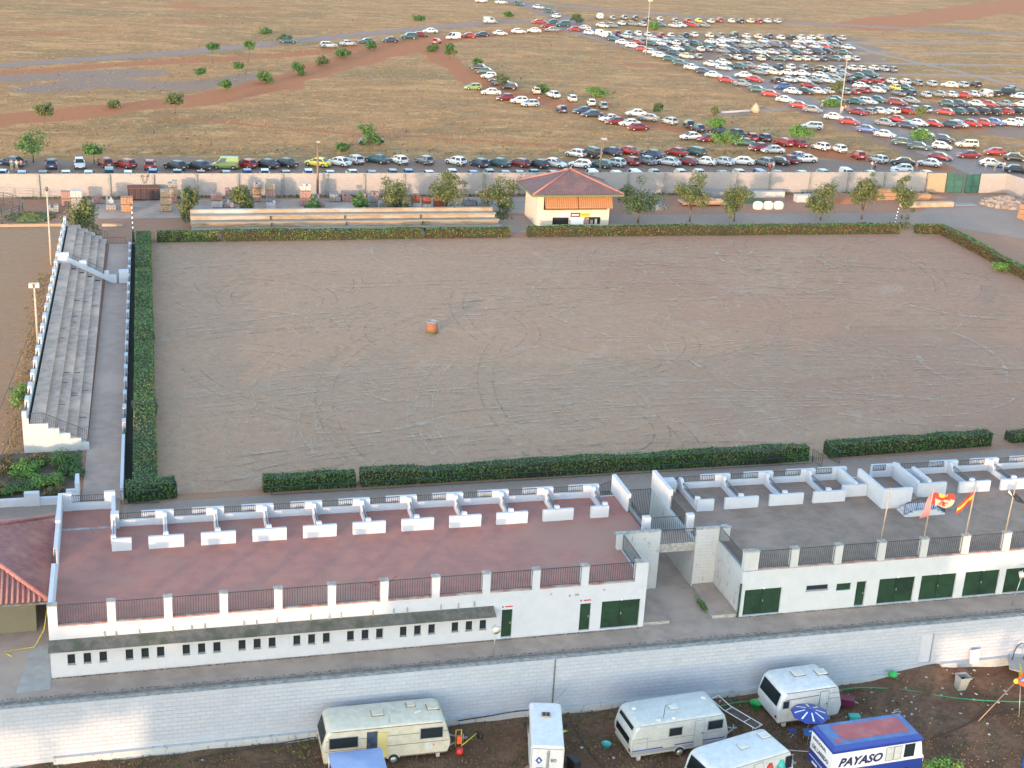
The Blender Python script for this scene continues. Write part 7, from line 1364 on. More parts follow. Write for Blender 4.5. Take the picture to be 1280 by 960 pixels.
# ------------------------------------------------------------------ parked cars
# every car: x, y, paint letter, type letter, heading in degrees (0 = nose to +X)
CARS = """
wall_row:-18.7 218.8 w s 268;-15.9 218.7 s h 92;-12.9 218.7 g h 86;-9.7 218.7 w s 91;-6.5 218.7 w h 91;-3.5 217.3 t v 271;-0.8 218.6 w h 90;2.8 218.6 b h 267;6.4 218.6 g s 267;9.9 218.6 m s 87;13.6 218.5 g h 94;16.9 218.5 b h 272;19.5 218.5 w h 266;22.7 218.5 g s 90;26.2 218.4 w h 267;29.5 218.4 s s 90;33.1 218.4 w s 274;36 218.4 g h 88;39.4 218.3 g h 267;41.9 218.3 b h 266;45.1 218.3 w s 91;49 218.3 w h 269;52.2 218.2 b h 86;55.1 218.2 g h 270;57.4 218.2 g h 93;59.8 218.2 g h 87;62.4 218.2 t s 268;65.4 218.1 g h 87;68.3 218.1 w h 272;71.6 216.8 w v 90;76.1 218.1 w h 91;78.8 216.7 w v 91;83 218 g h 270;87.6 218 w h 269;90.9 218 s h 270;94.7 217.9 g s 92;98.1 217.9 c h 272;100.7 216.6 b v 90;104.6 217.9 g s 88;109 217.8 s s 92;113.4 217.8 s h 273;117 216.5 w v 267;121.8 217.7 s s 90;126.1 217.7 g s 92;132.4 217.7 w h 88
near_first:-18 228.9 d s 148;-12.2 227.2 d h 94;-8 227.3 w h 274;-4.2 228.1 m h 108;-1.2 227.3 r h 130;2.5 226.5 r h 87;6.3 225.9 k h 132;9.9 225.9 k s 136;14 226.3 n v 174;17.3 227.2 r h 129;20.5 227.2 k s 137;23.5 227.9 k s 137;28.8 228.1 y s 146;32.3 228.7 w s 135;35.2 230.4 s h 112;38.9 230.9 t s 137;42.5 230.2 w h 110;46.7 230.1 g h 114;51.9 229.3 w h 127;55.5 227.8 d h 113;58.8 228 t s 134;62.4 227.8 m h 125;65.5 227.1 k h 126;68.5 227.6 w s -44;72.7 226.9 w h 153;76.3 226.9 t h 143;79.4 228.2 s h 127;82.7 229.5 r h 105;85.5 229.9 g s 124;89.3 228.8 s s 138;92.7 229.2 m h 133;96 229.1 w s 148;99.4 229.1 s s 136;103.2 229.3 w s 155;107.1 228.7 g h 120;109.9 229.3 k s 143;112.8 230.9 m s 107;115.7 233.5 s s 193
near_second:74.7 235.8 s h 132;77.5 235.8 k j 109;81.8 237.7 d s 123;85.1 238.3 r s 131;88.6 235.2 d s 130;94 237.3 r s 124;97.6 237.8 t e 120;116.2 231.2 w s 180
solo:40.5 247.1 k s 184
bend:94.9 265.9 w s 174;100.1 277.1 w s 172;95.2 261.6 m s 10;100.9 271.8 g s 148;104.1 268.2 s h 111;106.9 265 k h 86;102.5 252.2 w s 187;107.3 260.9 d h 94;105.3 250.4 m s 186;110.3 257.6 k s 121;113.3 255.9 d s 105;110.8 246.5 t s 157;114.7 251.7 r h 86;112 241.9 m s 193;117.2 251.3 d h 92;113.6 239.4 s s 173;119.1 246.6 r e 100;121.6 245.8 m s 109;133.2 263.8 s e 160;124.8 242.6 w h 112;127.6 240.7 w h 94;128.5 234.8 r h 86;130.6 231 s h 108;130.8 222.8 w h 168;134.2 228.7 k s 151;139 227.7 s s 142
lane_right:154.3 256.2 w h -33;150.7 243.3 w h -38;155.4 250.8 d s -36;157.3 245.3 c e 167;151.5 235.2 m s 173;151.7 227.6 w s -28;158.5 237.8 r h 161;159.9 232.6 k s -29;153.3 222.1 k s -23
edge_row:137.2 395.4 w s -40;137.8 388.2 w s -34;138.3 382 r s -35;138.6 375.5 s s -41;138.8 368.8 w s -35;139 362.3 t s -42;139.2 354.6 t s -37;139.4 346.4 w s -42;139.8 340 d s -43;140.1 333.7 w s -34;140.3 325.5 r s -41;142 320 g s -41;142.1 311.3 t s -33;142.6 304.9 r s -34;142.5 296.7 w s -40;142.5 289.5 r s -33;143 283.8 g s -38;143.7 274.9 w s -36;144.5 269.5 r s -41;143.9 260.7 b s -34;145 255.2 s s -36;144.5 247.1 t s -33;145.8 243.2 t s -34;144.5 233.3 m s -37
track:73.1 308.8 n h 184;81.5 339.7 k s 159;81.6 333.9 t s 160;80.9 326.1 w h 165;75.6 302.2 w s 168;81.2 321.3 d h 156;81.2 315.7 d s 160;76.9 295 m h 194;81.6 310.1 k h 160;79.1 291.4 w h 175;80.4 287.5 s h 188;86.4 304.6 c h 83;88.9 299.7 w s 104;85.3 281 d h 91;91.7 294.7 w h 85;89.5 279.6 d s 185;94.4 289.5 w h 79;90.2 275.7 d s 179;95.9 285.9 g h 81;92.3 270.8 w s 190;92.7 268 m s 190
lotN:152.1 268.3 g s -42;157.2 272.2 r s -42;155.7 265.7 d s -43;159.7 268.1 w s -43;162.9 267.7 r s -40;166.4 267 d e 125;168.7 267.5 s s -49;172.4 268.4 r s -49;176 269.1 r s -44;179 270 b s -42;182.8 269.2 w s -41;185.9 270.9 s s -40
lotM:152.4 281.4 m s 128;155.2 281.8 g h 115;158.5 282.4 s s -42;161.9 283.1 w h 101;165.3 283.2 r s 120;168.5 285.7 s h 98;171.2 285.6 s h 97;174.3 282.5 r s 142;178.3 283.4 t s 124;181.1 283.5 k s 125;184.6 283.7 k h 120;187.1 283 k h 119;190.5 283.9 r h 120;194 284.1 k s 115
lotL:152.7 294.5 w s 160;155.5 297.8 t s -41;159.2 295 t s -48;162.5 295.6 s e -46;166.3 298.2 t s -44;169.5 294.8 m e -43;174.4 297.7 g s -41;182.1 294.1 t s -42;185.3 294.3 d s -45;189.4 293.9 s s -43;192.5 293.6 r s -43;196.9 294.4 g s 124;201.1 293.8 w h 133
lotK:150.9 316.5 b s 190;150.1 309 w s -44;153.3 309.3 k s -46;158.7 317.9 m s -47;156.7 309.5 s s -42;159.9 310.3 s h 95;163.8 309.8 g h 91;166.6 310 r h 87;173 319 w s -40;170.4 312.8 r h 90;173.7 312.5 s s -37;177.4 317.2 g s -42;180.8 317 y h 91;177.5 309 g s 100;184.1 317.6 t s -39;180.3 308.6 d h 99;183.2 306.2 s h 85;187.4 307.6 g s 136;190.3 307.3 s s 128;193.5 306.6 r s 132;197 308.3 s s 131;200.1 307.9 s v 100;203.8 309.5 k h 89;207.8 311 k j 182;213.5 316.8 g s 1;208.6 306.2 s s 155
lotJ:148.4 327.1 r s -41;153.2 325.9 k h 90;157.5 327.4 s s -47;161.3 327.3 s s -41;164.3 327.2 g s -44;167.8 327.2 s s -46;171.5 329.6 g s -40;174.8 327.7 k h 90;178.6 327.4 r h 90;182.2 327.5 r h 92;185.5 327.2 w h 94;188.9 326.5 w h 91;191.6 325.1 g h 90;195 324.1 s h 89;199.4 322.7 w s 145;203.3 323.1 s h 90;207.6 324.2 k h 88
lotI:148.2 334.2 w s 163;155.3 340 g s -44;159.2 339.9 c s -46;163 339.3 w s -44;166.5 338.7 w s -40;170.4 336.2 s s -40;174.8 337.4 g s -42;178.1 339.2 g s -43;181.1 335.6 t s -46;185.3 338.1 t j -47
lotH:147.4 353 w s -48;152.3 356.9 w s -45;148.1 346.4 s s -46;154.1 350.2 t s -44;157.5 352 g s -44;160.8 348.8 s s -48;165.1 350.7 d h 94;168.3 350 w h 89;171.8 349.3 g h 88;175.7 348 k s 149;178.9 347.9 w s 93;182.1 348.6 g s 89;186.3 350.2 w h 91;188.5 349.3 w h 90;193 350.9 w h 91;195.6 350.3 s s 95;197.6 349 g h 93
far_road:40.4 383 t s -1;50.2 375.8 s e 3;55.8 380.2 s s 12;61.7 385.6 t s 176;68.5 389.1 d s 184;75.1 396.6 t j 180;79.4 402.6 r s -3;84.2 412.1 w s 172;81.3 388.3 r h 59;87.9 397.9 w v 203;93.3 402.8 r s 178;98.2 406.4 d s 184;109 441.3 s v 3;104.6 410.7 w s 2
lotG:145.1 374.8 t s -47;146.2 368 c s -49;149.3 367.5 g h 87;157.2 367.5 k s 153;160.6 367 w s 92;163.4 366.4 d h 89;166.9 365.9 c h 91;169.2 369.6 k s 153;172.9 366.7 t s 151;176.1 368.6 s h 92;178 367 c h 85;181 367.6 w h 89;183.9 368 s h 93;186.7 368.3 d h 87;190.9 369.3 t s 142;194.2 369.3 s h 87;197 369.2 s h 88
lotF:145.9 384.1 d s -41;149.3 383.6 w s -42;152.8 384.1 t s -47;156.1 383.3 w h 88;159 384.2 g h 90;162.2 381.1 g s -47;165.4 381.9 d s -41;169.1 381 d s -46;173 380.7 s s -41;176.8 380.4 s s -48;181.4 381.8 g s -40;185 382.3 t s -49;188.2 381.7 s h 95;192.2 382.3 d j -48;196.5 385.3 k s -46;200.5 383 t s -41
lotE:141.8 396 r s -40;145.5 395.1 t s -44;148.2 395.4 w s -47;152.2 400.7 s s -49;153.6 396.2 w h 95;156.6 396.3 g h 88;159.9 396.9 t s -42;162.3 392.8 t s -46;167.3 393.5 s s -44;170.3 395.6 d s -50;174.5 393.3 g s -47;178.2 395.1 g s -44;181.7 397 g s -43;188.8 398.1 d h -42;191.5 394.5 s s -47;194.4 398.2 m s -40;197.9 395.3 s s -43;201.2 396.4 r s -40;205.8 399.2 g s -47;208.3 395.3 s s -48
junction:111.7 416.5 w s -6;117.2 419.2 w s 166;125.3 443.8 r s 175;125.2 433.1 r s 194;123.8 422.8 g s 170;130 443.9 t s 180;131.4 437 t j 181;131.7 425.8 r s 177;135.9 429.6 w s 180;134.1 417.2 s h -29;137.6 409.3 w v -45;136.9 403.5 t h -43
lotD:137.6 405.7 t h -44;143.3 410.3 s s -49;146 406.5 g s -41;150.2 405.1 s s -46;156 407 g s -48;159.1 406.6 g s -46;167 401.5 w s -46;172 405 w s -41;175.8 406.4 s s -44;179.7 403.8 s s -48;186 405.9 s s -45;185.5 396.5 d v -38;197.9 406.4 w s -47;201.8 408.4 w s -49;205 404.9 s s -46;210.3 408.3 d s -40
lotC:137.4 417.9 s h 89;136.7 413.6 w v -61;142.2 417.1 r h 95;146.2 417.4 s s 87;149.4 417.7 w h 89;151.5 414.7 w h 88;155.4 414 r h 92;158.8 414.5 c h 86;163.8 416.1 k h 92;167.6 418 w h 93;172.3 416.9 c h 91;176 417.5 g h 95;181 418.4 k j 87;184.8 417.8 w h 95;188.5 417.2 c h 90;193 419 d h 89;195.5 416 w h 91;199.4 416.6 k h 93;203.4 418 w h 89;206.8 417.9 w h 94;210.5 419.2 c h 85;214.7 419.7 d h 90;217.7 418.7 s h 95
lotB:144.7 437.7 w s -46;148 438.4 g h -42;153.2 444.8 w h 97;156.7 444.8 g s -44;159.9 443.5 s h 98;163.6 444.2 m h -41;166.3 444.4 g s -45;170.7 442.5 s s -41;173.5 444.8 w s -45;178.1 445.7 r s -44;182.2 446.5 g s -42
queue_top:121.8 507.5 w s 2;128.2 503.8 w s 4;133.8 500.3 t s -49;138.1 489.9 s s -48;138.6 477.5 t h -47;136.3 462.1 w h 109
lotA:151.4 462 w v 87;155.3 460 g h 86;160.4 463.1 g h 86;163.7 461.5 d h 88;166.8 458.7 d h 91;172 460.4 s h 85;176.4 457.9 g h 86;180.6 457.3 r h 89;185.1 458.8 y h 88;189.4 458.3 c h 92;194.1 462.2 r h 87;197.9 460.9 w h 87;201.3 461.1 k h 88;205.3 461.9 c h 94;208.3 461.9 r h 94;212.5 464 w h 89;216.4 464.2 s h 90"""

SPEC = dict(
  # L, W, roof height, stations (x, half width, bottom, top of the lower body), cabin: rear base x, roof rear x, roof front x, screen base x, belt z
  s=(4.4, 1.70, 1.40, [(-2.2, .70, .34, .60), (-2.12, .80, .28, .86), (-1.6, .84, .24, .93), (0, .85, .22, .93), (1.05, .84, .22, .90), (1.75, .80, .24, .76), (2.1, .74, .28, .64), (2.2, .62, .34, .52)], (-1.62, -1.02, .32, 1.15, .91)),
  h=(3.85, 1.64, 1.42, [(-1.92, .70, .34, .62), (-1.86, .79, .28, .90), (-1.4, .81, .24, .94), (0, .82, .22, .92), (.95, .81, .22, .90), (1.5, .77, .24, .76), (1.83, .70, .28, .64), (1.92, .60, .34, .52)], (-1.82, -1.38, .22, 1.02, .90)),
  e=(4.5, 1.70, 1.46, [(-2.25, .72, .34, .62), (-2.18, .81, .28, .90), (-1.6, .84, .24, .94), (0, .85, .22, .93), (1.15, .84, .22, .90), (1.8, .80, .24, .76), (2.15, .74, .28, .64), (2.25, .62, .34, .52)], (-2.14, -1.85, .40, 1.2, .91)),
  v=(4.3, 1.74, 1.88, [(-2.15, .80, .32, .70), (-2.12, .85, .28, 1.0), (-1.6, .87, .26, 1.06), (0, .87, .24, 1.06), (1.1, .86, .24, 1.02), (1.7, .82, .26, .86), (2.05, .76, .30, .70), (2.15, .66, .34, .56)], (-2.12, -2.02, .65, 1.4, 1.03)),
  j=(4.5, 1.80, 1.82, [(-2.25, .78, .45, .80), (-2.2, .87, .40, 1.08), (-1.6, .90, .36, 1.12), (0, .90, .34, 1.12), (1.15, .89, .34, 1.08), (1.9, .86, .38, .98), (2.2, .80, .42, .86), (2.25, .74, .48, .74)], (-2.2, -2.05, .45, 1.05, 1.10)))
def car_geo(k):
    """mesh pieces of one car type, in the car's own frame: dict name -> list of MB"""
    L, W, H, st, (xr, rr_, rf_, xw, zb) = SPEC[k]; pc = {}
    mb = MB(); n = 12; vs = []
    for x, w, z0, z1 in st:
        h = z1 - z0; half = [(w * .90, z0), (w * .99, z0 + .22 * h), (w, z0 + .55 * h), (w * .97, z1 - .10 * h), (w * .90, z1 - .02), (w * .45, z1 + .02)]
        vs += [(x, -y, z) for y, z in half] + [(x, y, z) for y, z in half[::-1]]
    m = len(st); mb.add(vs, [(i * n + j, (i + 1) * n + j, (i + 1) * n + (j + 1) % n, i * n + (j + 1) % n)[::-1] for i in range(m - 1) for j in range(n)] + [tuple(range(n))[::-1], tuple(range((m - 1) * n, m * n))], 'P', True)
    wb, wr = W / 2 * .90, W / 2 * .70; zr = H
    B = [(xr, wb, zb), (xw, wb, zb), (rf_, wr, zr), (rr_, wr, zr)]      # side trapezoid
    L_ = [(x, -y, z) for x, y, z in B]; R_ = [(x, y, z) for x, y, z in B]; xm = (rr_ + rf_) / 2
    top = [(rr_ - .03, -wr, zr - .02), (rr_ + .12, -wr * .98, zr + .015), (xm, -wr, zr + .035), (rf_ - .1, -wr * .98, zr + .015), (rf_ + .03, -wr, zr - .02)]
    tv = top + [(x, -y, z) for x, y, z in top[::-1]]
    mb.add([L_[0], L_[1], R_[1], R_[0]] + tv, [(0, 1, 8, 4), (0, 3, 13, 4), (3, 2, 9, 13), (1, 2, 9, 8), (4, 5, 12, 13), (5, 6, 11, 12), (6, 7, 10, 11), (7, 8, 9, 10), (4, 8, 7, 6, 5), (13, 12, 11, 10, 9)], 'P', False)
    pc['body'] = [mb]
    def lerp(a, b, t): return tuple(a[i] + (b[i] - a[i]) * t for i in range(3))
    def inset(q, i0, i1, j0, j1, off):
        a, b, c, d = q; f = lambda u, v: lerp(lerp(a, b, u), lerp(d, c, u), v); P4 = [Vector(f(u, v)) for u, v in ((i0, j0), (i1, j0), (i1, j1), (i0, j1))]
        nn = (P4[1] - P4[0]).cross(P4[2] - P4[0]).normalized(); cen = sum(P4, Vector()) / 4
        if nn.dot(cen - Vector((0, 0, zb))) < 0: nn = -nn
        return [p + nn * off for p in P4]
    w = MB(); w.add(inset((L_[1], R_[1], R_[2], L_[2]), .05, .95, .06, .94, .012), [(0, 1, 2, 3)], 'glass'); pc['windscreen'] = [w]
    w = MB(); w.add(inset((L_[0], R_[0], R_[3], L_[3]), .07, .93, .12 if k != 's' else .04, .90, .012), [(0, 1, 2, 3)], 'glass'); pc['rear_window'] = [w]
    w = []
    for S in (L_, R_):
        m_ = MB(); q = (S[0], S[1], S[2], S[3])
        cut = (.08, .47, .53, .93) if k in 'sh' else (.05, .34, .37, .64, .67, .94) if k != 'v' else (.62, .94)
        for a, b in zip(cut[::2], cut[1::2]): m_.add(inset(q, a, b, .14, .90, .012), [(0, 1, 2, 3)], 'glass')
        w.append(m_)
    pc['side_window'] = w
    r = .31 if k != 'j' else .38; ax = (-L * .30, L * .315); ws = []
    for x in ax:
        for s in (-1, 1):
            m_ = MB(); y0, y1 = s * (W / 2 - .20), s * (W / 2 - .005); m_.tube([(x, y0, r), (x, y1, r)], r, 'tyre', 14); m_.tube([(x, y1 - s * .01, r), (x, y1 + s * .012, r)], r * .6, 'rim', 10); ws.append(m_)
    pc['wheel'] = ws
    wa = []
    for x in ax:
        for s in (-1, 1): m_ = MB(); wa.append(m_); m_.add([(x + (r + .07) * math.cos(a), s * (W / 2 - .002), r + (r + .07) * math.sin(a)) for a in np.linspace(-.25, 3.39, 11)], [tuple(range(11))], 'black')
    pc['wheel_arch'] = wa
    hx, hz = st[-2][0] + .03, (st[-1][3] + st[-2][3]) / 2; hw = st[-2][1]
    pc['headlight'] = []; pc['tail_light'] = []
    for s in (-1, 1):
        m_ = MB(); m_.add([(hx + .06, s * (hw - .42), hz + .04), (hx - .02, s * (hw - .02), hz + .05), (hx - .01, s * (hw + .005), hz - .08), (hx + .11, s * (hw - .42), hz - .09)], [(0, 1, 2, 3)], 'headlamp'); pc['headlight'].append(m_)
        tx, tw = st[1][0] - .03, st[1][1]; zt = st[1][3]; m_ = MB(); tall = .5 if k in 'ev' else .2; m_.box(tx - .04, tx + .12, s * tw - .20 if s > 0 else -tw - .01, tw + .01 if s > 0 else -tw + .20, zt - .22, zt - .22 + (.20 if tall < .3 else .34), 'taillamp'); pc['tail_light'].append(m_)
    m_ = MB(); m_.box(-L / 2 - .05, -L / 2 + .12, -W / 2 * .86, W / 2 * .86, .36, .54, 'bumper'); m_.box(L / 2 - .12, L / 2 + .04, -W / 2 * .80, W / 2 * .80, .32, .48, 'bumper'); pc['bumper'] = [m_]
    m_ = MB(); m_.box(-L / 2 - .065, -L / 2 - .052, -.26, .26, .56 if k != 's' else .42, .68 if k != 's' else .54, 'plate'); m_.box(L / 2 + .042, L / 2 + .055, -.26, .26, .36, .47, 'plate'); pc['number_plate'] = [m_]
    pc['mirror'] = []
    for s in (-1, 1): m_ = MB(); m_.box(xw - .38, xw - .26, s * wb if s > 0 else -wb - .2, wb + .2 if s > 0 else -wb, zb + .02, zb + .15, 'black'); pc['mirror'].append(m_)
    return pc
GEO = {k: car_geo(k) for k in SPEC}
def mesh_of(mb, name, keymap=None):
    me = bpy.data.meshes.new(name); me.from_pydata([tuple(v) for v in mb.v], [], mb.f)
    for k in mb.mats: me.materials.append(MAT['car_w' if k == 'P' else k])
    me.polygons.foreach_set('material_index', mb.mi); me.polygons.foreach_set('use_smooth', mb.sm); me.update(); return me
PARTS = {k: [(n, mesh_of(m, n)) for n, l in GEO[k].items() for m in l] for k in GEO}
def joined(k):
    mb = MB()
    for n, l in GEO[k].items():
        if n == 'mirror': continue
        for m in l:
            o = len(mb.v); mb.v += m.v
            for f, mi, sm in zip(m.f, m.mi, m.sm): mb.f.append([o + i for i in f]); mb.mi.append(mb.m(m.mats[mi])); mb.sm.append(sm)
    return mb
JOIN = {k: joined(k) for k in GEO}; JM = {}
def paint(o, c):
    for sl in o.material_slots:
        if sl.material and sl.material.name.startswith('car_paint_'): sl.link = 'OBJECT'; sl.material = MAT['car_' + c]
CN = dict(w='white', s='silver', g='grey', d='dark blue', k='black', r='red', m='maroon', b='blue', t='dark teal', y='yellow', c='beige', n='light green')
TN = dict(h='hatchback', s='saloon', e='estate', v='van', j='off-roader'); FN = dict(h='hatchback', s='saloon_car', e='estate_car', v='van', j='off_road_car')
ROWN = dict(wall_row='row hugging the cream wall', near_first='first full row behind the wall', near_second='short second row behind the wall', bend='bend of cars above the front rows', track='dirt street across the grass', solo='lone spot in the grass',
  lane_right='lane end near the gate', lotN='lot row nearest the lane', lotM='second lot row from the bottom', lotL='third lot row from the bottom', lotK='fourth lot row from the bottom', lotJ='fifth lot row from the bottom', edge_row='line along the left lot edge',
  lotI='middle lot row', lotH='lot row under the middle', lotG='upper middle lot row', lotF='upper lot row', lotE='third lot row from top', lotD='lot row second from top', lotC='lot row near the top', lotB='top left lot row', lotA='topmost lot row', far_road='line beside the paved road', junction='group at the road junction', queue_top='line on the top road')
def ordn(n): return {1: 'first', 2: 'second', 3: 'third', 4: 'fourth', 5: 'fifth', 6: 'sixth', 7: 'seventh', 8: 'eighth', 9: 'ninth'}.get(n, f"{n}{'st' if n % 10 == 1 and n != 11 else 'nd' if n % 10 == 2 and n != 12 else 'rd' if n % 10 == 3 and n != 13 else 'th'}")
allcars = []
for line_ in CARS.strip().split('\n'):
    key, rest = line_.split(':'); lst = []
    for tok in rest.split(';'):
        a = tok.split(); lst.append([float(a[0]), float(a[1]), a[2], a[3], float(a[4]), key])
    seen = {}
    for i, c in enumerate(lst):
        kind = CN[c[2]] + ' ' + TN[c[3]]; seen[kind] = seen.get(kind, 0) + 1; c += [i, kind, seen[kind], lst]
    for c in lst:
        tot = seen[c[7]]; i = c[6]; row = ROWN[key]
        if tot == 1: lb = f"only {c[7]} in the {row}"
        else: lb = f"{ordn(c[8])} {c[7]} from the left in the {row}"
        c.append(lb)
    allcars += lst
allcars.sort(key=lambda c: math.hypot(c[0], c[1]))
GZ = 0.015
def ground_z(x, y): return .02
far = MB()
def place_car(c):
    x, y, colr, k, hd = c[:5]; near = math.hypot(x, y) < 285
    a = R(hd); g = {'track': 'cars along the dirt street', 'bend': 'cars along the dirt street', 'wall_row': 'cars parked behind the boundary wall', 'near_first': 'cars parked behind the boundary wall', 'near_second': 'cars parked behind the boundary wall', 'solo': 'cars parked behind the boundary wall', 'far_road': 'cars by the far road', 'junction': 'cars by the far road', 'queue_top': 'cars by the far road'}.get(c[5], 'cars in the big car lot')
    if near:
        t = thing(FN[k], c[10], 'car' if k != 'v' else 'van', (x, y, .02), g, a)
        for n_, me in PARTS[k]:
            o = bpy.data.objects.new(n_, me); col.objects.link(o); o.parent = t
            if n_ == 'body': paint(o, colr)
    else:
        if k not in JM: JM[k] = mesh_of(JOIN[k], FN[k])
        o = bpy.data.objects.new(FN[k], JM[k]); col.objects.link(o); o.location = (x, y, .06); o.rotation_euler = (0, 0, a); paint(o, colr); tag(o, c[10], 'car' if k != 'v' else 'van', g)
for i, c in enumerate(allcars):
    if i < 298: place_car(c)
    else:
        k = c[3]; src_ = JOIN[k]; a = R(c[4]); ca, sa = math.cos(a), math.sin(a); o = len(far.v)
        far.v += [(c[0] + ca * x - sa * y, c[1] + sa * x + ca * y, z + .06) for x, y, z in src_.v]
        for f, mi, sm in zip(src_.f, src_.mi, src_.sm):
            kk = src_.mats[mi]; far.f.append([o + j for j in f]); far.mi.append(far.m('car_' + c[2] if kk == 'P' else kk)); far.sm.append(sm)
tag(far.build('far_parked_cars'), 'farthest parked cars at the top of the big lot and by the junction', 'cars', kind='stuff')

# ------------------------------------------------------------------ small standing people
def skin_mesh(name, verts, edges, radii, mat, root=0, sub=1):
    me = bpy.data.meshes.new(name); me.from_pydata(verts, edges, []); o = bpy.data.objects.new(name, me); col.objects.link(o)
    m = o.modifiers.new('s', 'SKIN'); m.use_smooth_shade = True
    for i, r in enumerate(radii): d = me.skin_vertices[0].data[i]; d.radius = r if hasattr(r, '__len__') else (r, r); d.use_root = (i == root)
    s = o.modifiers.new('d', 'SUBSURF'); s.levels = sub; s.render_levels = sub
    dg = bpy.context.evaluated_depsgraph_get(); me2 = bpy.data.meshes.new_from_object(o.evaluated_get(dg)); bpy.data.objects.remove(o)
    me2.name = name; me2.materials.clear(); me2.materials.append(MAT[mat]); 
    for p in me2.polygons: p.use_smooth = True; p.material_index = 0
    return me2
def body_rig(st=.14, arm=0.):
    V = [(0, 0, .95), (0, 0, 1.12), (0, .0, 1.38), (0, 0, 1.50), (0, .01, 1.60), (0, .02, 1.70)]
    E = [(0, 1), (1, 2), (2, 3), (3, 4), (4, 5)]; Rr = [(.15, .11), (.14, .10), (.17, .11), (.055, .055), (.085, .10), (.075, .09)]
    for s in (-1, 1):
        b = len(V); V += [(s * .09, 0, .86), (s * .11, s * st * .3, .48), (s * .12, s * st, .08), (s * .12, s * st + .14, .04)]; E += [(0, b), (b, b + 1), (b + 1, b + 2), (b + 2, b + 3)]; Rr += [.085, .055, .042, .038]
        b = len(V); V += [(s * .19, 0, 1.40), (s * .25, -.02, 1.13), (s * (.24 - arm * .12), .08 + arm * .15, .90 + arm * .15), (s * (.23 - arm * .14), .11 + arm * .2, .82 + arm * .18)]; E += [(2, b), (b, b + 1), (b + 1, b + 2), (b + 2, b + 3)]; Rr += [.06, .045, .034, .036]
    return V, E, Rr
def make_person_meshes(st, arm, shirt, trous, hair='hair'):
    V, E, Rr = body_rig(st, arm); out = [('body', skin_mesh('body', V, E, Rr, 'skin'))]
    g = 1.16
    sv = [V[0], V[1], V[2], V[10], V[11], V[18 - 0] if False else V[10], ]
    idx = [0, 1, 2, 10, 11, 18, 19]; m = {j: i for i, j in enumerate(idx)}
    out.append(('shirt', skin_mesh('shirt', [V[i] for i in idx], [(m[0], m[1]), (m[1], m[2]), (m[2], m[10]), (m[10], m[11])] + ([(m[2], m[18]), (m[18], m[19])]), [tuple(x * g for x in (Rr[i] if hasattr(Rr[i], '__len__') else (Rr[i], Rr[i]))) for i in idx], shirt, 0)))
    idx = [0, 6, 7, 8, 14, 15, 16]; m = {j: i for i, j in enumerate(idx)}
    out.append(('trousers', skin_mesh('trousers', [V[i] for i in idx], [(m[0], m[6]), (m[6], m[7]), (m[7], m[8]), (m[0], m[14]), (m[14], m[15]), (m[15], m[16])], [tuple(x * 1.2 for x in (Rr[i] if hasattr(Rr[i], '__len__') else (Rr[i], Rr[i]))) for i in idx], trous, 0)))
    hb = MB(); vs = []
    for i in range(5):
        a = math.pi / 2 * i / 4
        for j in range(10): b_ = 6.283 * j / 10; vs.append((.094 * math.cos(a) * math.cos(b_), .0 + .112 * math.cos(a) * math.sin(b_), 1.66 + .135 * math.sin(a)))
    hb.add(vs, [(i * 10 + j, i * 10 + (j + 1) % 10, (i + 1) * 10 + (j + 1) % 10, (i + 1) * 10 + j) for i in range(4) for j in range(10)], hair, True); out.append(('hair', mesh_of(hb, 'hair')))
    fb = MB(); fb.obox((0, .115, 1.615), (.03, .03, .05), 0, 'skin'); [fb.obox((s * .035, .105, 1.645), (.022, .012, .012), 0, 'black') for s in (-1, 1)]; fb.obox((0, .108, 1.575), (.05, .01, .012), 0, 'red'); [fb.obox((s * .09, .01, 1.62), (.02, .04, .06), 0, 'skin') for s in (-1, 1)]; out.append(('face', mesh_of(fb, 'face')))
    return out
for k, c in dict(cl_white=(.72, .72, .70), cl_beige=(.50, .43, .32), cl_orange=(.62, .14, .04), cl_dark=(.03, .035, .05), cl_blue=(.08, .14, .30), cl_grey=(.30, .31, .32), cl_red=(.45, .05, .05), cl_pink=(.60, .30, .33)).items(): MAT[k] = plain(k.replace('cl_', 'cloth_'), c, .85)
PM = {}
def person(x, y, hd, shirt, trous, label, st=.12, arm=0., z=.03, h=1.):
    key = (round(st, 2), arm, shirt, trous)
    if key not in PM: PM[key] = make_person_meshes(st, arm, shirt, trous)
    t = thing('person', label, 'person', (x, y, z), 'people standing among the parked cars', R(hd)); t.scale = (h, h, h)
    for n, me in PM[key]: o = bpy.data.objects.new(n, me); col.objects.link(o); o.parent = t
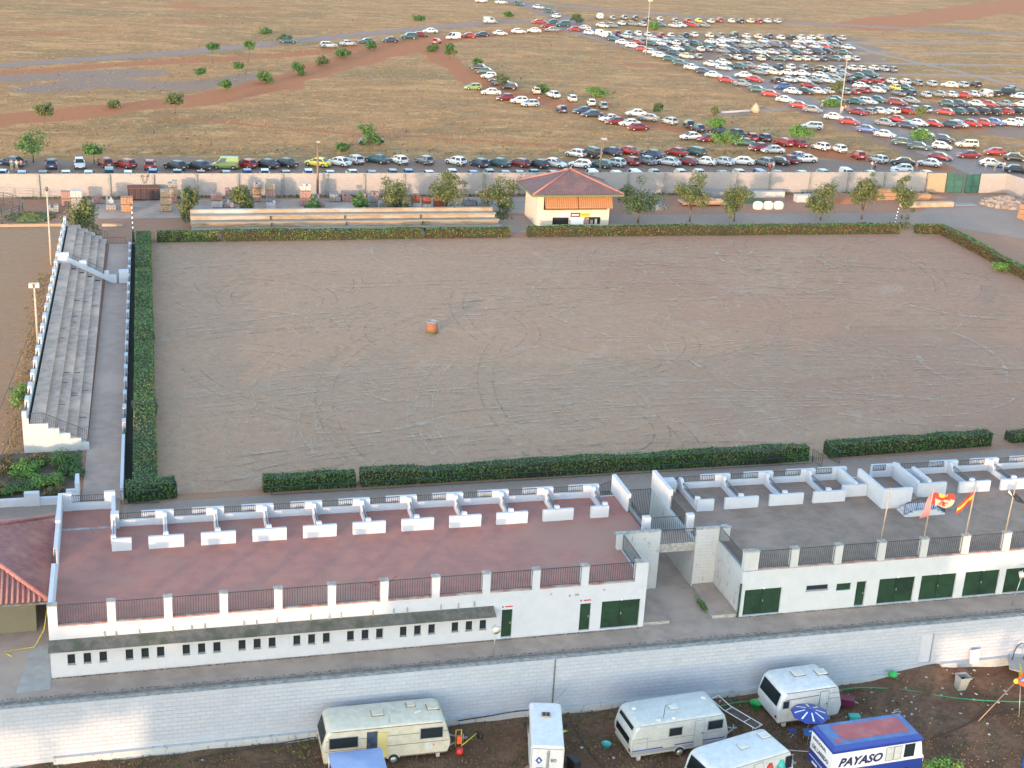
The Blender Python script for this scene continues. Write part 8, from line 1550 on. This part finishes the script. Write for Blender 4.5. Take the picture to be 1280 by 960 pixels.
PL = [((-17.80, 225.36), 190, 'cl_beige', 'cl_beige', 'person in beige standing at the left of three in front of the dark blue car'), ((-17.04, 225.07), 170, 'cl_white', 'cl_beige', 'person in a white shirt standing in the middle of three at far left'), ((-16.39, 224.77), 160, 'cl_orange', 'cl_dark', 'person in an orange shirt and dark trousers at far left'),
 ((105.69, 223.15), 0, 'cl_orange', 'cl_red', 'person in orange just behind the wall below the front row'), ((106.50, 223.46), 20, 'cl_white', 'cl_grey', 'person in a white shirt just behind the wall next to the one in orange'),
 ((125.70, 224.30), 0, 'cl_white', 'cl_grey', 'person in white beside one in black by the white van roof'), ((126.32, 224.30), 180, 'cl_dark', 'cl_dark', 'person in black standing close to one in white behind the wall'), ((133.71, 222.90), 90, 'cl_pink', 'cl_grey', 'person in pink at the nose of the long white car'),
 ((147.60, 223.12), 0, 'cl_white', 'cl_grey', 'person in white with grey trousers alone near the green gate'), ((149.76, 223.44), 30, 'cl_beige', 'cl_beige', 'person in beige right of the green gate'), ((150.89, 223.43), 200, 'cl_dark', 'cl_blue', 'person in dark clothes in the pair right of the gate'), ((151.59, 223.43), 160, 'cl_white', 'cl_white', 'person all in white in the pair right of the gate'),
 ((160.60, 232.96), 180, 'cl_white', 'cl_dark', 'person in a white shirt between two black cars at the right edge'), ((146.17, 286.08), 180, 'cl_red', 'cl_dark', 'person in a red shirt standing in the car lot lane'), ((150.70, 283.79), 160, 'cl_orange', 'cl_dark', 'person in orange by the lamp mast in the lot'), ((151.39, 283.82), 200, 'cl_red', 'cl_grey', 'person in red by the lamp mast in the lot'), ((149.40, 282.72), 120, 'cl_white', 'cl_beige', 'person in white by the lamp mast in the lot'),
 ((153.51, 255.77), 0, 'cl_red', 'cl_beige', 'person in red in front of the white hatchback in the lane'), ((150.97, 254.45), 90, 'cl_dark', 'cl_dark', 'person in black standing in the lane by the black saloon'), ((82.94, 290.10), 0, 'cl_red', 'cl_dark', 'person in a dark red top behind the silver hatchback on the car street'),
 ((135.61, 426.51), 20, 'cl_white', 'cl_dark', 'person in white standing at the road junction'), ((136.23, 425.63), 60, 'cl_red', 'cl_dark', 'person in red standing at the road junction')]
for i, (p, hd, sh, tr, lb) in enumerate(PL): person(p[0], p[1], hd, sh, tr, lb, .10 + .04 * (i % 3), (0., .5, .8)[i % 3])

# ------------------------------------------------------------------ sun, sky, unseen shapes added behind the camera to shade the foreground, camera
SUN_AZ, SUN_EL = 35., 5.2          # sun behind the camera, 35 degrees to its left of the -Y axis
sd = Vector((-math.sin(R(SUN_AZ)) * math.cos(R(SUN_EL)), -math.cos(R(SUN_AZ)) * math.cos(R(SUN_EL)), math.sin(R(SUN_EL))))
li = bpy.data.lights.new('sun', 'SUN'); li.energy = 1.0; li.angle = R(.6); li.color = (1.0, .62, .36)
so = bpy.data.objects.new('sun', li); col.objects.link(so); so.rotation_euler = sd.to_track_quat('Z', 'Y').to_euler(); so.location = (-100, -150, 60)
w = bpy.data.worlds.new('World'); scene.world = w; w.use_nodes = True; nt = w.node_tree; bg = nt.nodes['Background']
sky = nt.nodes.new('ShaderNodeTexSky'); sky.sky_type = 'NISHITA'; sky.sun_disc = False; sky.sun_elevation = R(SUN_EL + 6); sky.sun_rotation = math.atan2(sd.x, sd.y); sky.air_density = 1.0; sky.dust_density = .4; sky.ozone_density = 1.0
hz_ = nt.nodes.new('ShaderNodeMix'); hz_.data_type = 'RGBA'; hz_.blend_type = 'MULTIPLY'; hz_.inputs[0].default_value = 1.; hz_.inputs[7].default_value = (1.05, .99, .92, 1)
nt.links.new(sky.outputs[0], hz_.inputs[6]); nt.links.new(hz_.outputs[2], bg.inputs['Color']); bg.inputs['Strength'].default_value = .15
# stepped block and pines added out of view, shaped to shade yard and facades
AB = thing('shade_block', 'stepped pale block added unseen behind the viewer to shade the caravan yard', 'building', (-30, -25, -4.2))
mb = MB()
for x0, x1, zt in ((-68, -55.01, 13.6), (-55, -49.01, 15.0), (-49, -36.01, 16.6), (-36, -17, 17.8)): mb.box(x0, x1, -24, -20, -4.2, zt, 'kiosk_wall', 'cap')
mb.build('wall', AB)
for k in range(14):
    for z in (-1.5, 1.8, 5.1, 8.2): m_ = MB(); m_.box(-66 + 3.6 * k, -64.6 + 3.6 * k, -19.99, -19.95, z, z + 1.5, 'glass'); m_.build('window', AB)
for i, (x, y, z1_, cw) in enumerate(((-9.5, -21, 12.6, 9), (-73.5, -20, 13.2, 10), (-81, -21, 13.0, 11), (-.5, -21, 12.5, 9))):  # pines added unseen, crowns set to shade the facades above a lit gap
    tree_thing('shade_pine', ('umbrella pine right beside the shade block', 'umbrella pine touching the left end of the block', 'umbrella pine standing farthest left of the block', 'umbrella pine standing farthest right of the block')[i] + ' added behind the viewer for shade', 'tree', (x, y, -4.2), z1_ + 4.2, cw, 14.6, 'leaf_dark', 200 + i, 6000, .8, False, .3)
CW = Matrix([(0.9671696, 0.0391943, -0.2510913), (-0.2488551, 0.3463657, -0.9044899), (0.0515185, 0.9372804, 0.3447481)])
cam = bpy.data.cameras.new('camera'); co = bpy.data.objects.new('camera', cam); col.objects.link(co); scene.camera = co
cam.sensor_width = 36; cam.lens = 50.0894; cam.clip_end = 9000; cam.clip_start = .5
co.matrix_world = Matrix.Translation((0, 0, 48.0)) @ CW.to_4x4()
scene.render.resolution_x = 1024; scene.render.resolution_y = 768
vs_ = scene.view_settings; vs_.view_transform = 'Standard'; vs_.look = 'None'; vs_.gamma = 1; vs_.exposure = 2.47; vs_.use_curve_mapping = False
scene.render.engine = 'CYCLES'
for o in bpy.data.objects:
    if '_w' in o: del o['_w']
